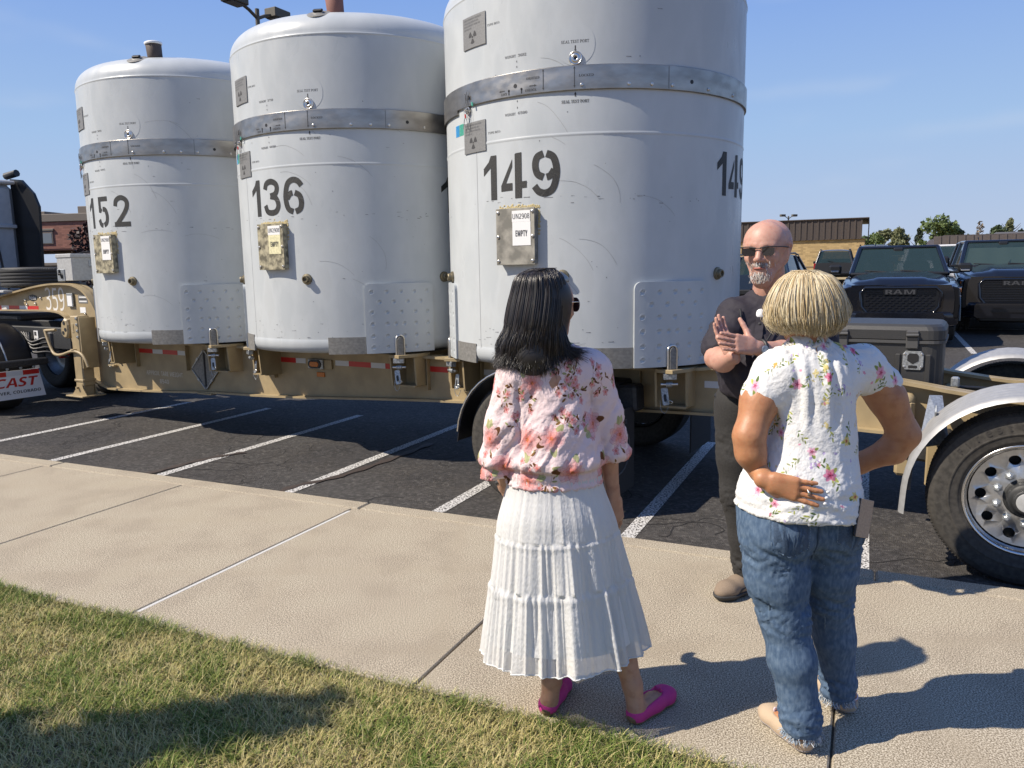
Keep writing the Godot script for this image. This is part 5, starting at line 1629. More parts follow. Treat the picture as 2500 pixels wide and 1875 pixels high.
func backdrop() -> void:
	M.bark = grainy(0.09, 0.07, 0.05, 0.3, 0.05, 2.0, 0.9)
	M.lamp_paint = grainy(0.085, 0.075, 0.055, 0.1, 0.03, 1.0, 0.6)
	M.glass_grey = mat(0.17, 0.19, 0.2, 0.12)
	M.glass_dark = mat(0.02, 0.024, 0.028, 0.08)
	M.brown_metal = grainy(0.052, 0.04, 0.034, 0.12, 0.02, 0.6, 0.6)
	M.window_frame = mat(0.17, 0.13, 0.1, 0.6)
	# dry bank rising beyond the lot
	var dry := grainy(0.3, 0.235, 0.12, 0.35, 0.04, 0.5, 0.95, 0.0, 83, 0.0, true)
	var bank := MB.new()
	for k in 12:
		var a0 := -120.0 + k * 20.0
		for s in [[46.0, lot_y(46.0) + 0.1, 56.0, 1.25], [56.0, 1.25, 160.0, 1.5]]: bank.quad(kp(a0, s[0], s[1]), kp(a0, s[2], s[3]), kp(a0 + 20.0, s[2], s[3]), kp(a0 + 20.0, s[0], s[1]))
	ground_piece("dry_grass_bank", bank.mesh(), dry)
	ground_piece("far_kerb", bar(-60, 60, 45.8, 46.0, lot_y(46) - 0.1, lot_y(46) + 0.15, 0.02), M.concrete)
	# tan brick building with a brown ribbed fascia
	var turn := atan2(-KERB.z, KERB.x)
	var o := thing("brick_building", "long tan brick building with a dark brown ribbed metal fascia, behind the bald man", "building", kp(-13.4, 62.6, 0.8), turn)
	var tan := brick_mat(0.36, 0.26, 0.125, 5, 0.25)
	put(o, "wall", box_mesh(Vector3(26.0, 2.75, 9.0)), tan, Vector3(0, 1.375, -4.5))
	put(o, "fascia", metal_ribs(26.4, 1.45, 0.42), M.brown_metal, Vector3(0, 2.72, 0.12))
	put(o, "fascia_side", metal_ribs(9.4, 1.45, 0.42), M.brown_metal, Vector3(13.2, 2.72, -4.6), Vector3(0, PI / 2, 0))
	put(o, "fascia_soffit", box_mesh(Vector3(26.4, 0.04, 0.3)), M.brown_metal, Vector3(0, 2.72, 0.0))
	put(o, "roof", box_mesh(Vector3(26.5, 0.08, 9.5), 0.02), M.brown_metal, Vector3(0, 4.2, -4.5))
	put(o, "course_line", box_mesh(Vector3(26.02, 0.05, 0.06)), M.window_frame, Vector3(0, 0.75, 0.0))
	# low brown building to the right with a sloped metal roof edge
	var l := thing("low_building", "low building with a brown sloped metal roof edge, behind the pickups on the right", "building", kp(18.6, 51.0, 0.9), turn)
	put(l, "wall", box_mesh(Vector3(30.0, 1.5, 10.0)), tan, Vector3(0, 0.75, -5.2))
	var roof := put(l, "roof_edge", metal_ribs(30.6, 0.9, 0.4), M.brown_metal, Vector3(0, 1.45, 0.35))
	roof.rotation.x = -0.35
	put(l, "roof", box_mesh(Vector3(29.6, 0.1, 10.0), 0.03), M.brown_metal, Vector3(0, 2.3, -5.1))
	put(l, "hip_end", prism_mesh(v2([-0.5, 0, 0.5, 0, 0.15, 0.85, -0.1, 0.85]), 9.4), M.brown_metal, Vector3(-14.9, 1.45, -4.9))
	# tan garden wall and two grey roofs between them
	var gw := thing("garden_wall", "low tan brick wall running between the two brown roofed buildings", "wall", kp(9.5, 75.0, 1.3), turn)
	put(gw, "wall", box_mesh(Vector3(22.0, 1.0, 0.3)), tan, Vector3(0, 0.5, 0))
	put(gw, "coping", box_mesh(Vector3(22.0, 0.1, 0.4), 0.02), M.concrete, Vector3(0, 1.05, 0))
	M.slate = grainy(0.075, 0.075, 0.08, 0.15, 0.05, 1.0, 0.8)
	for k in 2:
		var hs := thing("house", ["grey hipped roof of a house among the trees, nearer the tan building", "grey roof of a house just left of the low brown building"][k], "house", kp([14.0, 22.0][k], 95.0, 1.3), turn, "")
		put(hs, "wall", box_mesh(Vector3(6.5, 2.0, 6.0)), tan, Vector3(0, 1.0, 0))
		var rf := MB.new()
		var y0 := 1.9
		rf.loft([[Vector3(-3.8, y0, 3.4), Vector3(3.8, y0, 3.4), Vector3(3.8, y0, -3.4), Vector3(-3.8, y0, -3.4)], [Vector3(-2.2, y0 + 1.5, 0.1), Vector3(2.2, y0 + 1.5, 0.1), Vector3(2.2, y0 + 1.5, -0.1), Vector3(-2.2, y0 + 1.5, -0.1)]], true, true, false)
		put(hs, "roof", rf.mesh(), M.slate)
	# red brick building on the left
	var b := thing("brick_building", "two storey red brick building with a ribbon window, at the far left behind the truck", "building", Vector3(-32.5, 0.6, -52.0), -0.15)
	var red := brick_mat(0.235, 0.105, 0.075, 9, 0.25)
	M.coping = grainy(0.16, 0.135, 0.11, 0.08, 0.03, 1.0, 0.8)
	put(b, "wall", box_mesh(Vector3(16.0, 2.0, 8.0)), red, Vector3(0, 3.9, -4.0))
	put(b, "lower_wall", box_mesh(Vector3(16.0, 1.9, 7.4)), M.coping, Vector3(0, 0.95, -4.3))
	put(b, "soldier_course", box_mesh(Vector3(16.04, 0.12, 8.06)), red, Vector3(0, 3.05, -4.0))
	put(b, "ledge", box_mesh(Vector3(16.2, 0.2, 8.2), 0.02), M.coping, Vector3(0, 1.98, -4.0))
	put(b, "parapet", box_mesh(Vector3(16.2, 0.5, 8.2), 0.03), M.coping, Vector3(0, 4.98, -4.0))
	put(b, "upper_parapet", box_mesh(Vector3(6.0, 0.4, 6.0), 0.02), M.coping, Vector3(-2.6, 5.4, -5.0))
	put(b, "roof_unit", box_mesh(Vector3(1.3, 0.5, 1.5), 0.03), M.coping, Vector3(4.5, 5.5, -1.5))
	var win := put(b, "window", box_mesh(Vector3(4.6, 0.86, 0.12), 0.02), M.window_frame, Vector3(0.2, 3.72, 0.0))
	for k in 4: put(win, "pane", box_mesh(Vector3(1.08, 0.64, 0.03)), M.glass_dark if k < 2 else M.glass_grey, Vector3(-1.66 + k * 1.11, -0.04, 0.055))
	put(b, "lintel", box_mesh(Vector3(4.8, 0.14, 0.16), 0.02), M.coping, Vector3(0.2, 4.22, 0.02))
	# trees
	var greens := [leaf_mat(0.1, 0.14, 0.045), leaf_mat(0.05, 0.075, 0.03), leaf_mat(0.035, 0.05, 0.028), leaf_mat(0.15, 0.16, 0.08), leaf_mat(0.03, 0.014, 0.014), leaf_mat(0.2, 0.15, 0.09)]
	# each: x, distance, height, width, kind of leaf, label
	var T := [
		[48.2, 105, 4.5, 2.1, 0, "dark round tree at the right corner of the tan building"],
		[53.0, 111, 5.2, 2.7, 3, "olive green tree next to the dark one beside the tan building"],
		[58.6, 117, 5.3, 2.9, 3, "small olive tree standing before the grey house roofs"],
		[64.5, 123, 6.0, 2.3, 2, "dark layered pine left of the big pale green tree"],
		[57.1, 105, 6.3, 3.2, 0, "tallest pale green tree left of the pickups' roofs"],
		[62.6, 111, 5.9, 2.4, 0, "green tree leaning against the right side of the tallest pale tree"],
		[68.2, 117, 5.0, 1.9, 1, "low dark shrub like tree above the brown roof edge"],
		[73.5, 123, 6.2, 1.8, 5, "thin bare pinkish tree above the low brown building"],
		[64.3, 105, 5.1, 2.3, 1, "dark green tree right of the bare one"],
		[69.7, 111, 5.3, 2.6, 1, "second dark green tree right of the bare one"],
		[75.3, 117, 6.9, 2.4, 3, "tall pale pointed tree near the right edge"],
		[80.8, 123, 5.4, 2.3, 2, "dark tree at the right edge of the picture"],
		[60.1, 105, 4.4, 1.9, 1, "dark low tree peeping over the brown roof edge"],
	]
	for i in T.size():
		var kind: int = T[i][4]
		tree("pine_tree" if kind == 2 else "broadleaf_tree", T[i][5], Vector3(T[i][0], 1.2, -T[i][1]), T[i][2], T[i][3] * 1.5, greens[kind], 420 if kind == 5 else 2300, 0.3 + 0.1 * (i % 3), 1.0 if kind == 2 or i == 10 else 0.0, "trees beyond the parking lot", 100 + i, 12)
	tree("maroon_tree", "maroon leaved tree in front of the red brick building, beside cask 152", Vector3(-18.0, 0.3, -33.5), 3.6, 1.7, greens[4], 2000, 0.16, 0.0, "", 131, 14)
	tree("broadleaf_tree", "light green tree top rising behind the red brick building", Vector3(-47.0, 0.5, -75.0), 7.9, 3.4, greens[0], 1500, 0.35, 0.0, "", 132)
	# dry shrubs on the bank
	M.shrub = leaf_mat(0.2, 0.2, 0.1)
	for k in 5:
		var s := thing("shrub", ["dry grey green shrub on the bank right of the dark estate car", "second dry shrub on the bank, nearer the black pickup", "low dry shrub on the bank behind the dark estate car", "dry shrub on the bank behind the blue car", "pale dry shrub under the end of the tan wall"][k], "shrub", kp([4.0, 5.2, 1.6, -0.8, 7.0][k], [54.0, 53.0, 55.0, 54.0, 56.0][k], 1.1), 0.0, "shrubs on the bank")
		put(s, "foliage", leaf_crown(Vector3(0, 0.4, 0), Vector3(0.9, 0.5, 0.6), 500, 0.12, rng, 6), M.shrub)
	lamp_post("tall double headed parking lot lamp behind the middle cask", Vector3(-6.85, 0.2, -22.5), 8.75, 2, 1.1)
	lamp_post("thin lamp post before the tan building, above the man's ear", Vector3(24.2, 1.2, -68.0), 4.7, 2, 0.2, 0.7)
	details_left()

func details_left() -> void:
	tree("broadleaf_tree", "young green tree beside the lawn at the lower left, casting the shadow on the grass", Vector3(-5.25, 0.12, -1.72), 4.5, 1.2, leaf_mat(0.08, 0.11, 0.04), 2600, 0.12, 0.0, "", 171, 12)

# ---------------------------------------------------------------- cars and pickups; nose towards +z, ground at y 0
func hull(rows: Array, n := 10, smooth := true) -> ArrayMesh:
	# rows along z: [z, [x, y, x, y ...]] from the sill up and over to the middle; mirrored
	var rings := []
	for r in rows:
		var half := []
		var p: Array = r[1]
		for i in range(0, p.size(), 2): half.append(Vector3(p[i], p[i + 1], r[0]))
		var ring := []
		for q in half: ring.append(q)
		for i in range(half.size() - 2, -1, -1): ring.append(Vector3(-half[i].x, half[i].y, half[i].z))
		rings.append(ring)
	var cols: int = rings[0].size()
	var fine := []
	for i in rings.size() - 1:
		for k in (n if smooth else 1):
			var t := float(k) / n
			var ring := []
			for j in cols: ring.append((rings[i][j] as Vector3).lerp(rings[i + 1][j], t))
			fine.append(ring)
	fine.append(rings[-1])
	for e in [0, -1]:
		# close both ends
		var mid := Vector3.ZERO
		for q in rings[e]: mid += q / float(cols)
		var ring := []
		for j in cols: ring.append(mid)
		if e == 0:
			fine.push_front(rings[0])
			fine.push_front(ring)
		else:
			fine.append(rings[-1])
			fine.append(ring)
	var nv := fine.size() - 1
	return sheet(cols, nv, func(u: float, v: float) -> Vector3: return fine[int(round(v * nv))][int(round(u * cols)) % cols], true, null, Vector2.ONE, true)

func pane(pts: Array) -> ArrayMesh:
	var mb := MB.new()
	mb.quad(pts[0], pts[1], pts[2], pts[3])
	return mb.mesh()

func car_wheel(o: Node, at: Vector3, r: float, w: float, chunky := false) -> void:
	var t := put(o, "wheel", lathe_mesh([Vector2(r * 0.6, -w * 0.45), Vector2(r * 0.75, -w * 0.5), Vector2(r * 0.95, -w * 0.48), Vector2(r, -w * 0.38), Vector2(r, w * 0.38), Vector2(r * 0.95, w * 0.48), Vector2(r * 0.75, w * 0.5), Vector2(r * 0.6, w * 0.45)], 28, true, Transform3D(Basis(Vector3.FORWARD, PI / 2), Vector3.ZERO)), M.tyre, at)
	var s := signf(at.x)
	put(t, "rim", lathe_mesh([Vector2(r * 0.62, 0.0), Vector2(r * 0.6, 0.02), Vector2(r * 0.45, -0.02), Vector2(r * 0.2, 0.0), Vector2(0.0, 0.01)], 18, false, Transform3D(Basis(Vector3.FORWARD, s * PI / 2), Vector3(s * w * 0.42, 0, 0))), M.rim_dark)
	if chunky:
		var mb := MB.new()
		for i in 34:
			mb.xf = Transform3D(Basis(Vector3.RIGHT, TAU * i / 34), Vector3.ZERO)
			for k in 3: mb.box(Vector3((k - 1) * w * 0.34, r + 0.004, 0), Vector3(w * 0.26, 0.02, r * 0.12), 0.004)
		put(t, "tread_blocks", mb.mesh(), M.tyre)

func vehicle_materials() -> void:
	M.car_black = mat(0.006, 0.007, 0.011, 0.12, 0.0, 0.5)
	M.car_black.clearcoat_enabled = true
	M.car_black.clearcoat = 0.5
	M.car_black.clearcoat_roughness = 0.04
	M.car_dusty = grainy(0.02, 0.02, 0.02, 0.3, 0.03, 0.8, 0.35)
	M.car_white = mat(0.62, 0.62, 0.62, 0.2)
	M.car_blue = mat(0.018, 0.03, 0.055, 0.15)
	M.car_grey = mat(0.03, 0.03, 0.031, 0.22)
	M.trim = mat(0.012, 0.012, 0.012, 0.35)
	M.grille_black = mat(0.007, 0.007, 0.008, 0.25)
	M.rim_dark = mat(0.12, 0.12, 0.12, 0.35, 0.8)
	M.lamp_glass = mat(0.1, 0.105, 0.11, 0.06)
	M.chrome = mat(0.55, 0.55, 0.55, 0.12, 1.0)
	M.seat = mat(0.02, 0.02, 0.021, 0.8)
	M.shade = grainy(0.36, 0.5, 0.43, 0.06, 0.05, 2.0, 0.6)
	M.tail = mat(0.25, 0.01, 0.012, 0.2)
	var gl := mat(0.02, 0.035, 0.032, 0.04)
	gl.albedo_color.a = 0.78
	gl.transparency = BaseMaterial3D.TRANSPARENCY_ALPHA
	M.car_glass = gl

func pickup(label: String, at: Vector3, turn: float, opt := {}) -> Node3D:
	var big: bool = opt.get("big", false)
	var o := thing("pickup_truck", label, "pickup truck", at, turn, "vehicles parked in the lot")
	var paint: Material = opt.get("paint", M.car_black)
	var k := 1.07 if big else 1.0
	var hw := 1.03
	# lower body from the tail to the nose; sill lifted over the wheels
	var low := 0.5 * k
	var rows := []
	for r in [[-2.95, 0.6, 1.0], [-2.9, 0.52, 1.02], [-2.35, 0.52, 1.02], [-2.3, 0.98, 1.03], [-1.42, 0.98, 1.03], [-1.38, low, 1.02], [1.22, low, 1.02], [1.26, 1.0, 1.05], [2.14, 1.0, 1.05], [2.18, 0.56, 1.04], [2.55, 0.54, 1.0], [2.78, 0.56, 0.9]]:
		var zz: float = r[0]
		var top := 1.30 * k
		if zz > 1.0: top = lerpf(1.27, 1.12, (zz - 1.0) / 1.8) * k
		rows.append([zz, [r[2] * 0.95, r[1], r[2], maxf(0.62, r[1] + 0.02), r[2] * 1.005, maxf(0.9, r[1] + 0.06), r[2] * 0.985, top - 0.1, r[2] * 0.93, top, 0.0, top + 0.01]])
	put(o, "body", hull(rows, 1, false), paint)
	# bonnet with two raised edges along a lower middle
	var cowl := 1.315 * k
	var nose := 1.175 * k
	put(o, "bonnet", sheet(36, 20, func(u: float, v: float) -> Vector3:
		var x := (u * 2.0 - 1.0)
		var zz := lerpf(1.0, 2.8, v)
		var ax := absf(x)
		var y := lerpf(cowl, nose, pow(v, 1.6))
		y += 0.05 * (smoothstep(0.72, 0.5, ax)) * (1.0 - 0.5 * v) + 0.03 * smoothstep(0.5, 0.42, ax) * smoothstep(0.15, 0.5, v)
		y -= 0.13 * pow(maxf(0.0, ax - 0.72) / 0.28, 2.0) + 0.12 * pow(maxf(0.0, v - 0.9) / 0.1, 2.0)
		return Vector3(x * lerpf(0.985, 0.93, v), y, zz - 0.16 * ax * ax * v), false, null, Vector2.ONE, true), paint)
	# cab: roof and pillars
	var ry: float = 1.93 if not big else 2.04
	var cab := MB.new()
	var yb := 1.29 * k
	cab.flat = false
	var roof := sheet(24, 16, func(u: float, v: float) -> Vector3:
		var x := u * 2.0 - 1.0
		var y := ry - 0.05 * pow(absf(x), 4.0) - 0.05 * pow(absf(v * 2.0 - 1.0), 4.0) - 0.02
		return Vector3(x * 0.76, y, lerpf(-1.25, 0.42, v)), false, null, Vector2.ONE, true)
	put(o, "roof", roof, paint)
	var A := [Vector3(0.74, ry - 0.07, 0.42), Vector3(0.9, yb, 1.1)]
	var B := [Vector3(0.76, ry - 0.06, -0.4), Vector3(0.93, yb, -0.35)]
	var C := [Vector3(0.74, ry - 0.07, -1.25), Vector3(0.9, yb, -1.4)]
	for s in [1.0, -1.0]:
		var f := Vector3(s, 1, 1)
		put(o, "pillar", tube_mesh([A[0] * f, A[1] * f], 0.045, 8), paint)
		put(o, "pillar", tube_mesh([B[0] * f, B[1] * f], 0.045, 8), paint)
		put(o, "pillar", tube_mesh([C[0] * f, C[1] * f], 0.06, 8), paint)
		put(o, "roof_rail", tube_mesh([A[0] * f, B[0] * f, C[0] * f], 0.04, 8), paint)
		put(o, "side_window", pane([A[0] * f, B[0] * f, B[1] * f, A[1] * f]), M.car_glass)
		put(o, "side_window", pane([B[0] * f, C[0] * f, C[1] * f, B[1] * f]), M.car_glass)
		# mirrors
		var mr := put(o, "mirror", box_mesh(Vector3(0.26 if not big else 0.24, 0.19 if not big else 0.26, 0.13), 0.045), M.trim, Vector3(s * 1.22, 1.42 * k, 0.86))
		put(mr, "mirror_arm", box_mesh(Vector3(0.22, 0.05, 0.07), 0.015), M.trim, Vector3(-s * 0.2, -0.09, 0.0))
		put(mr, "turn_signal", box_mesh(Vector3(0.16, 0.035, 0.02), 0.006), M.chrome, Vector3(0.0, -0.05, 0.062))
	for q in [[A, 0.0], [C, 0.0]]:
		var w: Array = q[0]
		var f := Vector3(-1, 1, 1)
		put(o, "windscreen" if w == A else "rear_window", pane([w[0], w[0] * f, w[1] * f, w[1]]), M.car_glass)
	put(o, "screen_header", tube_mesh([A[0] * Vector3(-1, 1, 1), A[0]], 0.04, 8), paint)
	put(o, "cowl_trim", tube_mesh([A[1] * Vector3(-1, 1, 1) + Vector3(0, 0.02, 0.02), Vector3(0, yb + 0.04, 1.16), A[1] + Vector3(0, 0.02, 0.02)], 0.035, 8), M.trim)
	for x in [0.62, -0.05]: put(o, "wiper", tube_mesh([Vector3(x, yb + 0.05, 1.14), Vector3(x - 0.3, yb + 0.075, 1.1), Vector3(x - 0.58, yb + 0.09, 1.05)], 0.013, 6), M.trim)
	# cabin
	put(o, "dashboard", box_mesh(Vector3(1.62, 0.16, 0.35), 0.05), M.seat, Vector3(0, yb - 0.03, 0.72))
	put(o, "cabin_floor", box_mesh(Vector3(1.7, 0.1, 2.4)), M.seat, Vector3(0, 0.75, -0.2))
	for x in [0.4, -0.4]:
		var seat := put(o, "seat", box_mesh(Vector3(0.52, 0.62, 0.18), 0.08), M.seat, Vector3(x, yb - 0.02, -0.3))
		put(seat, "headrest", box_mesh(Vector3(0.28, 0.2, 0.12), 0.05), M.seat, Vector3(0, 0.42, -0.02))
	for x in [0.45, -0.45]: put(o, "rear_headrest", box_mesh(Vector3(0.28, 0.18, 0.1), 0.05), M.seat, Vector3(x, yb + 0.16, -1.05))
	put(o, "steering_wheel", tube_mesh(range(25).map(func(i): return Vector3(0.4 + cos(i * TAU / 24) * 0.19, yb + 0.03 + sin(i * TAU / 24) * 0.17, 0.38 + sin(i * TAU / 24) * -0.06)), 0.016, 6), M.trim)
	put(o, "rear_mirror", box_mesh(Vector3(0.24, 0.07, 0.03), 0.015), M.trim, Vector3(0, ry - 0.2, 0.5))
	put(o, "sensor_pod", box_mesh(Vector3(0.2, 0.12, 0.08), 0.03), M.trim, Vector3(0, ry - 0.13, 0.47))
	if opt.get("shade", false):
		put(o, "sun_shade", sheet(16, 6, func(u: float, v: float) -> Vector3:
			var p: Vector3 = (A[0] * Vector3(-1, 1, 1)).lerp(A[0], u).lerp((A[1] * Vector3(-1, 1, 1)).lerp(A[1], u), 0.22 + v * 0.74)
			return p * Vector3(0.93, 1, 1) + Vector3(0, -0.01, -0.06 - 0.02 * sin(u * 20.0)), false, null, Vector2.ONE), M.shade)
		put(o, "shade_edge", tube_mesh(curve3([Vector3(0.08, ry - 0.22, 0.46), Vector3(0.16, ry - 0.42, 0.7), Vector3(0.06, yb + 0.1, 1.0)], 5), 0.008, 5), M.trim)
	put(o, "antenna_fin", prism_mesh(v2([-0.06, 0, 0.06, 0, 0.02, 0.08, -0.01, 0.085]), 0.02, 0.004), paint, Vector3(-0.45, ry - 0.03, -0.1), Vector3(0, PI / 2, 0))
	# nose
	var zf := 2.79
	var gy0 := 0.62 * k
	var gy1 := 1.04 * k
	var gw := 0.66
	var out := v2([-gw + 0.1, gy0 - 0.03, gw - 0.1, gy0 - 0.03, gw, gy0 + 0.1, gw + 0.02, gy1 - 0.06, gw - 0.06, gy1 + 0.03, -gw + 0.06, gy1 + 0.03, -gw - 0.02, gy1 - 0.06, -gw, gy0 + 0.1])
	put(o, "front_fascia", prism_mesh(v2([-0.98, 0.5 * k, 0.98, 0.5 * k, 1.0, 0.75 * k, 0.97, 1.06 * k, 0.8, 1.12 * k, -0.8, 1.12 * k, -0.97, 1.06 * k, -1.0, 0.75 * k]), 0.06, 0.02), M.fascia, Vector3(0, 0, zf - 0.05))
	put(o, "grille_back", prism_mesh(out, 0.03), M.grille_black, Vector3(0, 0, zf - 0.02))
	var loop := []
	for p in out: loop.append(Vector3(p.x, p.y, zf))
	loop.append(loop[0])
	put(o, "grille_frame", tube_mesh(loop, 0.03, 8), M.car_black)
	if big:
		for i in 9:
			var y := lerpf(gy0 + 0.03, gy1 - 0.02, i / 8.0)
			put(o, "grille_bar", box_mesh(Vector3(gw * 1.88, 0.018, 0.03), 0.006), M.car_black, Vector3(0, y, zf))
	else:
		for i in 7:
			var y := lerpf(gy0 + 0.02, gy1 - 0.12, i / 6.0)
			for j in 11:
				var x := -0.55 + j * 0.11 + (0.055 if i % 2 else 0.0)
				if absf(x) < 0.6: put(o, "grille_link", box_mesh(Vector3(0.085, 0.022, 0.03), 0.009), M.car_black, Vector3(x, y, zf - 0.01), Vector3(0, 0, 0.22))
		for s in [1.0, -1.0]:
			for i in 3: put(o, "grille_bar", box_mesh(Vector3(0.3, 0.016, 0.03), 0.005), M.car_black, Vector3(s * 0.44, gy1 - 0.075 + i * 0.035, zf))
	var wn := put(o, "nose_lettering", laid(letters("RAM", 0.5, 0.085), func(p: Vector2) -> Vector3: return Vector3(p.x - 0.25, p.y, 0.0), 9.0), M.letter_grey, Vector3(0, gy1 - 0.09, zf + 0.022))
	put(wn, "lettering_bar", box_mesh(Vector3(0.56, 0.12, 0.02), 0.008), M.grille_black, Vector3(0, 0.042, -0.013))
	for s in [1.0, -1.0]:
		var hl := put(o, "headlight", box_mesh(Vector3(0.34, 0.17, 0.2), 0.035), M.lamp_glass, Vector3(s * 0.83, gy1 - 0.06, zf - 0.17), Vector3(0, s * 0.35, 0))
		put(hl, "lamp_strip", box_mesh(Vector3(0.32, 0.028, 0.02), 0.006), M.chrome, Vector3(0, 0.075 if not big else 0.06, 0.1))
		put(hl, "lamp_strip", box_mesh(Vector3(0.32, 0.02, 0.02), 0.006), M.chrome, Vector3(0, -0.07, 0.1))
		put(hl, "lamp_lens", lathe_mesh([Vector2(0.05, 0), Vector2(0.04, 0.02), Vector2(0, 0.026)], 14, true, Transform3D(Basis(Vector3.RIGHT, PI / 2), Vector3.ZERO)), M.glass_dark, Vector3(-0.06 * s, 0, 0.1))
		put(hl, "side_marker", box_mesh(Vector3(0.03, 0.06, 0.03), 0.008), M.amber, Vector3(s * 0.16, 0.03, 0.07))
		put(o, "fog_lamp", prism_mesh(rounded(0.26, 0.12, 0.05), 0.04, 0.01), M.lamp_glass, Vector3(s * 0.74, 0.56 * k, zf - 0.03), Vector3(0, s * 0.25, 0))
		put(o, "tow_hook", tube_mesh(curve3([Vector3(0, 0, 0), Vector3(0.03, 0.06, 0.05), Vector3(0, 0.1, 0)], 4), 0.014, 6), M.trim, Vector3(s * 0.42, 0.4 * k, zf + 0.03))
		put(o, "fender_flare", tube_mesh(range(13).map(func(i): return Vector3(s * 1.045, 0.42 + sin(PI * i / 12) * 0.55 * k, 1.7 + cos(PI * i / 12) * 0.47)), 0.035, 6), paint)
		put(o, "step_bar", tube_mesh([Vector3(s * 1.0, 0.42, 1.1), Vector3(s * 1.0, 0.42, -1.2)], 0.05, 8), M.trim)
		for zz in [1.7, -1.86]: car_wheel(o, Vector3(s * 0.87, 0.42 if big else 0.4, zz), 0.42 if big else 0.4, 0.3, big)
	put(o, "bumper", hull([[2.5, [0.98, 0.36, 1.02, 0.42, 1.02, 0.56, 0.98, 0.62, 0.0, 0.62]], [2.72, [0.92, 0.34, 0.98, 0.4, 0.98, 0.56, 0.94, 0.64 * k, 0.0, 0.64 * k]], [2.86, [0.7, 0.34, 0.75, 0.38, 0.75, 0.56 * k, 0.72, 0.6 * k, 0.0, 0.6 * k]]], 3), M.car_black)
	put(o, "bumper_slot", prism_mesh(rounded(0.9, 0.06, 0.025), 0.02), M.grille_black, Vector3(0, 0.46 * k, 2.87))
	put(o, "skid_plate", box_mesh(Vector3(1.3, 0.16, 0.3), 0.04), M.trim, Vector3(0, 0.32, 2.55))
	put(o, "underbody", box_mesh(Vector3(1.4, 0.3, 4.6)), M.trim, Vector3(0, 0.5, -0.2))
	return o

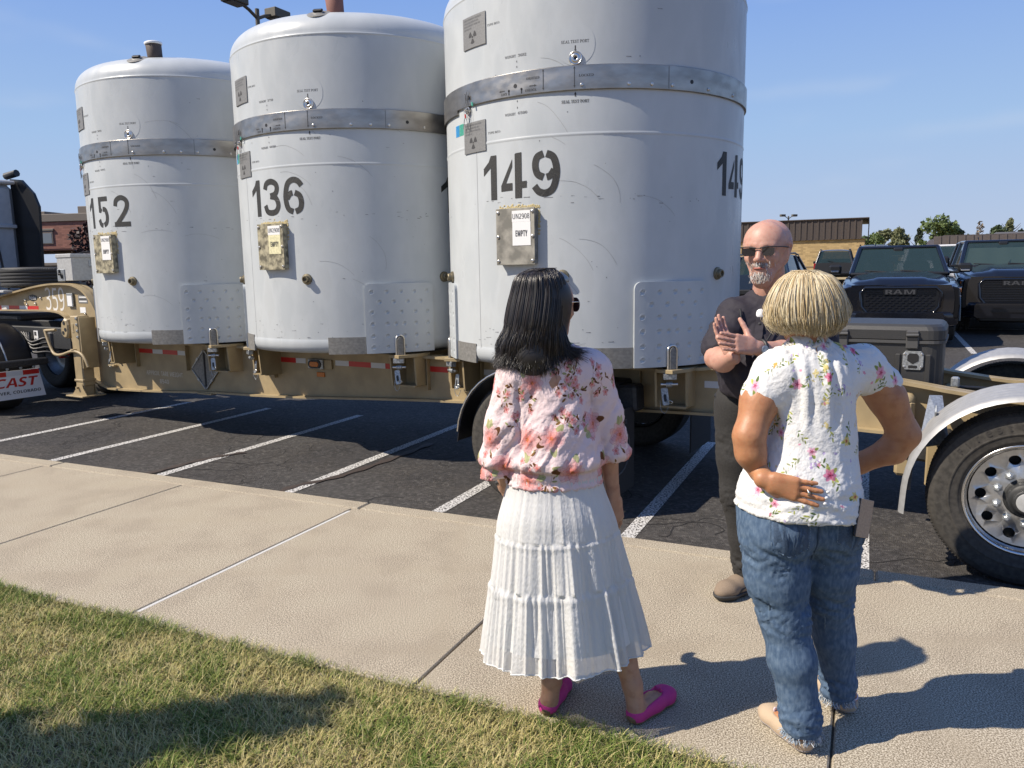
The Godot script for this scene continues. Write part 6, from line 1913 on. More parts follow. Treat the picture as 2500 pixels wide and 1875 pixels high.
func estate_car(label: String, at: Vector3, turn: float, paint: Material, plate := true, h := 1.85, sedan := false) -> Node3D:
	var o := thing("parked_car", label, "car", at, turn, "vehicles parked in the lot")
	var rows := []
	for r in [[-2.4, 0.5, 0.86], [-2.3, 0.42, 0.94], [-1.95, 0.4, 0.96], [-1.9, 0.8, 0.965], [-1.1, 0.8, 0.965], [-1.05, 0.36, 0.96], [1.0, 0.36, 0.96], [1.05, 0.8, 0.965], [1.85, 0.8, 0.965], [1.9, 0.4, 0.94], [2.3, 0.45, 0.8]]:
		var top: float = 1.08 if r[0] < 0.9 else lerpf(1.05, 0.86, (r[0] - 0.9) / 1.4)
		if sedan and r[0] < -1.3: top = 1.0
		rows.append([r[0], [r[2] * 0.94, r[1], r[2], maxf(0.6, r[1] + 0.02), r[2], maxf(0.85, r[1] + 0.04) - (0.06 if r[0] > 1.95 else 0.0), r[2] * 0.95, top - 0.03, r[2] * 0.9, top, 0.0, top + 0.03]])
	put(o, "body", hull(rows, 1, false), paint)
	var back := -2.25 if not sedan else -1.3
	var A := [Vector3(0.66, h - 0.1, 0.15), Vector3(0.84, 1.06, 0.95)]
	var B := [Vector3(0.7, h - 0.06, -0.7), Vector3(0.88, 1.06, -0.55)]
	var C := [Vector3(0.66, h - 0.09, back + 0.22), Vector3(0.84, 1.05, back)]
	put(o, "roof", sheet(16, 12, func(u: float, v: float) -> Vector3:
		var x := u * 2.0 - 1.0
		return Vector3(x * 0.7, h - 0.06 * pow(absf(x), 4.0) - 0.06 * pow(absf(v * 2.0 - 1.0), 4.0), lerpf(back + 0.2, 0.17, v)), false, null, Vector2.ONE, true), paint)
	for s in [1.0, -1.0]:
		var f := Vector3(s, 1, 1)
		for q in [A, B, C]: put(o, "pillar", tube_mesh([q[0] * f, q[1] * f], 0.05, 8), paint)
		put(o, "roof_rail", tube_mesh([A[0] * f + Vector3(0, 0.06, 0), B[0] * f + Vector3(0, 0.08, 0), C[0] * f + Vector3(0, 0.07, 0)], 0.03, 6), M.trim)
		put(o, "side_window", pane([A[0] * f, B[0] * f, B[1] * f, A[1] * f]), M.car_glass)
		put(o, "side_window", pane([B[0] * f, C[0] * f, C[1] * f, B[1] * f]), M.car_glass)
		put(o, "mirror", box_mesh(Vector3(0.2, 0.15, 0.1), 0.035), M.trim, Vector3(s * 1.05, 1.12, 0.75))
		put(o, "tail_light", box_mesh(Vector3(0.16, 0.3, 0.1), 0.03), M.tail, Vector3(s * 0.85, 0.92, -2.32))
		put(o, "headlight", box_mesh(Vector3(0.3, 0.13, 0.16), 0.03), M.lamp_glass, Vector3(s * 0.66, 0.76, 2.2))
		for zz in [1.45, -1.5]: car_wheel(o, Vector3(s * 0.84, 0.36, zz), 0.36, 0.24)
	for w in [A, C]:
		var f := Vector3(-1, 1, 1)
		put(o, "windscreen" if w == A else "rear_window", pane([w[0], w[0] * f, w[1] * f, w[1]]), M.car_glass)
	put(o, "cabin_seats", box_mesh(Vector3(1.4, 0.5, 0.2), 0.08), M.seat, Vector3(0, 1.05, -0.3))
	put(o, "cabin_floor", box_mesh(Vector3(1.5, 0.1, 3.0)), M.seat, Vector3(0, 0.7, -0.5))
	put(o, "rear_bumper", box_mesh(Vector3(1.8, 0.2, 0.16), 0.05), M.trim, Vector3(0, 0.55, -2.36))
	put(o, "front_bumper", box_mesh(Vector3(1.6, 0.22, 0.2), 0.06), paint, Vector3(0, 0.55, 2.25))
	put(o, "front_grille", box_mesh(Vector3(0.9, 0.14, 0.05), 0.02), M.grille_black, Vector3(0, 0.74, 2.3))
	put(o, "wiper", tube_mesh([Vector3(0, 1.14, back - 0.02), Vector3(0.3, 1.2, back + 0.02)], 0.012, 5), M.trim)
	if plate: put(o, "number_plate", box_mesh(Vector3(0.32, 0.16, 0.02), 0.005), M.label, Vector3(0, 0.9, -2.42))
	return o

func vehicles() -> void:
	vehicle_materials()
	M.car_blue2 = mat(0.04, 0.09, 0.2, 0.2)
	M.fascia = mat(0.006, 0.006, 0.007, 0.22, 0.0, 0.35)
	M.letter_grey = mat(0.05, 0.05, 0.052, 0.3)
	var face := atan2(-OUT.x, -OUT.z)
	var p1 := kp(0.55, 16.3 + 2.8)
	pickup("glossy black pickup with a mesh grille, parked facing the trailer directly behind the black case", p1 + Vector3(0, lot_y(19.1), 0), face)
	var p2 := kp(2.8, 18.9 + 2.8)
	pickup("taller black pickup with a barred grille and a pale windscreen sunshade, at the right edge", p2 + Vector3(0, lot_y(20.0), 0), face, {"big": true, "shade": true, "paint": M.car_black})
	var p3 := kp(2.0, 31.5)
	pickup("white pickup parked in the row behind, between the two black pickups", p3 + Vector3(0, lot_y(31), 0), face, {"paint": M.car_white})
	estate_car("dark grey estate car seen from behind, parked right of the bald man's ear", kp(0.2, 46.5) + Vector3(0, lot_y(46) + 0.05, 0), face + PI, M.car_grey, true, 1.9)
	estate_car("dark blue car parked just behind the bald man, mostly hidden by his head", kp(-2.8, 27.0) + Vector3(0, lot_y(27), 0), face + PI - 0.1, M.car_blue, false, 1.72)
	estate_car("small far car with greenish windows between the man's ear and the dark estate car", kp(-1.6, 44.0) + Vector3(0, lot_y(44), 0), face + PI, M.car_grey, false, 1.75)
	estate_car("small blue car far off at the left, below the red brick building", Vector3(-24.6, 0.25, -40.0), 1.9, M.car_blue2, false, 1.45, true)
	semi_truck()

# ---------------------------------------------------------------- the lorry that pulls the trailer, in the trailer frame
func semi_truck() -> void:
	var o := thing("semi_truck", "white lorry with black mudguards at the left edge, coupled under the trailer neck", "truck", TRAILER_AT, TRAILER_TURN)
	M.truck_white = grainy(0.42, 0.44, 0.46, 0.04, 0.02, 0.8, 0.35)
	put(o, "cab", box_mesh(Vector3(2.2, 2.2, 2.36), 0.08), M.truck_white, Vector3(-12.4, 2.2, 0))
	put(o, "roof_cap", box_mesh(Vector3(2.3, 0.06, 2.4), 0.02), M.white, Vector3(-12.4, 3.33, 0))
	for s in [1.0, -1.0]:
		put(o, "side_fairing", prism_mesh(v2([-11.4, 0.95, -10.75, 0.95, -10.6, 2.9, -10.72, 3.12, -11.05, 3.36, -11.4, 3.4]), 0.04), M.trim, Vector3(0, 0, 1.2 * s))
	for y in [2.6, 1.75]: put(o, "wall_rail", box_mesh(Vector3(0.05, 0.06, 2.3), 0.01), M.truck_white, Vector3(-11.28, y, 0))
	for zz in [-0.72, -0.6]: put(o, "exhaust_stay", tube_mesh([Vector3(-11.24, 1.3, zz), Vector3(-11.24, 2.5, zz - 0.05), Vector3(-11.24, 3.25, zz)], 0.022, 8), M.galv)
	put(o, "cable", tube_mesh(curve3([Vector3(-11.22, 2.55, -0.75), Vector3(-11.2, 2.1, -0.8), Vector3(-11.15, 1.7, -0.82), Vector3(-11.0, 1.3, -0.85)], 4), 0.02, 6), M.black)
	put(o, "cab_door_sill", box_mesh(Vector3(0.04, 0.7, 0.5), 0.01), M.white, Vector3(-11.27, 1.6, -0.3))
	put(o, "roof_horn", tube_mesh([Vector3(-11.25, 3.42, -1.05), Vector3(-11.0, 3.46, -1.1)], 0.06, 8), M.black)
	for s in [1.0, -1.0]: put(o, "chassis_rail", box_mesh(Vector3(5.0, 0.28, 0.09), 0.01), M.darksteel, Vector3(-9.6, 0.95, 0.43 * s))
	put(o, "fifth_wheel", box_mesh(Vector3(0.9, 0.1, 0.9), 0.03), M.darksteel, Vector3(-8.8, 1.2, 0))
	put(o, "rear_cross_member", box_mesh(Vector3(0.1, 0.22, 1.0), 0.02), M.darksteel, Vector3(-7.55, 0.92, 0))
	var sticker := put(o, "tag", box_mesh(Vector3(0.1, 0.12, 0.004)), M.label, Vector3(-7.9, 0.98, 0.478))
	put(sticker, "tag_print", box_mesh(Vector3(0.05, 0.05, 0.002)), M.ink, Vector3(-0.01, 0.02, 0.003))
	for x in [-8.35, -9.65]:
		for s in [1.0, -1.0]:
			var t := put(o, "wheel", lathe_mesh([Vector2(0.3, -0.28), Vector2(0.42, -0.31), Vector2(0.5, -0.28), Vector2(0.5, 0.28), Vector2(0.42, 0.31), Vector2(0.3, 0.28)], 32, true, Transform3D(Basis(Vector3.RIGHT, PI / 2), Vector3.ZERO)), M.tyre, Vector3(x, 0.5, 0.95 * s))
			put(t, "rim", lathe_mesh([Vector2(0.3, 0.25), Vector2(0.26, 0.12), Vector2(0.1, 0.14), Vector2(0, 0.16)], 24, true, Transform3D(Basis(Vector3.RIGHT, PI / 2), Vector3.ZERO)), M.galv)
			put(o, "mudguard", fender(Vector3(x, 0.52, 0), 0.62, 0.62 if s > 0 else -1.26, 1.26 if s > 0 else -0.62, -1.2, 1.45, 0.0, 0.05), M.black_gloss)
			put(o, "guard_stripe", tube_mesh(range(13).map(func(i): return Vector3(x + sin(-1.1 + i * 0.2) * 0.628, 0.52 + cos(-1.1 + i * 0.2) * 0.628, 0.95 * s)), 0.012, 6), M.galv)
	for s in [1.0, -1.0]:
		put(o, "flap_hanger", box_mesh(Vector3(0.07, 0.09, 0.75), 0.015), M.darksteel, Vector3(-7.6, 0.66, 0.9 * s))
		var flap := MB.new(Transform3D(Basis(Vector3(0, 0, -1), Vector3.UP, Vector3.RIGHT), Vector3.ZERO))
		flap.prism(v2([-0.3, 0.0, 0.3, 0.0, 0.36, -0.36, -0.36, -0.36]), 0.012)
		var f := put(o, "mud_flap", flap.mesh(), M.white, Vector3(-7.6, 0.575, 0.95 * s), Vector3(0, 0, 0))
		for k in 3: put(f, "flap_stripe", box_mesh(Vector3(0.004, 0.06, 0.2)), M.tape_red if k != 1 else M.tape_white, Vector3(0.008, -0.035, -0.2 + 0.2 * k))
		for k in 4: put(f, "flap_bolt", cask_mesh.bolt, M.galv, Vector3(0.008, 0.03, -0.24 + 0.16 * k), Vector3(0, PI / 2, 0)).scale = Vector3.ONE * 1.6
		var w := put(f, "lettering", laid(letters("CAST", 0.5, 0.12, "Droid Sans", true), func(p: Vector2) -> Vector3: return Vector3(0.008, p.y - 0.21, 0.25 - p.x - p.y * 0.25), 9.0), M.tape_red)
		put(w, "lettering", laid(letters("DENVER, COLORADO", 0.62, 0.045, "Droid Sans", true), func(p: Vector2) -> Vector3: return Vector3(0.008, p.y - 0.3, 0.32 - p.x), 9.0), M.ink)
	put(o, "tail_lamp", box_mesh(Vector3(0.05, 0.08, 0.14), 0.015), M.tail, Vector3(-7.5, 0.72, 0.36))
	for k in 4: put(o, "air_hose", tube_mesh(curve3([Vector3(-8.1 + k * 0.06, 1.02, 0.55), Vector3(-7.8, 0.9 - k * 0.04, 0.6), Vector3(-7.6, 0.95 - k * 0.06, 0.5), Vector3(-7.4, 0.85 - k * 0.05, 0.35)], 5), 0.02, 6), M.black)

# ---------------------------------------------------------------- people
func head_field(fd: Field, c: Vector3, f: Vector3, up: Vector3, s: float, male := false) -> void:
	# skull, face, ears and neck stub; f is where the face looks
	f = f.normalized()
	var r := f.cross(up).normalized()
	var u := r.cross(f).normalized()
	var at := func(x: float, y: float, z: float) -> Vector3: return c + (r * x + u * y + f * z) * s
	fd.cone(at.call(0, 0.032, -0.022), at.call(0, 0.034, 0.02), 0.09 * s, 0.082 * s, 0.02)
	fd.cone(at.call(0, 0.0, 0.036), at.call(0, -0.07, 0.056), 0.064 * s, 0.038 * s, 0.03)
	for x in [-1.0, 1.0]:
		fd.cone(at.call(x * 0.054, -0.03, -0.005), at.call(x * 0.018, -0.094, 0.064), 0.03 * s, 0.02 * s, 0.025)
		fd.ball(at.call(x * 0.036, -0.024, 0.066), 0.027 * s, 0.02)
		fd.cone(at.call(x * 0.012, 0.024, 0.092), at.call(x * 0.044, 0.024, 0.078), 0.011 * s, 0.01 * s, 0.012)
	fd.cone(at.call(0, 0.018, 0.09), at.call(0, -0.026, 0.112), 0.009 * s, 0.0125 * s, 0.01)
	for x in [-1.0, 1.0]: fd.ball(at.call(x * 0.012, -0.03, 0.1), 0.0095 * s, 0.008)
	for x in [-1.0, 1.0]: fd.cone(at.call(x * 0.031, 0.006, 0.104), at.call(x * 0.033, 0.006, 0.11), 0.013 * s, 0.014 * s, 0.012, Vector3.ZERO, 1.0, true)
	fd.cone(at.call(-0.022, -0.054, 0.086), at.call(0.022, -0.054, 0.086), 0.0085 * s, 0.0085 * s, 0.008)
	fd.cone(at.call(-0.019, -0.068, 0.084), at.call(0.019, -0.068, 0.084), 0.009 * s, 0.009 * s, 0.008)
	fd.cone(at.call(-0.022, -0.0612, 0.1), at.call(0.022, -0.0612, 0.1), 0.0042 * s, 0.0042 * s, 0.004, Vector3.ZERO, 1.0, true)
	fd.ball(at.call(0, -0.1, 0.07), 0.019 * s, 0.015)
	for x in [-1.0, 1.0]:
		fd.cone(at.call(x * 0.086, 0.022, -0.012), at.call(x * 0.08, -0.024, 0.0), 0.024 * s, 0.015 * s, 0.006, r, 2.4)
		fd.cone(at.call(x * 0.094, 0.012, -0.002), at.call(x * 0.094, -0.006, 0.0), 0.008 * s, 0.006 * s, 0.006, Vector3.ZERO, 1.0, true)

func hand_field(fd: Field, w: Vector3, f: Vector3, n: Vector3, side: float, curl: Array, spread := 1.0, thumb_up := 0.6, s := 1.0) -> void:
	# wrist w, fingers towards f, palm looks along n; side is +1 when the thumb lies along f x n
	f = f.normalized()
	n = (n - f * n.dot(f)).normalized()
	var t := f.cross(n) * side
	var at := func(a: float, b: float, c: float) -> Vector3: return w + (f * a + t * b + n * c) * s
	fd.cone(at.call(-0.02, 0, 0), at.call(0.02, 0.004, 0), 0.026 * s, 0.026 * s, 0.012, n, 1.35)
	for k in 4:
		var b := 0.028 - k * 0.0185
		fd.cone(at.call(0.015, b * 0.7, 0), at.call(0.088 - absf(k - 1.0) * 0.004, b, -0.002), 0.0165 * s, 0.0125 * s, 0.012)
	var lens := [0.073, 0.081, 0.075, 0.059]
	for k in 4:
		var b := 0.028 - k * 0.0185
		var p: Vector3 = at.call(0.088 - absf(k - 1.0) * 0.004, b, -0.002)
		var d := (f + t * (0.1 - k * 0.075) * spread).normalized()
		var c: float = curl[k]
		var l: float = lens[k] * s
		var rr := (0.0092 if k < 3 else 0.008) * s
		for j in 3:
			d = d.rotated(d.cross(n).normalized(), c)
			var e: Vector3 = p + d * l * float([0.46, 0.3, 0.24][j])
			fd.cone(p, e, rr, rr * 0.92, 0.003)
			p = e
			rr *= 0.92
	var td: Vector3 = (f * (1.0 - thumb_up) + t * thumb_up + n * 0.28).normalized()
	var p0: Vector3 = at.call(0.018, 0.02, 0.006)
	var p1: Vector3 = p0 + td * 0.046 * s
	fd.cone(p0, p1, 0.0165 * s, 0.0122 * s, 0.012)
	var td2: Vector3 = (td + f * 0.25).normalized()
	var p2: Vector3 = p1 + td2 * 0.032 * s
	fd.cone(p1, p2, 0.0115 * s, 0.0105 * s, 0.004)
	fd.cone(p2, p2 + (td2 + f * 0.1).normalized() * 0.025 * s, 0.0105 * s, 0.0085 * s, 0.004)

func strands(paths: Array, rad: float, cols: Array, seed: int, keep := 1.0) -> ArrayMesh:
	# hair: each path a thin three sided strand that tapers to its tip
	var g := RandomNumberGenerator.new()
	g.seed = seed
	var vs := PackedVector3Array()
	var cs := PackedColorArray()
	var ix := PackedInt32Array()
	for path in paths:
		var n: int = path.size()
		var base := vs.size()
		var c: Color = cols[g.randi() % cols.size()]
		var k := g.randf_range(0.8, 1.2)
		c = Color(c.r * k, c.g * k, c.b * k)
		var rr := rad * g.randf_range(0.6, 1.3)
		var sx := Vector3(g.randfn(), g.randfn(), g.randfn())
		for i in n:
			var d: Vector3 = path[mini(i + 1, n - 1)] - path[maxi(i - 1, 0)]
			var a := d.cross(sx).normalized()
			var b := a.cross(d).normalized()
			var q := rr * (1.0 - pow(float(i) / n, 3.0) * 0.85)
			vs.append(path[i] + a * q)
			vs.append(path[i] - a * q * 0.5 + b * q * 0.86)
			vs.append(path[i] - a * q * 0.5 - b * q * 0.86)
			for e in 3: cs.append(c)
		for i in n - 1:
			var o := base + i * 3
			for e in 3:
				var e2 := (e + 1) % 3
				ix.append_array(PackedInt32Array([o + e, o + e2, o + 3 + e2, o + e, o + 3 + e2, o + 3 + e]))
	return indexed(vs, ix, PackedVector2Array(), cs)

func hair_mat(rough := 0.38, spec := 0.6) -> StandardMaterial3D:
	var m := mat(1, 1, 1, rough, 0.0, spec)
	m.vertex_color_use_as_albedo = true
	return m

func skin_mat(r: float, g: float, b: float, seed: int) -> StandardMaterial3D:
	var m := mat(1, 1, 1, 0.48, 0.0, 0.45)
	m.albedo_texture = noise_tex(0.02, [[0.2, lin(r * 0.86, g * 0.78, b * 0.76)], [0.5, lin(r, g, b)], [0.8, lin(r * 1.06, g * 1.06, b * 1.04)]], seed, 256, FastNoiseLite.TYPE_SIMPLEX_SMOOTH, 4)
	m.subsurf_scatter_enabled = true
	m.subsurf_scatter_strength = 0.12
	m.normal_enabled = true
	m.normal_texture = noise_tex(0.12, [], seed + 3, 256, FastNoiseLite.TYPE_SIMPLEX, 3, 1.5)
	m.normal_scale = 0.35
	return tri(m, 5.0)

# a cloth print drawn flower by flower; wraps at its edges
class Print:
	var im: Image
	var n: int
	func _init(size: int, bg: Color) -> void:
		n = size
		im = Image.create_empty(size, size, false, Image.FORMAT_RGB8)
		im.fill(bg)
	func dab(cx: float, cy: float, rx: float, ry: float, rot: float, col: Color, alpha := 1.0, petals := 0, wob := 0.0, rim := Color(0, 0, 0, 0)) -> void:
		var m := maxf(rx, ry) * (1.0 + wob) + 1.5
		var ca := cos(rot)
		var sa := sin(rot)
		for y in range(int(cy - m), int(cy + m) + 1):
			for x in range(int(cx - m), int(cx + m) + 1):
				var dx := x - cx
				var dy := y - cy
				var u := (dx * ca + dy * sa) / rx
				var v := (-dx * sa + dy * ca) / ry
				var d := sqrt(u * u + v * v)
				var edge := 1.0
				if petals: edge = 1.0 + wob * cos(petals * atan2(v, u))
				var e := (edge - d) * minf(rx, ry)
				if e < 0.0: continue
				var px := posmod(x, n)
				var py := posmod(y, n)
				var c := im.get_pixel(px, py)
				var q := rim if rim.a > 0.0 and e < 1.3 else col
				im.set_pixel(px, py, c.lerp(Color(q.r, q.g, q.b), alpha * q.a * minf(1.0, e)))
	func leaf(x: float, y: float, l: float, a: float, col: Color, w := 0.3) -> void:
		dab(x + cos(a) * l * 0.5, y + sin(a) * l * 0.5, l * 0.5, l * w * 0.5, a, col)
		for i in int(l * 0.8): _dot(x + cos(a) * (l * 0.1 + i), y + sin(a) * (l * 0.1 + i), col.darkened(0.35))
	func _dot(x: float, y: float, c: Color) -> void: im.set_pixel(posmod(int(x), n), posmod(int(y), n), c)
	func stem(x: float, y: float, a: float, l: float, bend: float, c: Color) -> void:
		for i in int(l):
			x += cos(a)
			y += sin(a)
			a += bend / l
			_dot(x, y, c)
	func texture() -> ImageTexture:
		im.generate_mipmaps()
		return ImageTexture.create_from_image(im)

func peony_print() -> ImageTexture:
	var p := Print.new(768, lin(0.68, 0.55, 0.54))
	var g := RandomNumberGenerator.new()
	g.seed = 12
	var brown := lin(0.13, 0.055, 0.025)
	var line := lin(0.32, 0.12, 0.11)
	var green := lin(0.33, 0.33, 0.16)
	for i in 24:
		# a spray of small blossoms, twigs and brown leaves
		var x := g.randf() * 768
		var y := g.randf() * 768
		for k in 5:
			var a := g.randf() * TAU
			p.stem(x, y, a, 46, g.randfn(0, 0.8), line)
			for j in 3: p.leaf(x + cos(a) * (16 + j * 12), y + sin(a) * (16 + j * 12), g.randf_range(16, 28), a + g.randf_range(-1.1, 1.1), [brown, brown, green, lin(0.22, 0.12, 0.04)][g.randi() % 4], 0.42)
			if k < 3:
				var bx := x + cos(a) * 48
				var by := y + sin(a) * 48
				p.dab(bx, by, 17, 15, a, lin(0.6, 0.3, 0.3), 0.9, 5, 0.22, Color(line.r, line.g, line.b, 1))
				p.dab(bx, by, 7, 6, a, lin(0.5, 0.12, 0.1), 0.8, 5, 0.2)
	for i in 13:
		# the large many petalled heads
		var x := (i % 4) * 192.0 + g.randf_range(-50, 50) + (96 if (i / 4) % 2 else 0)
		var y := (i / 4) * 192.0 + g.randf_range(-50, 50)
		var s := g.randf_range(52, 78)
		for k in 3: p.leaf(x, y, s * 1.45, g.randf() * TAU, [green, brown, lin(0.38, 0.38, 0.2)][k], 0.4)
		for ring in 5:
			var rr := s * (1.0 - ring * 0.2)
			var t := ring / 4.0
			for k in 9 - ring:
				var a := TAU * k / (9 - ring) + ring * 0.4 + g.randfn(0, 0.1)
				var c := Vector3(0.66, 0.42, 0.42).lerp(Vector3(0.62, 0.16, 0.115), t * g.randf_range(0.7, 1.15))
				p.dab(x + cos(a) * rr * 0.6, y + sin(a) * rr * 0.55, rr * 0.46, rr * 0.34, a + g.randfn(0, 0.3), lin(c.x, c.y, c.z), 0.85, 3, 0.12, Color(line.r, line.g, line.b, 0.75))
		p.dab(x, y, s * 0.14, s * 0.14, 0, lin(0.4, 0.12, 0.05), 0.9, 5, 0.3)
	return p.texture()

func garden_print() -> ImageTexture:
	var p := Print.new(768, lin(0.66, 0.66, 0.65))
	var g := RandomNumberGenerator.new()
	g.seed = 44
	var green := [lin(0.24, 0.28, 0.08), lin(0.12, 0.17, 0.06), lin(0.42, 0.44, 0.12), lin(0.3, 0.32, 0.2)]
	for i in 54:
		var x := g.randf() * 768
		var y := g.randf() * 768
		var a := g.randf() * TAU
		p.stem(x, y, a, 50, g.randfn(0, 1.0), green[1])
		for j in 6: p.leaf(x + cos(a) * j * 9, y + sin(a) * j * 9, g.randf_range(13, 25), a + (1.0 if j % 2 else -1.0) * g.randf_range(0.4, 1.1), green[g.randi() % 4], 0.36)
		if i % 3 == 0:
			for j in 7: p.dab(x + g.randfn(0, 14), y + g.randfn(0, 12), g.randf_range(4, 8), g.randf_range(3, 6), g.randf() * TAU, [lin(0.58, 0.33, 0.08), lin(0.4, 0.28, 0.52), lin(0.62, 0.5, 0.2)][(i / 3) % 3], 0.85, 5, 0.25)
	for i in 19:
		var x := (i % 5) * 154.0 + g.randf_range(-55, 55)
		var y := (i / 5) * 192.0 + g.randf_range(-60, 60)
		var s := g.randf_range(16, 30)
		var pink := Vector3(0.6, 0.27, 0.36).lerp(Vector3(0.55, 0.07, 0.16), g.randf())
		if i % 5 == 4: pink = Vector3(0.62, 0.36, 0.14)
		for k in 3: p.leaf(x, y, s * 1.7, g.randf() * TAU, green[g.randi() % 3], 0.4)
		for k in 6:
			var a := TAU * k / 6 + g.randfn(0, 0.15)
			p.dab(x + cos(a) * s * 0.5, y + sin(a) * s * 0.5, s * 0.55, s * 0.42, a, lin(minf(0.68, pink.x * 1.15), pink.y * 1.5, pink.z * 1.4), 0.85, 3, 0.1)
		p.dab(x, y, s * 0.4, s * 0.4, 0, lin(pink.x * 0.8, pink.y * 0.5, pink.z * 0.6), 0.85, 5, 0.3)
		p.dab(x, y, s * 0.14, s * 0.14, 0, lin(0.2, 0.02, 0.05), 0.9)
	for i in 36: p.dab(g.randf() * 768, g.randf() * 768, g.randf_range(5, 10), g.randf_range(4, 7), g.randf() * TAU, [lin(0.6, 0.2, 0.3), lin(0.42, 0.33, 0.58), lin(0.62, 0.46, 0.2)][i % 3], 0.8, 5, 0.28)
	return p.texture()

func cloth(tex: Texture2D, scale: float, bump_freq: float, bump: float, seed: int) -> StandardMaterial3D:
	var m := mat(1, 1, 1, 0.85, 0.0, 0.25)
	m.albedo_color = Color.WHITE
	m.albedo_texture = tex
	m.uv1_scale = Vector3.ONE * scale
	m.normal_enabled = true
	m.normal_texture = noise_tex(bump_freq, [], seed, 512, FastNoiseLite.TYPE_SIMPLEX, 3, bump)
	m.normal_scale = 1.0
	m.backlight_enabled = true
	m.backlight = lin(0.1, 0.09, 0.085)
	return m

func back_of(fd: Field, x: float, y: float, z1: float, z0: float) -> float:
	# how far back the surface lies at x, y, looked for from z1 down to z0
	var i := clampi(int((x - fd.lo.x) / fd.h), 0, fd.nx - 2)
	var j := clampi(int((y - fd.lo.y) / fd.h), 0, fd.ny - 2)
	var k := mini(int((z1 - fd.lo.z) / fd.h), fd.nz - 1)
	while k > 0 and fd.lo.z + k * fd.h > z0:
		var a := fd.f[(k * fd.ny + j) * fd.nx + i]
		if a < 0.0: return fd.lo.z + (k + a / fd.h * -1.0) * fd.h
		k -= 1
	return z0

func person(label: String, at: Vector3) -> Node3D:
	return thing("person", label, "person", at)

func people() -> void:
	dark_haired_woman()
	blonde_woman()
	bald_man()

func shoe_field(fd: Field, heel: Vector3, toe: Vector3, w := 1.0, grow := 0.0) -> void:
	var d := toe - heel
	var n := Vector3(0, 1, 0)
	fd.cone(heel + d * 0.1 + Vector3(0, 0.03, 0), heel + d * 0.5 + Vector3(0, 0.028, 0), 0.031 * w + grow, 0.034 * w + grow, 0.02)
	fd.cone(heel + d * 0.5 + Vector3(0, 0.028, 0), heel + d * 0.8 + Vector3(0, 0.024, 0), 0.034 * w + grow, 0.036 * w + grow, 0.02, n, 1.25)
	fd.cone(heel + d * 0.8 + Vector3(0, 0.022, 0), heel + d * 0.95 + Vector3(0, 0.018, 0), 0.035 * w + grow, 0.022 * w + grow, 0.02, n, 1.35)

func flat_shoe(o: Node, off: Vector3, heel: Vector3, toe: Vector3, m: Material, sole: Material, called := "shoe", low := 0.066) -> MeshInstance3D:
	var f := Field.new(heel.min(toe) - Vector3(0.07, 0.03, 0.07), heel.max(toe) + Vector3(0.07, 0.1, 0.07), 0.004)
	shoe_field(f, heel, toe, 1.06, 0.004)
	var d := (toe - heel).normalized()
	# the open mouth of the shoe: cut away above a sloping line and hollow it
	var up := Vector3.UP
	var mid := heel + (toe - heel) * 0.38
	f.cone(mid + up * 0.075 - d * 0.075, mid + up * 0.075 + d * 0.055, 0.036, 0.03, 0.006, up, 1.0, true)
	f.trim(Vector3(0, heel.y + low, 0), Vector3.UP)
	f.trim(Vector3(0, heel.y + 0.002, 0), Vector3.DOWN)
	var s := put(o, called, field_mesh(f), m, off)
	var g := Field.new(heel.min(toe) - Vector3(0.07, 0.03, 0.07), heel.max(toe) + Vector3(0.07, 0.05, 0.07), 0.004)
	shoe_field(g, heel, toe, 1.1, 0.005)
	g.trim(Vector3(0, heel.y + 0.012, 0), Vector3.UP)
	g.trim(Vector3(0, heel.y + 0.0005, 0), Vector3.DOWN)
	put(s, "sole", field_mesh(g), sole)
	return s

func bow(o: Node, off: Vector3, at: Vector3, across: Vector3, m: Material) -> void:
	var f := Vector3.UP
	var a := across.normalized() * 0.011
	for s in [1.0, -1.0]: put(o, "bow", tube_mesh(curve3([at, at + a * s + f * 0.008, at + a * s * 1.3 - f * 0.002, at + a * s * 0.7 - f * 0.006, at], 4), 0.0035, 6), m, off)

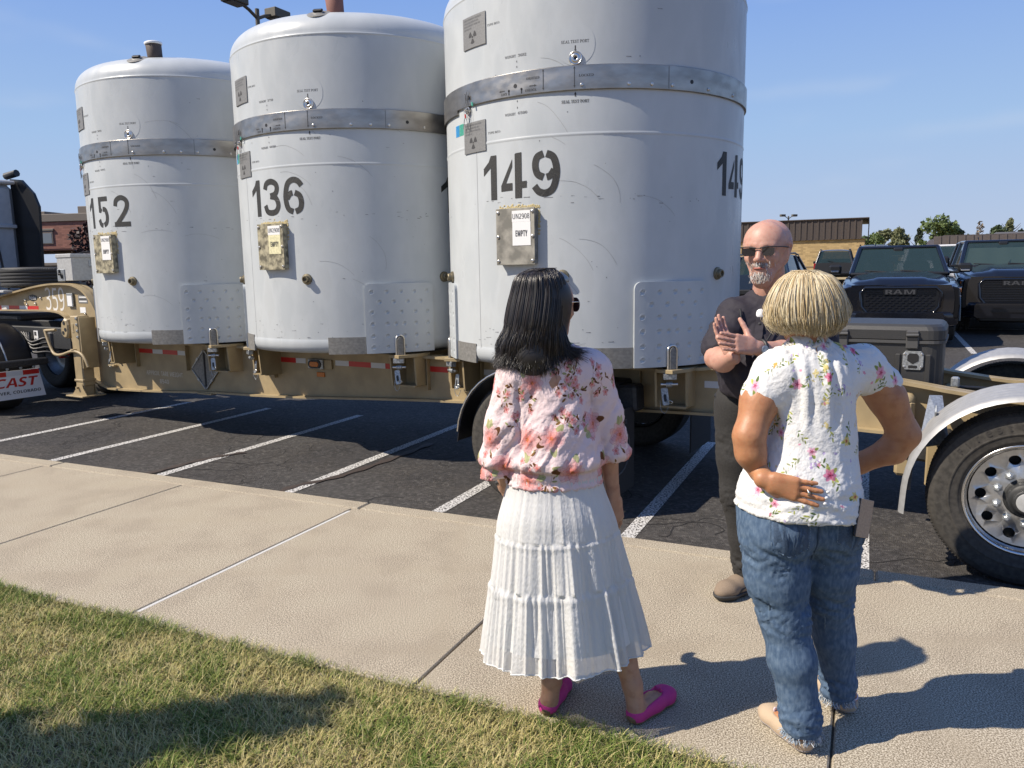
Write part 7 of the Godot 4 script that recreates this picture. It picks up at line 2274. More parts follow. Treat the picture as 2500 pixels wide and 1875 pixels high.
func dark_haired_woman() -> void:
	var base := Vector3(0.27, 0.14, -2.6)
	var off := -base
	var o := person("woman with long black hair, pink floral blouse and white tiered skirt", base)
	var skin := skin_mat(0.42, 0.235, 0.15, 201)
	# body: head, neck, arms and lower legs as one skin surface, hands and head finer
	var f := Field.new(Vector3(-0.16, 0.12, -2.95), Vector3(0.62, 1.5, -2.42), 0.0085)
	f.chain([Vector3(0.12, 0.62, -2.68), Vector3(0.125, 0.46, -2.64), Vector3(0.126, 0.27, -2.6), Vector3(0.118, 0.2, -2.592)], [0.062, 0.055, 0.034, 0.033])
	f.chain([Vector3(0.3, 0.62, -2.62), Vector3(0.36, 0.46, -2.59), Vector3(0.41, 0.27, -2.55), Vector3(0.42, 0.2, -2.535)], [0.062, 0.055, 0.034, 0.033])
	shoe_field(f, Vector3(0.104, 0.145, -2.575), Vector3(0.18, 0.145, -2.79), 0.95)
	shoe_field(f, Vector3(0.405, 0.145, -2.515), Vector3(0.577, 0.145, -2.69), 0.95)
	f.chain([Vector3(0.29, 1.37, -2.66), Vector3(0.336, 1.12, -2.675), Vector3(0.357, 0.93, -2.69)], [0.046, 0.037, 0.024])
	f.chain([Vector3(0.0, 1.35, -2.63), Vector3(-0.03, 1.08, -2.65), Vector3(-0.035, 0.95, -2.755)], [0.046, 0.036, 0.024])
	f.cone(Vector3(0.14, 1.5, -2.65), Vector3(0.145, 1.36, -2.63), 0.05, 0.07, 0.03)
	f.cone(Vector3(0.145, 1.36, -2.63), Vector3(0.145, 0.8, -2.63), 0.09, 0.1, 0.03)
	var body := put(o, "body", field_mesh(f), skin, off)
	var h := Field.new(Vector3(-0.01, 1.4, -2.84), Vector3(0.28, 1.78, -2.5), 0.0045)
	head_field(h, Vector3(0.122, 1.612, -2.665), Vector3(0.88, -0.05, -0.47), Vector3.UP, 0.92)
	h.cone(Vector3(0.125, 1.56, -2.665), Vector3(0.14, 1.41, -2.645), 0.048, 0.056, 0.03)
	put(body, "head", field_mesh(h), skin)
	var hr := Field.new(Vector3(0.3, 0.74, -2.77), Vector3(0.45, 0.97, -2.6), 0.0035)
	hr.cone(Vector3(0.355, 0.96, -2.688), Vector3(0.358, 0.92, -2.69), 0.026, 0.023, 0.01)
	hand_field(hr, Vector3(0.359, 0.915, -2.69), Vector3(0.1, -0.95, -0.1), Vector3(-0.55, -0.1, -0.8), 1.0, [0.3, 0.38, 0.42, 0.46], 0.6, 0.35, 0.95)
	put(body, "hand", field_mesh(hr), skin)
	var hl := Field.new(Vector3(-0.11, 0.82, -2.9), Vector3(0.06, 1.0, -2.7), 0.0035)
	hl.cone(Vector3(-0.034, 0.97, -2.74), Vector3(-0.035, 0.945, -2.757), 0.026, 0.023, 0.01)
	hand_field(hl, Vector3(-0.033, 0.94, -2.762), Vector3(0.25, -0.75, -0.6), Vector3(0.85, 0.2, -0.2), 1.0, [0.4, 0.45, 0.5, 0.5], 0.5, 0.35, 0.95)
	put(body, "hand", field_mesh(hl), skin)
	put(o, "wrist_band", tube_mesh(range(13).map(func(i): return Vector3(-0.036 + cos(i * TAU / 12) * 0.027, 0.965 + sin(i * TAU / 12) * 0.012, -2.743 + sin(i * TAU / 12) * 0.027)), 0.007, 6), M.ink, off)
	# blouse: dolman sleeves running into a bloused body, and a shirred band with a ruffled edge
	M.peony = cloth(peony_print(), 1.0, 0.03, 2.2, 211)
	var b := Field.new(Vector3(-0.2, 0.96, -2.9), Vector3(0.5, 1.5, -2.38), 0.0085)
	b.cone(Vector3(0.145, 1.37, -2.635), Vector3(0.147, 1.12, -2.625), 0.115, 0.142, 0.04, Vector3(0, 0, 1), 1.25)
	b.cone(Vector3(0.147, 1.12, -2.625), Vector3(0.146, 1.075, -2.622), 0.142, 0.146, 0.04, Vector3(0, 0, 1), 1.2)
	b.cone(Vector3(0.03, 1.385, -2.635), Vector3(0.265, 1.392, -2.65), 0.062, 0.064, 0.05)
	b.cone(Vector3(0.12, 1.43, -2.63), Vector3(0.17, 1.43, -2.635), 0.05, 0.05, 0.05)
	b.cone(Vector3(0.02, 1.37, -2.63), Vector3(-0.018, 1.21, -2.635), 0.074, 0.07, 0.05)
	b.cone(Vector3(-0.018, 1.21, -2.635), Vector3(-0.06, 0.99, -2.64), 0.068, 0.06, 0.025)
	b.cone(Vector3(0.275, 1.375, -2.65), Vector3(0.32, 1.24, -2.665), 0.073, 0.062, 0.045)
	b.cone(Vector3(0.32, 1.24, -2.665), Vector3(0.366, 1.02, -2.68), 0.06, 0.056, 0.018)
	b.trim(Vector3(0.145, 1.05, 0), Vector3(0.15, -1, 0).normalized())
	b.cone(Vector3(0.143, 1.06, -2.625), Vector3(0.142, 1.012, -2.625), 0.163, 0.168, 0.012, Vector3(0, 0, 1), 1.3)
	b.trim(Vector3(0, 1.0, 0), Vector3(0, -1, 0))
	var n := FastNoiseLite.new()
	n.seed = 5
	n.frequency = 1.0
	var fold := func(p: Vector3) -> float:
		var e := 0.0
		if p.y > 1.065:
			# folds drawn slantwise from the right shoulder to the left waist
			var across := p.x * 0.82 - p.y * 0.57
			var along := p.x * 0.57 + p.y * 0.82
			var lowx := smoothstep(1.42, 1.15, p.y)
			e += (1.0 - absf(n.get_noise_2d(across * 12.0, along * 2.6)) * 2.6) * 0.010 * lowx
			e += n.get_noise_3d(p.x * 30.0, p.y * 22.0, p.z * 26.0) * 0.0035
			e += 0.012 * exp(-pow((p.y - 1.085) / 0.028, 2.0))
			# sleeve seams
			for x in [0.018, 0.262]: e -= 0.012 * exp(-pow((p.x - x - (1.4 - p.y) * (0.02 if x < 0.1 else 0.1)) / 0.007, 2.0)) * smoothstep(1.38, 1.3, p.y)
		else: e += 0.003 * sin(atan2(p.x - 0.143, p.z + 2.625) * 60.0) + 0.002 * sin(p.y * 520.0) + 0.012 * smoothstep(1.018, 1.004, p.y) * (0.4 + 0.6 * n.get_noise_2d(p.x * 28.0, 3.0))
		return e
	var uvof := func(p: Vector3) -> Vector2:
		var s := clampf((p.x - 0.145) * 7.0, -1.0, 1.0)
		return Vector2(p.x + s * (-2.5 - p.z) * 0.75, -p.y) / 0.6
	put(o, "blouse", field_mesh(b, fold, null, uvof), M.peony, off)
	# skirt: three gathered tiers over a lining
	var white := mat(0.66, 0.66, 0.645, 0.9, 0.0, 0.2)
	white.normal_enabled = true
	white.normal_texture = noise_tex(0.03, [], 231, 512, FastNoiseLite.TYPE_SIMPLEX, 4, 3.0)
	white.uv1_scale = Vector3(9.0, 1.4, 1.0)
	white.normal_scale = 0.7
	white.backlight_enabled = true
	white.backlight = lin(0.2, 0.2, 0.19)
	var sheer: StandardMaterial3D = white.duplicate()
	sheer.transparency = BaseMaterial3D.TRANSPARENCY_ALPHA
	sheer.albedo_color.a = 0.8
	var sk := func(u: float, v: float, inner: bool) -> Vector3:
		var a := u * TAU
		var y := lerpf(1.03, 0.375, v)
		var top := [1.03, 0.82, 0.645, 0.36]
		var tier := 0 if y > 0.82 else (1 if y > 0.645 else 2)
		var t: float = (top[tier] - y) / (top[tier] - top[tier + 1])
		var w := lerpf(0.166, 0.214, smoothstep(0.0, 0.32, v))
		if v > 0.32: w = lerpf(0.214, 0.282, (v - 0.32) / 0.68)
		var dp := lerpf(0.125, 0.16, smoothstep(0.0, 0.25, v))
		if v > 0.25: dp = lerpf(0.16, 0.21, (v - 0.25) / 0.75)
		var c := Vector3(lerpf(0.143, 0.163, v), y, lerpf(-2.625, -2.612, v))
		if inner:
			c.y = lerpf(1.02, 0.44, v)
			return c + Vector3(sin(a) * (w - 0.018), 0, cos(a) * (dp - 0.018))
		var k := n.get_noise_2d(cos(a) * 1.9 + 7.0, sin(a) * 1.9) + 0.6 * n.get_noise_2d(cos(a) * 4.2, sin(a) * 4.2 + 3.0)
		var e := k * 0.05 * smoothstep(0.1, 1.0, v)
		# gathers under each seam, opening into wider pleats
		var gat: float = [18.0, 30.0, 38.0][tier]
		e += sin(a * gat * 1.4 + 9.0 * n.get_noise_1d(a * 1.2 + tier * 9.0) + tier) * [0.0012, 0.0024, 0.003][tier] * (1.0 - t * 0.5) * (0.5 + n.get_noise_1d(a * 3.0 + 40.0) + 0.5)
		e += sin(a * (9.0 + tier * 2.0) + tier * 2.0 + 5.0 * k) * [0.003, 0.006, 0.011][tier] * t
		e += 0.003 * exp(-pow((t - 0.05) / 0.05, 2.0)) * (1.0 if tier else 0.0) - 0.003 * exp(-pow(t / 0.02, 2.0)) * (1.0 if tier else 0.0)
		c.y += 0.016 * k * v + 0.012 * sin(a + 0.6) * smoothstep(0.2, 0.4, v)
		return c + Vector3(sin(a) * (w + e), 0, cos(a) * (dp + e))
	put(o, "skirt_lining", sheet(60, 12, func(u: float, v: float) -> Vector3: return sk.call(u, v, true), true, null, Vector2.ONE, true), white, off)
	var skirt := put(o, "skirt", sheet(420, 90, func(u: float, v: float) -> Vector3: return sk.call(u, v, false), true, null, Vector2.ONE, true), sheer, off)
	var hem := []
	for i in 241: hem.append(sk.call(i / 240.0, 0.996, false))
	put(skirt, "hem", tube_mesh(hem, 0.0028, 5), white)
	# shoes
	M.pink = grainy(0.5, 0.035, 0.2, 0.12, 0.06, 8.0, 0.8)
	M.tan_sole = grainy(0.16, 0.1, 0.045, 0.2, 0.05, 6.0, 0.7)
	for s in [[Vector3(0.104, 0.142, -2.575), Vector3(0.18, 0.142, -2.79)], [Vector3(0.405, 0.142, -2.515), Vector3(0.577, 0.142, -2.69)]]:
		var sh := flat_shoe(o, off, s[0], s[1], M.pink, M.tan_sole, "pink_flat")
		var d: Vector3 = (s[1] - s[0]).normalized()
		bow(sh, Vector3.ZERO, s[0] + (s[1] - s[0]) * 0.66 + Vector3(0, 0.062, 0), d.cross(Vector3.UP), M.pink)
		var tb := MB.new()
		tb.sphere(s[0] + d * 0.008 + Vector3(0, 0.022, 0), Vector3(0.024, 0.02, 0.024), 8)
		put(sh, "heel_tab", tb.mesh(), M.tan_sole)
	# hair: a dark mass with long strands over it
	var hm := Field.new(Vector3(-0.1, 1.35, -2.85), Vector3(0.32, 1.8, -2.42), 0.007)
	hm.cone(Vector3(0.108, 1.648, -2.66), Vector3(0.115, 1.64, -2.64), 0.094, 0.094, 0.02)
	hm.cone(Vector3(0.095, 1.6, -2.63), Vector3(0.07, 1.45, -2.59), 0.092, 0.08, 0.03, Vector3(0, 0, 1), 1.15)
	hm.cone(Vector3(0.15, 1.58, -2.64), Vector3(0.15, 1.49, -2.62), 0.046, 0.035, 0.03)
	var hair := put(o, "hair", field_mesh(hm), mat(0.012, 0.01, 0.009, 0.5), off)
	var g := RandomNumberGenerator.new()
	g.seed = 77
	var paths := []
	for i in 3400:
		# azimuth round the head, 0 towards the camera, positive to her right; the face side stays open
		var a := g.randf_range(-2.3, 1.1)
		var crown := Vector3(0.118, 1.742, -2.685) + Vector3(g.randfn(0, 0.012), 0, g.randfn(0, 0.03))
		var q := Vector3(sin(a), 0, cos(a))
		var w := 1.0 + g.randfn(0, 0.03)
		var c := Vector3(0.106, 0, -2.648)
		var right := smoothstep(0.4, 1.0, a)
		var p1 := c + q * 0.07 * w + Vector3(0, 1.725, 0)
		var p2 := c + q * (0.1 - 0.008 * right) * w + Vector3(0, 1.655, 0)
		var p3 := c + q * (0.107 - 0.025 * right) * w + Vector3(-0.014 * (1.0 - right), 1.56, 0.012)
		var yb := 1.412 + 0.04 * right + g.randfn(0, 0.014) - 0.012 * sin(a * 1.7)
		var flick := absf(g.randfn(0, 0.006))
		var wave := Vector3(g.randfn(0, 0.005), 0, g.randfn(0, 0.005))
		var p4 := c + q * (0.106 - 0.02 * right + g.randfn(0, 0.007)) * Vector3(1.05, 0, 0.78) + Vector3(-0.026 * (1.0 - right), 1.485, 0.028) + wave
		var p5 := c + q * (0.104 + flick + g.randfn(0, 0.008)) * Vector3(1.08, 0, 0.72) + Vector3(-0.034 * (1.0 - right) + 0.015 * right, yb, 0.034) - wave
		if a > 0.7 and g.randf() < 0.5: p5 += Vector3(0.04, 0.02, 0) * g.randf()
		paths.append(curve3([crown, p1, p2, p3, p4, p5], 4))
	put(hair, "strands", strands(paths, 0.0013, [Color(0.014, 0.012, 0.011), Color(0.02, 0.016, 0.014), Color(0.035, 0.027, 0.022), Color(0.012, 0.01, 0.01)], 9), hair_mat()).set_meta("kind", "stuff")
	# sunglasses, seen from the side
	var fdir := Vector3(0.88, -0.05, -0.47).normalized()
	var rt := fdir.cross(Vector3.UP).normalized()
	var gl := Vector3(0.122, 1.62, -2.665) + fdir * 0.103
	var lens := mat(0.035, 0.02, 0.03, 0.08)
	var sg := put(o, "sunglasses", tube_mesh([gl - rt * 0.02 + Vector3(0, 0.008, 0), gl + rt * 0.02 + Vector3(0, 0.008, 0)], 0.002, 6), M.bright, off)
	for s in [1.0, -1.0]:
		var mb := MB.new(Transform3D(Basis(rt, Vector3.UP, rt.cross(Vector3.UP)), gl + rt * s * 0.035 - fdir * 0.006))
		mb.prism(rounded(0.054, 0.05, 0.024, 6), 0.003, 0.0, 0.001)
		put(sg, "lens", mb.mesh(), lens)
		put(sg, "temple", tube_mesh([gl + rt * s * 0.062 + Vector3(0, 0.01, 0) - fdir * 0.01, gl + rt * s * 0.07 + Vector3(0, 0.006, 0) - fdir * 0.1], 0.0017, 5), M.bright)
	put(o, "hair_clip", lathe_mesh([Vector2(0, 0.012), Vector2(0.02, 0.01), Vector2(0.026, 0.0)], 14), M.steel, Vector3(0.182, 1.71, -2.67) + off, Vector3(0.2, 0, -0.7))

func blonde_woman() -> void:
	var base := Vector3(1.05, 0.14, -2.48)
	var off := -base
	var o := person("woman with a short blonde bob, flowered white top and jeans, hands on her hips", base)
	var skin := skin_mat(0.40, 0.19, 0.095, 301)
	var f := Field.new(Vector3(0.62, 0.12, -2.88), Vector3(1.44, 1.56, -2.22), 0.0085)
	f.chain([Vector3(0.845, 1.385, -2.44), Vector3(0.79, 1.31, -2.42), Vector3(0.748, 1.205, -2.385), Vector3(0.755, 1.15, -2.385), Vector3(0.782, 1.085, -2.385)], [0.062, 0.058, 0.047, 0.045, 0.031], 0.025)
	f.chain([Vector3(1.15, 1.395, -2.49), Vector3(1.235, 1.3, -2.5), Vector3(1.3, 1.175, -2.5), Vector3(1.275, 1.12, -2.52), Vector3(1.19, 1.055, -2.585), Vector3(1.12, 1.045, -2.62)], [0.06, 0.057, 0.047, 0.045, 0.033, 0.03], 0.025)
	f.chain([Vector3(0.955, 1.52, -2.46), Vector3(0.957, 1.42, -2.455)], [0.05, 0.075])
	f.cone(Vector3(0.957, 1.4, -2.455), Vector3(0.96, 1.0, -2.46), 0.09, 0.1, 0.03)
	for s in [[Vector3(0.956, 0.145, -2.335), Vector3(0.888, 0.145, -2.565), Vector3(0.95, 0.3, -2.375)], [Vector3(1.196, 0.145, -2.555), Vector3(1.155, 0.145, -2.785), Vector3(1.155, 0.3, -2.575)]]:
		shoe_field(f, s[0], s[1], 0.98)
		f.cone(s[0] + Vector3(0, 0.05, 0) + (s[1] - s[0]) * 0.12, s[2], 0.034, 0.038, 0.02)
	var body := put(o, "body", field_mesh(f), skin, off)
	var h := Field.new(Vector3(0.8, 1.42, -2.66), Vector3(1.08, 1.76, -2.32), 0.0045)
	head_field(h, Vector3(0.945, 1.6, -2.47), Vector3(-0.2, -0.05, -1.0), Vector3.UP, 0.93)
	h.cone(Vector3(0.95, 1.56, -2.465), Vector3(0.957, 1.44, -2.455), 0.05, 0.058, 0.03)
	put(body, "head", field_mesh(h), skin)
	# left hand flat on the back of the hip, fingers towards the spine, ring on it
	var hl := Field.new(Vector3(0.72, 0.96, -2.52), Vector3(0.97, 1.15, -2.22), 0.0035)
	hl.cone(Vector3(0.776, 1.1, -2.38), Vector3(0.79, 1.075, -2.345), 0.032, 0.029, 0.01)
	hand_field(hl, Vector3(0.795, 1.072, -2.325), Vector3(0.88, -0.2, 0.34), Vector3(0.34, 0.0, -0.92), -1.0, [0.06, 0.08, 0.09, 0.1], 0.8, 0.5, 0.98)
	var hand := put(body, "hand", field_mesh(hl), skin)
	put(hand, "ring", tube_mesh(range(13).map(func(i): return Vector3(0.9, 1.048 + sin(i * TAU / 12) * 0.0105, -2.284 + cos(i * TAU / 12) * 0.0105)), 0.0022, 6), M.bright)
	var gem := MB.new()
	gem.sphere(Vector3(0.9, 1.05, -2.27), Vector3(0.005, 0.006, 0.004), 4)
	put(hand, "ring_stone", gem.mesh(), M.bright)
	for k in 3:
		var nb := MB.new()
		nb.sphere(Vector3(0.955 - k * 0.004, 1.054 - k * 0.018, -2.262 + k * 0.001), Vector3(0.006, 0.005, 0.003), 5)
		put(hand, "finger_nail", nb.mesh(), M.label)
	# jeans
	var denim := mat(1, 1, 1, 0.85, 0.0, 0.25)
	denim.albedo_color = Color.WHITE
	denim.albedo_texture = noise_tex(0.02, [[0.2, lin(0.055, 0.09, 0.15)], [0.45, lin(0.075, 0.118, 0.185)], [0.62, lin(0.095, 0.142, 0.212)], [0.85, lin(0.125, 0.175, 0.245)]], 311, 512, FastNoiseLite.TYPE_SIMPLEX, 6)
	denim.normal_enabled = true
	denim.normal_texture = noise_tex(0.3, [], 312, 512, FastNoiseLite.TYPE_SIMPLEX, 2, 3.0)
	denim.normal_scale = 0.5
	tri(denim, 2.6)
	denim.uv1_scale = Vector3(6.0, 2.2, 6.0)
	var j := Field.new(Vector3(0.68, 0.17, -2.74), Vector3(1.26, 1.06, -2.22), 0.009)
	j.cone(Vector3(0.86, 0.94, -2.45), Vector3(1.03, 0.945, -2.47), 0.122, 0.12, 0.05)
	j.ball(Vector3(0.872, 0.895, -2.405), 0.112, 0.04)
	j.ball(Vector3(1.035, 0.9, -2.435), 0.11, 0.04)
	j.chain([Vector3(0.855, 0.86, -2.435), Vector3(0.868, 0.72, -2.43), Vector3(0.893, 0.585, -2.425), Vector3(0.918, 0.44, -2.4), Vector3(0.945, 0.25, -2.375), Vector3(0.95, 0.2, -2.37)], [0.112, 0.1, 0.078, 0.074, 0.06, 0.058], 0.03)
	j.chain([Vector3(1.05, 0.86, -2.465), Vector3(1.062, 0.72, -2.49), Vector3(1.085, 0.6, -2.52), Vector3(1.12, 0.44, -2.545), Vector3(1.15, 0.26, -2.57), Vector3(1.152, 0.22, -2.57)], [0.108, 0.095, 0.075, 0.07, 0.056, 0.055], 0.022)
	j.trim(Vector3(0, 0.195, 0), Vector3.DOWN)
	var n := FastNoiseLite.new()
	n.seed = 8
	n.frequency = 1.0
	var wrinkle := func(p: Vector3) -> float:
		var e := 0.0
		var kn := exp(-pow((p.y - 0.6) / 0.07, 2.0)) + 0.8 * exp(-pow((p.y - 0.8) / 0.06, 2.0)) + 1.1 * exp(-pow((p.y - 0.25) / 0.06, 2.0))
		e += (0.55 - absf(n.get_noise_3d(p.x * 6.0, p.y * 26.0 + p.x * 9.0, p.z * 6.0)) * 2.2) * 0.012 * kn
		e += n.get_noise_3d(p.x * 9.0, p.y * 10.0, p.z * 9.0) * 0.004
		if p.y < 0.215: e += 0.004 * n.get_noise_3d(p.x * 90.0, 0, p.z * 90.0)
		return e
	var jeans := put(o, "jeans", field_mesh(j, wrinkle), denim, off)
	M.denim_light = grainy(0.12, 0.17, 0.23, 0.25, 0.05, 5.0, 0.85)
	M.denim_dark = grainy(0.045, 0.075, 0.125, 0.25, 0.05, 5.0, 0.85)
	for c in [[0.862, 0.9, 0.0], [1.075, 0.905, -0.12]]:
		# hip pockets with stitched edges
		var map := func(p: Vector2) -> Vector3:
			var x: float = c[0] + p.x
			var y: float = c[1] + p.y + p.x * float(c[2])
			return Vector3(x, y, back_of(j, x, y, -2.24, -2.5) + 0.0045)
		var outl := v2([-0.065, 0.065, 0.065, 0.065, 0.06, -0.045, 0.0, -0.075, -0.06, -0.045])
		put(jeans, "pocket", laid(poly_tris(outl), map, 0.012), M.denim_dark)
		var st := []
		for k in 5:
			var a: Vector2 = outl[k] * 0.94
			var b: Vector2 = outl[(k + 1) % 5] * 0.94
			var nn := (b - a).orthogonal().normalized() * 0.0014
			for q in 12:
				var a2 := a.lerp(b, q / 12.0)
				var b2 := a.lerp(b, (q + 0.7) / 12.0)
				st.append(PackedVector2Array([a2 - nn, b2 - nn, b2 + nn]))
				st.append(PackedVector2Array([a2 - nn, b2 + nn, a2 + nn]))
		put(jeans, "pocket_stitching", laid(st, func(p: Vector2) -> Vector3: return map.call(p) + Vector3(0, 0, 0.0015), 0.012), M.denim_light).set_meta("kind", "stuff")
	put(jeans, "centre_seam", tube_mesh(range(10).map(func(i): return Vector3(0.958, 0.95 - i * 0.017, back_of(j, 0.958, 0.95 - i * 0.017, -2.24, -2.55) + 0.002)), 0.003, 5), M.denim_dark)
	for s in [[0.79, 0.84, 0.9, -2.372], [1.0, 1.04, 1.11, -2.57]]:
		put(jeans, "side_seam", tube_mesh(range(16).map(func(i): return Vector3(lerpf(s[0], s[2], i / 15.0), lerpf(0.82, 0.22, i / 15.0), back_of(j, lerpf(s[0], s[2], i / 15.0), lerpf(0.82, 0.22, i / 15.0), -2.24, -2.6) + 0.001)), 0.0022, 5), M.denim_light)
	# frayed cuffs
	var g := RandomNumberGenerator.new()
	g.seed = 61
	var fr := []
	for i in 420:
		var left := i % 2 == 0
		var a := g.randf() * TAU
		var c := Vector3(0.95, 0.203, -2.37) if left else Vector3(1.152, 0.207, -2.57)
		var rr := 0.058 if left else 0.055
		var p := c + Vector3(sin(a), 0, cos(a)) * rr * g.randf_range(0.95, 1.04)
		fr.append([p, p + Vector3(g.randfn(0, 0.004), -0.009, g.randfn(0, 0.004)), p + Vector3(g.randfn(0, 0.006) + sin(a) * 0.006, -0.017 - g.randf() * 0.006, g.randfn(0, 0.006) + cos(a) * 0.006)])
	put(jeans, "frayed_cuff", strands(fr, 0.0014, [Color(0.3, 0.36, 0.42), Color(0.5, 0.53, 0.56), Color(0.16, 0.22, 0.3)], 4), hair_mat(0.9, 0.2)).set_meta("kind", "stuff")
	# phone in the right hip pocket
	var ph := put(o, "phone", box_mesh(Vector3(0.07, 0.12, 0.009), 0.003), M.black, Vector3(1.1, 0.945, -2.335) + off, Vector3(-0.08, 0.55, -0.3))
	put(ph, "phone_case", box_mesh(Vector3(0.066, 0.12, 0.003), 0.001), grainy(0.36, 0.26, 0.18, 0.1, 0.05, 4.0, 0.6), Vector3(0, 0, 0.006))
	# flowered top with gathered back, cap sleeves and frilled neck
	M.garden_plain = mat(0.6, 0.56, 0.5, 0.85)
	M.lace = mat(0.55, 0.45, 0.5, 0.8)
	M.garden = cloth(garden_print(), 1.0, 0.05, 1.6, 321)
	var b := Field.new(Vector3(0.66, 0.88, -2.76), Vector3(1.34, 1.53, -2.2), 0.0085)
	b.cone(Vector3(0.96, 1.34, -2.465), Vector3(0.965, 1.15, -2.46), 0.15, 0.138, 0.05, Vector3(0, 0, 1), 1.2)
	b.cone(Vector3(0.965, 1.15, -2.46), Vector3(0.94, 0.97, -2.45), 0.138, 0.185, 0.05, Vector3(0, 0, 1), 1.15)
	b.cone(Vector3(0.94, 0.99, -2.45), Vector3(0.938, 0.93, -2.45), 0.188, 0.198, 0.04, Vector3(0, 0, 1), 1.15)
	b.cone(Vector3(0.85, 1.39, -2.445), Vector3(1.135, 1.4, -2.485), 0.07, 0.07, 0.05)
	b.cone(Vector3(0.955, 1.475, -2.455), Vector3(0.957, 1.42, -2.455), 0.06, 0.085, 0.04)
	b.cone(Vector3(0.845, 1.39, -2.44), Vector3(0.80, 1.33, -2.425), 0.068, 0.066, 0.03)
	b.cone(Vector3(1.15, 1.4, -2.49), Vector3(1.208, 1.35, -2.5), 0.068, 0.064, 0.03)
	# sleeve openings: slanting cuts below each cap
	b.cone(Vector3(0.70, 1.21, -2.4), Vector3(0.765, 1.24, -2.41), 0.09, 0.083, 0.012, Vector3.ZERO, 1.0, true)
	b.cone(Vector3(1.33, 1.21, -2.5), Vector3(1.265, 1.245, -2.5), 0.09, 0.08, 0.012, Vector3.ZERO, 1.0, true)
	b.trim(Vector3(0, 0.948, 0), Vector3(-0.06, -1, -0.02).normalized())
	var fold := func(p: Vector3) -> float:
		var e := 0.0
		var top := smoothstep(1.2, 1.3, p.y) * smoothstep(0.15, 0.06, absf(p.x - 0.965))
		# gathers fall from the yoke and fade out over the shoulder blades
		e += (sin(p.x * 175.0 + 1.5 * sin(p.y * 9.0)) * 0.5 + sin(p.x * 103.0 + 2.0) * 0.6) * 0.0075 * top
		e += n.get_noise_3d(p.x * 38.0, p.y * 30.0, p.z * 34.0) * 0.0022
		e += n.get_noise_3d(p.x * 11.0, p.y * 7.0, p.z * 9.0) * 0.005
		var low := smoothstep(1.1, 1.0, p.y)
		e += (0.5 - absf(n.get_noise_2d(p.x * 3.0, p.y * 19.0 + p.x * 4.0)) * 2.0) * 0.009 * low
		e += 0.006 * exp(-pow((p.y - 1.47) / 0.012, 2.0)) * (0.5 + 0.8 * sin(atan2(p.x - 0.956, p.z + 2.455) * 26.0))
		for s in [[Vector3(0.80, 1.32, -2.43), -1.0], [Vector3(1.2, 1.335, -2.5), 1.0]]:
			# frilled sleeve edge
			var d := p.distance_to(s[0] + Vector3(s[1] * 0.05, -0.03, 0))
			e += 0.005 * sin(p.z * 160.0 + p.y * 70.0) * smoothstep(0.1, 0.05, d)
		return e
	var uvof := func(p: Vector3) -> Vector2:
		var s := clampf((p.x - 0.96) * 7.0, -1.0, 1.0)
		return Vector2(p.x + s * (-2.33 - p.z) * 0.75, -p.y) / 0.6
	put(o, "flowered_top", field_mesh(b, fold, null, uvof), M.garden, off)
	var frill := []
	for i in 61:
		var a := TAU * i / 60
		frill.append(Vector3(0.956 + sin(a) * (0.064 + 0.005 * sin(i * 2.1)), 1.488 + 0.006 * sin(i * 1.7), -2.456 + cos(a) * (0.062 + 0.005 * sin(i * 2.6))))
	put(o, "neck_frill", tube_mesh(frill, 0.006, 6), M.garden_plain, off)
	# shoes
	M.beige = grainy(0.42, 0.32, 0.22, 0.12, 0.12, 9.0, 0.85, 0.0, 331, 3.0)
	M.grey_sole = mat(0.24, 0.21, 0.19, 0.7)
	for s in [[Vector3(0.956, 0.142, -2.335), Vector3(0.888, 0.142, -2.565)], [Vector3(1.196, 0.142, -2.555), Vector3(1.155, 0.142, -2.785)]]:
		var sh := flat_shoe(o, off, s[0], s[1], M.beige, M.grey_sole, "beige_flat", 0.07)
		var d: Vector3 = s[1] - s[0]
		var r := d.normalized().cross(Vector3.UP)
		bow(sh, Vector3.ZERO, s[0] + d * 0.68 + Vector3(0, 0.06, 0), r, M.lace)
		var lace := []
		for i in 15:
			var a := PI * (i / 14.0 - 0.5) * 1.15
			lace.append(s[0] + d.normalized() * (0.022 - cos(a) * 0.064 + 0.03) + r * sin(a) * 0.041 + Vector3(0, 0.058, 0))
		put(sh, "lace", tube_mesh(lace, 0.003, 6), M.lace)
	# bob
	var hm := Field.new(Vector3(0.76, 1.44, -2.68), Vector3(1.12, 1.8, -2.28), 0.007)
	hm.cone(Vector3(0.943, 1.615, -2.47), Vector3(0.945, 1.59, -2.46), 0.105, 0.108, 0.02)
	hm.trim(Vector3(0.945, 1.535, -2.4), Vector3(0, -1, 0.25).normalized())
	var hair := put(o, "hair", field_mesh(hm), mat(0.3, 0.22, 0.11, 0.6), off)
	var paths := []
	for i in 5200:
		var a := g.randf_range(-2.45, 2.35)
		var q := Vector3(sin(a), 0, cos(a))
		var c := Vector3(0.944, 0, -2.468)
		var crown := Vector3(0.935, 1.721, -2.47) + Vector3(g.randfn(0, 0.012), 0, g.randfn(0, 0.014))
		var w := 1.0 + g.randfn(0, 0.025)
		var sw := Vector3(q.z, 0, -q.x) * (0.012 + g.randfn(0, 0.006))
		var side := absf(sin(a))
		var p1 := c + q * 0.066 * w + Vector3(0, 1.706, 0) + sw * 0.3
		var p2 := c + q * 0.106 * w + Vector3(0, 1.65, 0) + sw
		var p3 := c + q * (0.115 + 0.003 * side) * w + Vector3(0, 1.595, 0) + sw * 1.4
		var yb := 1.525 + 0.012 * side + g.randfn(0, 0.007)
		var p4 := c + q * (0.112 + g.randfn(0, 0.004)) * w + Vector3(0, lerpf(1.595, yb, 0.6), 0) + sw * 1.6
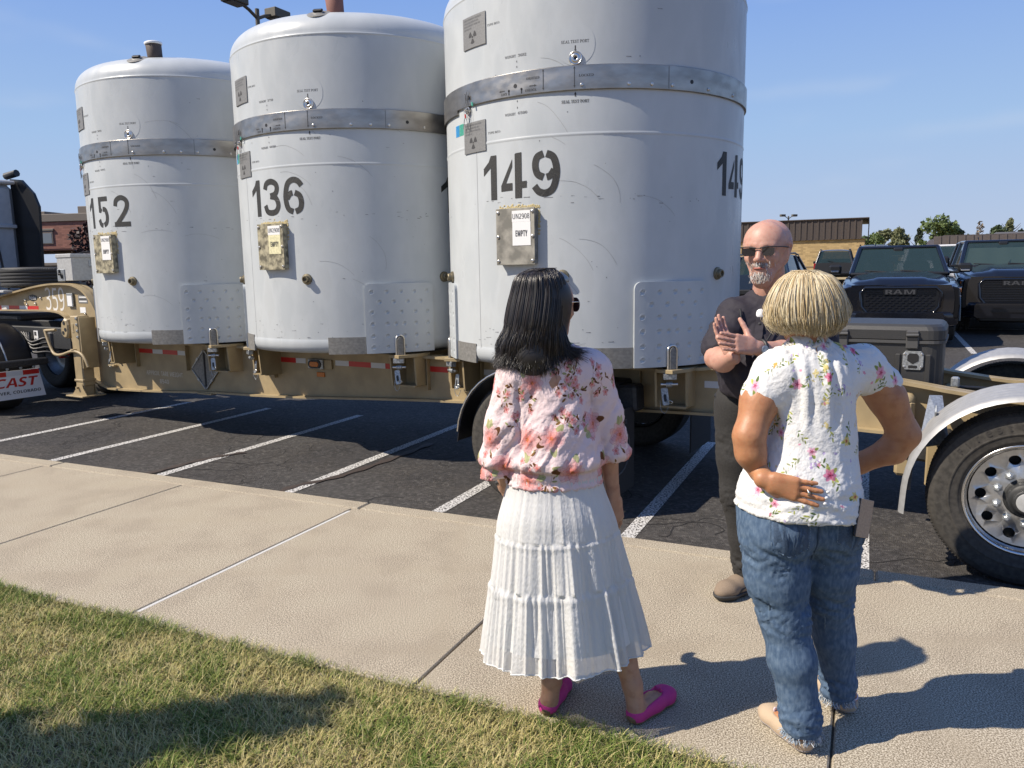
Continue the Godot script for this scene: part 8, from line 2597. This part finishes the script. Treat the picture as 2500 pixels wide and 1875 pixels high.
		var p5 := c + q * (0.086 + g.randfn(0, 0.008)) + Vector3(0, yb, 0) + sw * 1.7
		if g.randf() < 0.02: p3 += q * 0.012
		var path := curve3([crown, p1, p2, p3, p4, p5], 4)
		if i % 5 > 1: path = path.slice(int(g.randf() * 9.0))
		paths.append(path)
	put(hair, "strands", strands(paths, 0.0012, [Color(0.5, 0.4, 0.23), Color(0.45, 0.35, 0.19), Color(0.58, 0.5, 0.33), Color(0.38, 0.28, 0.15), Color(0.62, 0.55, 0.4), Color(0.53, 0.44, 0.28)], 19), hair_mat(0.42, 0.5)).set_meta("kind", "stuff")
	put(o, "earring", tube_mesh(range(11).map(func(i): return Vector3(0.862, 1.545 + cos(i * TAU / 10) * 0.012, -2.452 + sin(i * TAU / 10) * 0.012)), 0.0018, 5), M.bright, off)

func bald_man() -> void:
	var base := Vector3(1.18, 0.14, -3.66)
	var off := -base
	var o := person("bald man with a grey goatee and tinted glasses, in a black shirt, gesturing", base)
	var skin := skin_mat(0.47, 0.265, 0.2, 401)
	var hc := Vector3(1.152, 1.802, -3.5)
	var fd := Vector3(-0.56, -0.05, 0.83).normalized()
	var s := 1.14
	var f := Field.new(Vector3(0.82, 1.2, -3.95), Vector3(1.6, 1.7, -3.2), 0.0085)
	f.chain([Vector3(1.02, 1.5, -3.58), Vector3(0.965, 1.38, -3.5), Vector3(0.925, 1.33, -3.445), Vector3(0.94, 1.325, -3.39), Vector3(0.958, 1.352, -3.315)], [0.065, 0.058, 0.05, 0.05, 0.033], 0.025)
	f.chain([Vector3(1.46, 1.47, -3.72), Vector3(1.45, 1.34, -3.6), Vector3(1.36, 1.325, -3.49), Vector3(1.2, 1.36, -3.39), Vector3(1.085, 1.378, -3.335)], [0.065, 0.058, 0.052, 0.046, 0.033], 0.025)
	f.cone(Vector3(1.19, 1.7, -3.56), Vector3(1.2, 1.54, -3.6), 0.068, 0.078, 0.03)
	f.cone(Vector3(1.2, 1.5, -3.6), Vector3(1.2, 1.25, -3.6), 0.12, 0.13, 0.03)
	var body := put(o, "body", field_mesh(f), skin, off)
	var h := Field.new(Vector3(0.98, 1.56, -3.68), Vector3(1.32, 1.96, -3.3), 0.004)
	head_field(h, hc, fd, Vector3.UP, s, true)
	h.cone(hc + Vector3(0.03, -0.09, -0.04), Vector3(1.2, 1.56, -3.59), 0.066, 0.075, 0.03)
	h.ball(hc + fd * 0.055 + Vector3(0, -0.125, 0), 0.04, 0.03)
	var head := put(body, "head", field_mesh(h), skin)
	var r := fd.cross(Vector3.UP).normalized()
	var u := r.cross(fd).normalized()
	var at := func(x: float, y: float, z: float) -> Vector3: return hc + (r * x + u * y + fd * z) * s
	for x in [-0.0315, 0.0315]:
		var eb := MB.new()
		eb.sphere(at.call(x, 0.006, 0.078), Vector3.ONE * 0.0125 * s, 8)
		put(head, "eye", eb.mesh(), M.label)
		var ib := MB.new()
		ib.sphere(at.call(x, 0.006, 0.0862), Vector3.ONE * 0.006 * s, 6)
		put(head, "iris", ib.mesh(), M.ink)
	var g := RandomNumberGenerator.new()
	g.seed = 15
	# goatee, moustache and brows as short hairs
	var bp := []
	for i in 430:
		var x := g.randfn(0, 0.016)
		var y := g.randf_range(-0.112, -0.074)
		if i % 3 == 0:
			y = -0.044 + g.randfn(0, 0.004)
			x = g.randfn(0, 0.017)
		elif i % 5 == 0:
			x = (0.03 + g.randfn(0, 0.003)) * (1.0 if g.randf() < 0.5 else -1.0)
			y = g.randf_range(-0.1, -0.045)
		var z := 0.097 - x * x * 14.0
		var p: Vector3 = at.call(x, y, z)
		# come forward onto the skin
		var q := p + fd * 0.03
		for k in 20:
			var c := ((q - h.lo) / h.h).round()
			if h.f[(int(c.z) * h.ny + int(c.y)) * h.nx + int(c.x)] < 0.0015: break
			q -= fd * 0.003
		var d := (fd * 0.5 - u * 0.8 + r * x * 8.0).normalized()
		bp.append([q - fd * 0.001, q + d * 0.006, q + d * 0.012 - u * 0.002])
	put(head, "goatee", strands(bp, 0.0008, [Color(0.5, 0.46, 0.42), Color(0.36, 0.31, 0.27), Color(0.62, 0.6, 0.57)], 3), hair_mat(0.6, 0.3)).set_meta("kind", "stuff")
	var lb := MB.new()
	lb.tube(curve3([at.call(-0.022, -0.063, 0.094), at.call(0, -0.0615, 0.1), at.call(0.022, -0.063, 0.094)], 5), [0.002, 0.003, 0.0038, 0.004, 0.0042, 0.0045, 0.0042, 0.004, 0.0038, 0.003, 0.002], 7)
	put(head, "lips", lb.mesh(), skin_mat(0.38, 0.13, 0.1, 409))
	# glasses with smoky lenses
	var gl: StandardMaterial3D = mat(0.02, 0.02, 0.024, 0.06)
	gl.albedo_color.a = 0.94
	gl.transparency = BaseMaterial3D.TRANSPARENCY_ALPHA
	var frame := put(o, "glasses", tube_mesh([at.call(-0.012, 0.014, 0.113), at.call(0.012, 0.014, 0.113)], 0.0022, 6), M.black, off)
	for x in [1.0, -1.0]:
		var mb := MB.new(Transform3D(Basis(r * -x, u, (r * -x).cross(u)).rotated(u, x * 0.25), at.call(x * 0.037, 0.003, 0.108)))
		mb.prism(v2([-0.03, 0.014, 0.027, 0.016, 0.031, 0.004, 0.022, -0.019, -0.018, -0.02, -0.03, -0.008]), 0.002, 0.0)
		put(frame, "lens", mb.mesh(), gl)
		put(frame, "brow_bar", tube_mesh([at.call(x * 0.008, 0.016, 0.114), at.call(x * 0.037, 0.0205, 0.111), at.call(x * 0.066, 0.019, 0.1)], 0.0026, 6), M.black)
		put(frame, "temple", tube_mesh([at.call(x * 0.066, 0.019, 0.1), at.call(x * 0.083, 0.017, 0.06), at.call(x * 0.088, 0.012, 0.0)], 0.0026, 6), M.black)
	# hands: the left one laid flat over the open right palm, thumb up
	var hl := Field.new(Vector3(0.8, 1.28, -3.42), Vector3(1.14, 1.54, -3.16), 0.0035)
	hl.cone(Vector3(1.1, 1.375, -3.345), Vector3(1.06, 1.385, -3.318), 0.034, 0.03, 0.01)
	hand_field(hl, Vector3(1.05, 1.39, -3.31), Vector3(-0.9, 0.2, 0.28), Vector3(-0.2, -0.25, -0.9), -1.0, [0.04, 0.05, 0.06, 0.08], 0.35, 0.85, 1.08)
	put(body, "hand", field_mesh(hl), skin)
	var hr := Field.new(Vector3(0.82, 1.28, -3.42), Vector3(1.06, 1.54, -3.2), 0.0035)
	hr.cone(Vector3(0.957, 1.345, -3.335), Vector3(0.955, 1.36, -3.325), 0.034, 0.03, 0.01)
	hand_field(hr, Vector3(0.96, 1.36, -3.328), Vector3(-0.3, 0.75, -0.35), Vector3(0.45, 0.35, 0.8), 1.0, [0.12, 0.12, 0.14, 0.16], 0.6, 0.7, 1.08)
	put(body, "hand", field_mesh(hr), skin)
	var watch := put(o, "watch", tube_mesh(range(15).map(func(i): return Vector3(1.092, 1.377, -3.338) + Vector3(-0.28, 0, -0.9).normalized() * cos(i * TAU / 14) * 0.037 + Vector3(0.05, 1, 0).normalized() * sin(i * TAU / 14) * 0.037), 0.01, 6), M.black, off)
	put(watch, "watch_face", lathe_mesh([Vector2(0.019, 0), Vector2(0.019, 0.006), Vector2(0.015, 0.008), Vector2(0, 0.008)], 16, false), M.galv, Vector3(1.092, 1.378, -3.3), Vector3(1.45, 0.2, 0))
	# trousers
	M.charcoal = grainy(0.02, 0.019, 0.018, 0.3, 0.04, 4.0, 0.85)
	var tr := Field.new(Vector3(0.9, 0.18, -3.95), Vector3(1.5, 1.2, -3.45), 0.01)
	tr.cone(Vector3(1.11, 1.08, -3.65), Vector3(1.27, 1.08, -3.7), 0.135, 0.135, 0.05)
	tr.chain([Vector3(1.105, 1.0, -3.655), Vector3(1.098, 0.82, -3.64), Vector3(1.1, 0.64, -3.635), Vector3(1.13, 0.42, -3.63), Vector3(1.15, 0.23, -3.63)], [0.125, 0.105, 0.088, 0.072, 0.066], 0.03)
	tr.chain([Vector3(1.28, 1.0, -3.72), Vector3(1.3, 0.82, -3.74), Vector3(1.32, 0.64, -3.75), Vector3(1.34, 0.42, -3.76), Vector3(1.35, 0.23, -3.77)], [0.125, 0.105, 0.088, 0.072, 0.066], 0.03)
	tr.trim(Vector3(0, 0.225, 0), Vector3.DOWN)
	var n := FastNoiseLite.new()
	n.seed = 18
	n.frequency = 1.0
	put(o, "trousers", field_mesh(tr, func(p: Vector3) -> float:
		var kn := exp(-pow((p.y - 0.62) / 0.08, 2.0)) + 1.6 * exp(-pow((p.y - 0.29) / 0.06, 2.0)) + 0.7 * exp(-pow((p.y - 0.9) / 0.08, 2.0))
		return (0.5 - absf(n.get_noise_3d(p.x * 7.0, p.y * 20.0 + p.x * 8.0, p.z * 7.0)) * 2.0) * 0.011 * kn), M.charcoal, off)
	put(o, "belt", tube_mesh(range(25).map(func(i): return Vector3(1.175 + sin(i * TAU / 24) * 0.185, 1.115, -3.665 + cos(i * TAU / 24) * 0.12)), 0.014, 6), M.black, off)
	# short sleeved shirt over a broad chest and belly
	M.shirt = grainy(0.016, 0.013, 0.021, 0.15, 0.05, 6.0, 0.8, 0.0, 421, 1.0)
	var b := Field.new(Vector3(0.8, 1.04, -4.0), Vector3(1.66, 1.68, -3.28), 0.0095)
	b.cone(Vector3(1.19, 1.44, -3.6), Vector3(1.16, 1.27, -3.56), 0.165, 0.185, 0.06)
	b.cone(Vector3(1.16, 1.27, -3.56), Vector3(1.17, 1.12, -3.61), 0.185, 0.165, 0.06)
	b.cone(Vector3(1.3, 1.42, -3.66), Vector3(1.27, 1.2, -3.66), 0.16, 0.16, 0.06)
	b.cone(Vector3(1.06, 1.5, -3.58), Vector3(1.42, 1.5, -3.7), 0.085, 0.09, 0.06)
	b.cone(Vector3(1.19, 1.56, -3.59), Vector3(1.2, 1.5, -3.6), 0.085, 0.11, 0.05)
	b.chain([Vector3(1.04, 1.5, -3.58), Vector3(0.975, 1.405, -3.52), Vector3(0.942, 1.36, -3.49)], [0.086, 0.078, 0.074], 0.035)
	b.chain([Vector3(1.44, 1.49, -3.71), Vector3(1.47, 1.38, -3.66), Vector3(1.46, 1.34, -3.62)], [0.088, 0.08, 0.076], 0.035)
	# cuffs end above the elbows; hem falls lower at the front tail
	b.cone(Vector3(0.88, 1.27, -3.41), Vector3(0.935, 1.28, -3.4), 0.085, 0.08, 0.012, Vector3.ZERO, 1.0, true)
	b.trim(Vector3(1.0, 1.145, 0), Vector3(-0.25, -1, 0.0).normalized())
	var shirt := put(o, "shirt", field_mesh(b, func(p: Vector3) -> float:
		var e := (0.5 - absf(n.get_noise_3d(p.x * 6.0 + p.y * 5.0, p.y * 4.0, p.z * 6.0)) * 2.0) * 0.011
		return e + n.get_noise_3d(p.x * 16.0, p.y * 14.0, p.z * 16.0) * 0.004), M.shirt, off)
	# collar, button strip and buttons along the chest line
	var fr := Vector3(-0.42, 0, 0.9).normalized()
	var sd := fr.cross(Vector3.UP).normalized()
	var front := func(t: float, x: float) -> Vector3:
		var p := Vector3(1.185, 1.56 - t, -3.6) + sd * x
		var q := p + fr * 0.3
		for k in 100:
			var c := ((q - b.lo) / b.h).round()
			if b.f[clampi((int(c.z) * b.ny + int(c.y)) * b.nx + int(c.x), 0, b.f.size() - 1)] < 0.004: break
			q -= fr * 0.004
		return q + fr * 0.006
	var strip := []
	for i in 22: strip.append(front.call(0.05 + i * 0.015, 0.0))
	put(shirt, "button_strip", sheet(2, 21, func(a: float, c: float) -> Vector3: return (strip[int(round(c * 21))] as Vector3) + sd * (a - 0.5) * 0.034, false, null, Vector2.ONE), M.shirt)
	for i in 4: put(shirt, "button", lathe_mesh([Vector2(0.006, 0), Vector2(0.005, 0.002), Vector2(0, 0.0022)], 10, true, Transform3D(Basis(sd, fr, Vector3.UP), (strip[2 + i * 5] as Vector3) + fr * 0.003)), M.ink)
	for x in [1.0, -1.0]:
		var cb := MB.new()
		var nk := Vector3(1.195, 1.575, -3.585)
		var side: Vector3 = sd * x
		var ring0 := []
		var ring1 := []
		for i in 9:
			var a := PI * i / 8.0
			var d: Vector3 = fr * cos(a) + side * sin(a)
			ring0.append(nk + d * 0.082 + Vector3(0, 0.055 - 0.03 * maxf(0.0, cos(a)), 0))
			ring1.append(nk + d * (0.1 + 0.02 * maxf(0.0, cos(a))) + side * 0.03 * maxf(0.0, cos(a)) + Vector3(0, 0.01 - 0.045 * maxf(0.0, cos(a)), 0))
		cb.loft([ring0, ring1], false, false)
		cb.loft([ring1.map(func(p): return p + Vector3(0, -0.002, 0)), ring0.map(func(p): return p - (p - nk) * 0.05)], false, false)
		put(shirt, "collar", cb.mesh(), M.shirt)
	# undershirt showing at the throat, cord of the glasses
	var ub := MB.new()
	ub.sphere(front.call(0.045, 0.0) - fr * 0.02, Vector3(0.026, 0.03, 0.022), 8)
	put(o, "undershirt", ub.mesh(), M.label, off)
	var cord := []
	for q in [[0.0, 0.085], [0.05, 0.075], [0.1, 0.055], [0.15, 0.025], [0.165, 0.0], [0.15, -0.03], [0.1, -0.055], [0.05, -0.07], [0.0, -0.08]]: cord.append((front.call(q[0] + 0.015, q[1]) as Vector3) + fr * 0.008)
	var cd := put(o, "glasses_cord", tube_mesh(curve3(cord, 4), 0.0045, 6), M.black, off)
	var bead := MB.new()
	bead.sphere((front.call(0.165, 0.03) as Vector3) + fr * 0.01, Vector3.ONE * 0.009, 6)
	put(cd, "cord_slide", bead.mesh(), M.label)
	# trainers
	M.suede = grainy(0.2, 0.15, 0.105, 0.12, 0.05, 6.0, 0.85)
	for q in [[Vector3(1.2, 0.143, -3.665), Vector3(0.985, 0.143, -3.52)], [Vector3(1.4, 0.143, -3.82), Vector3(1.22, 0.143, -3.62)]]:
		var d: Vector3 = q[1] - q[0]
		var sf := Field.new((q[0] as Vector3).min(q[1]) - Vector3(0.1, 0.03, 0.1), (q[0] as Vector3).max(q[1]) + Vector3(0.1, 0.15, 0.1), 0.005)
		shoe_field(sf, q[0] + Vector3(0, 0.018, 0), q[1] + Vector3(0, 0.018, 0), 1.25, 0.006)
		sf.cone(q[0] + d * 0.15 + Vector3(0, 0.06, 0), q[0] + d * 0.2 + Vector3(0, 0.11, 0), 0.045, 0.042, 0.02)
		sf.trim(Vector3(0, 0.165, 0), Vector3.DOWN)
		var sh := put(o, "trainer", field_mesh(sf), M.suede, off)
		var so := Field.new((q[0] as Vector3).min(q[1]) - Vector3(0.1, 0.03, 0.1), (q[0] as Vector3).max(q[1]) + Vector3(0.1, 0.1, 0.1), 0.005)
		shoe_field(so, q[0] + Vector3(0, 0.01, 0), q[1] + Vector3(0, 0.01, 0), 1.33, 0.01)
		so.trim(Vector3(0, 0.172, 0), Vector3.UP)
		so.trim(Vector3(0, 0.1415, 0), Vector3.DOWN)
		put(sh, "sole", field_mesh(so), M.rubber)
		var rt := d.normalized().cross(Vector3.UP)
		for k in 4:
			var c: Vector3 = q[0] + d * (0.42 + k * 0.09) + Vector3(0, 0.098 - k * 0.011, 0)
			put(sh, "lace", tube_mesh(curve3([c - rt * 0.026 - Vector3(0, 0.008, 0), c + Vector3(0, 0.004, 0), c + rt * 0.026 - Vector3(0, 0.008, 0)], 3), 0.004, 6), M.black)
		for sgn in [1.0, -1.0]: put(sh, "side_overlay", tube_mesh(curve3([q[0] + d * 0.3 + rt * sgn * 0.046 + Vector3(0, 0.045, 0), q[0] + d * 0.5 + rt * sgn * 0.047 + Vector3(0, 0.05, 0), q[0] + d * 0.7 + rt * sgn * 0.046 + Vector3(0, 0.035, 0)], 4), 0.009, 6), M.black)
func details() -> void: pass
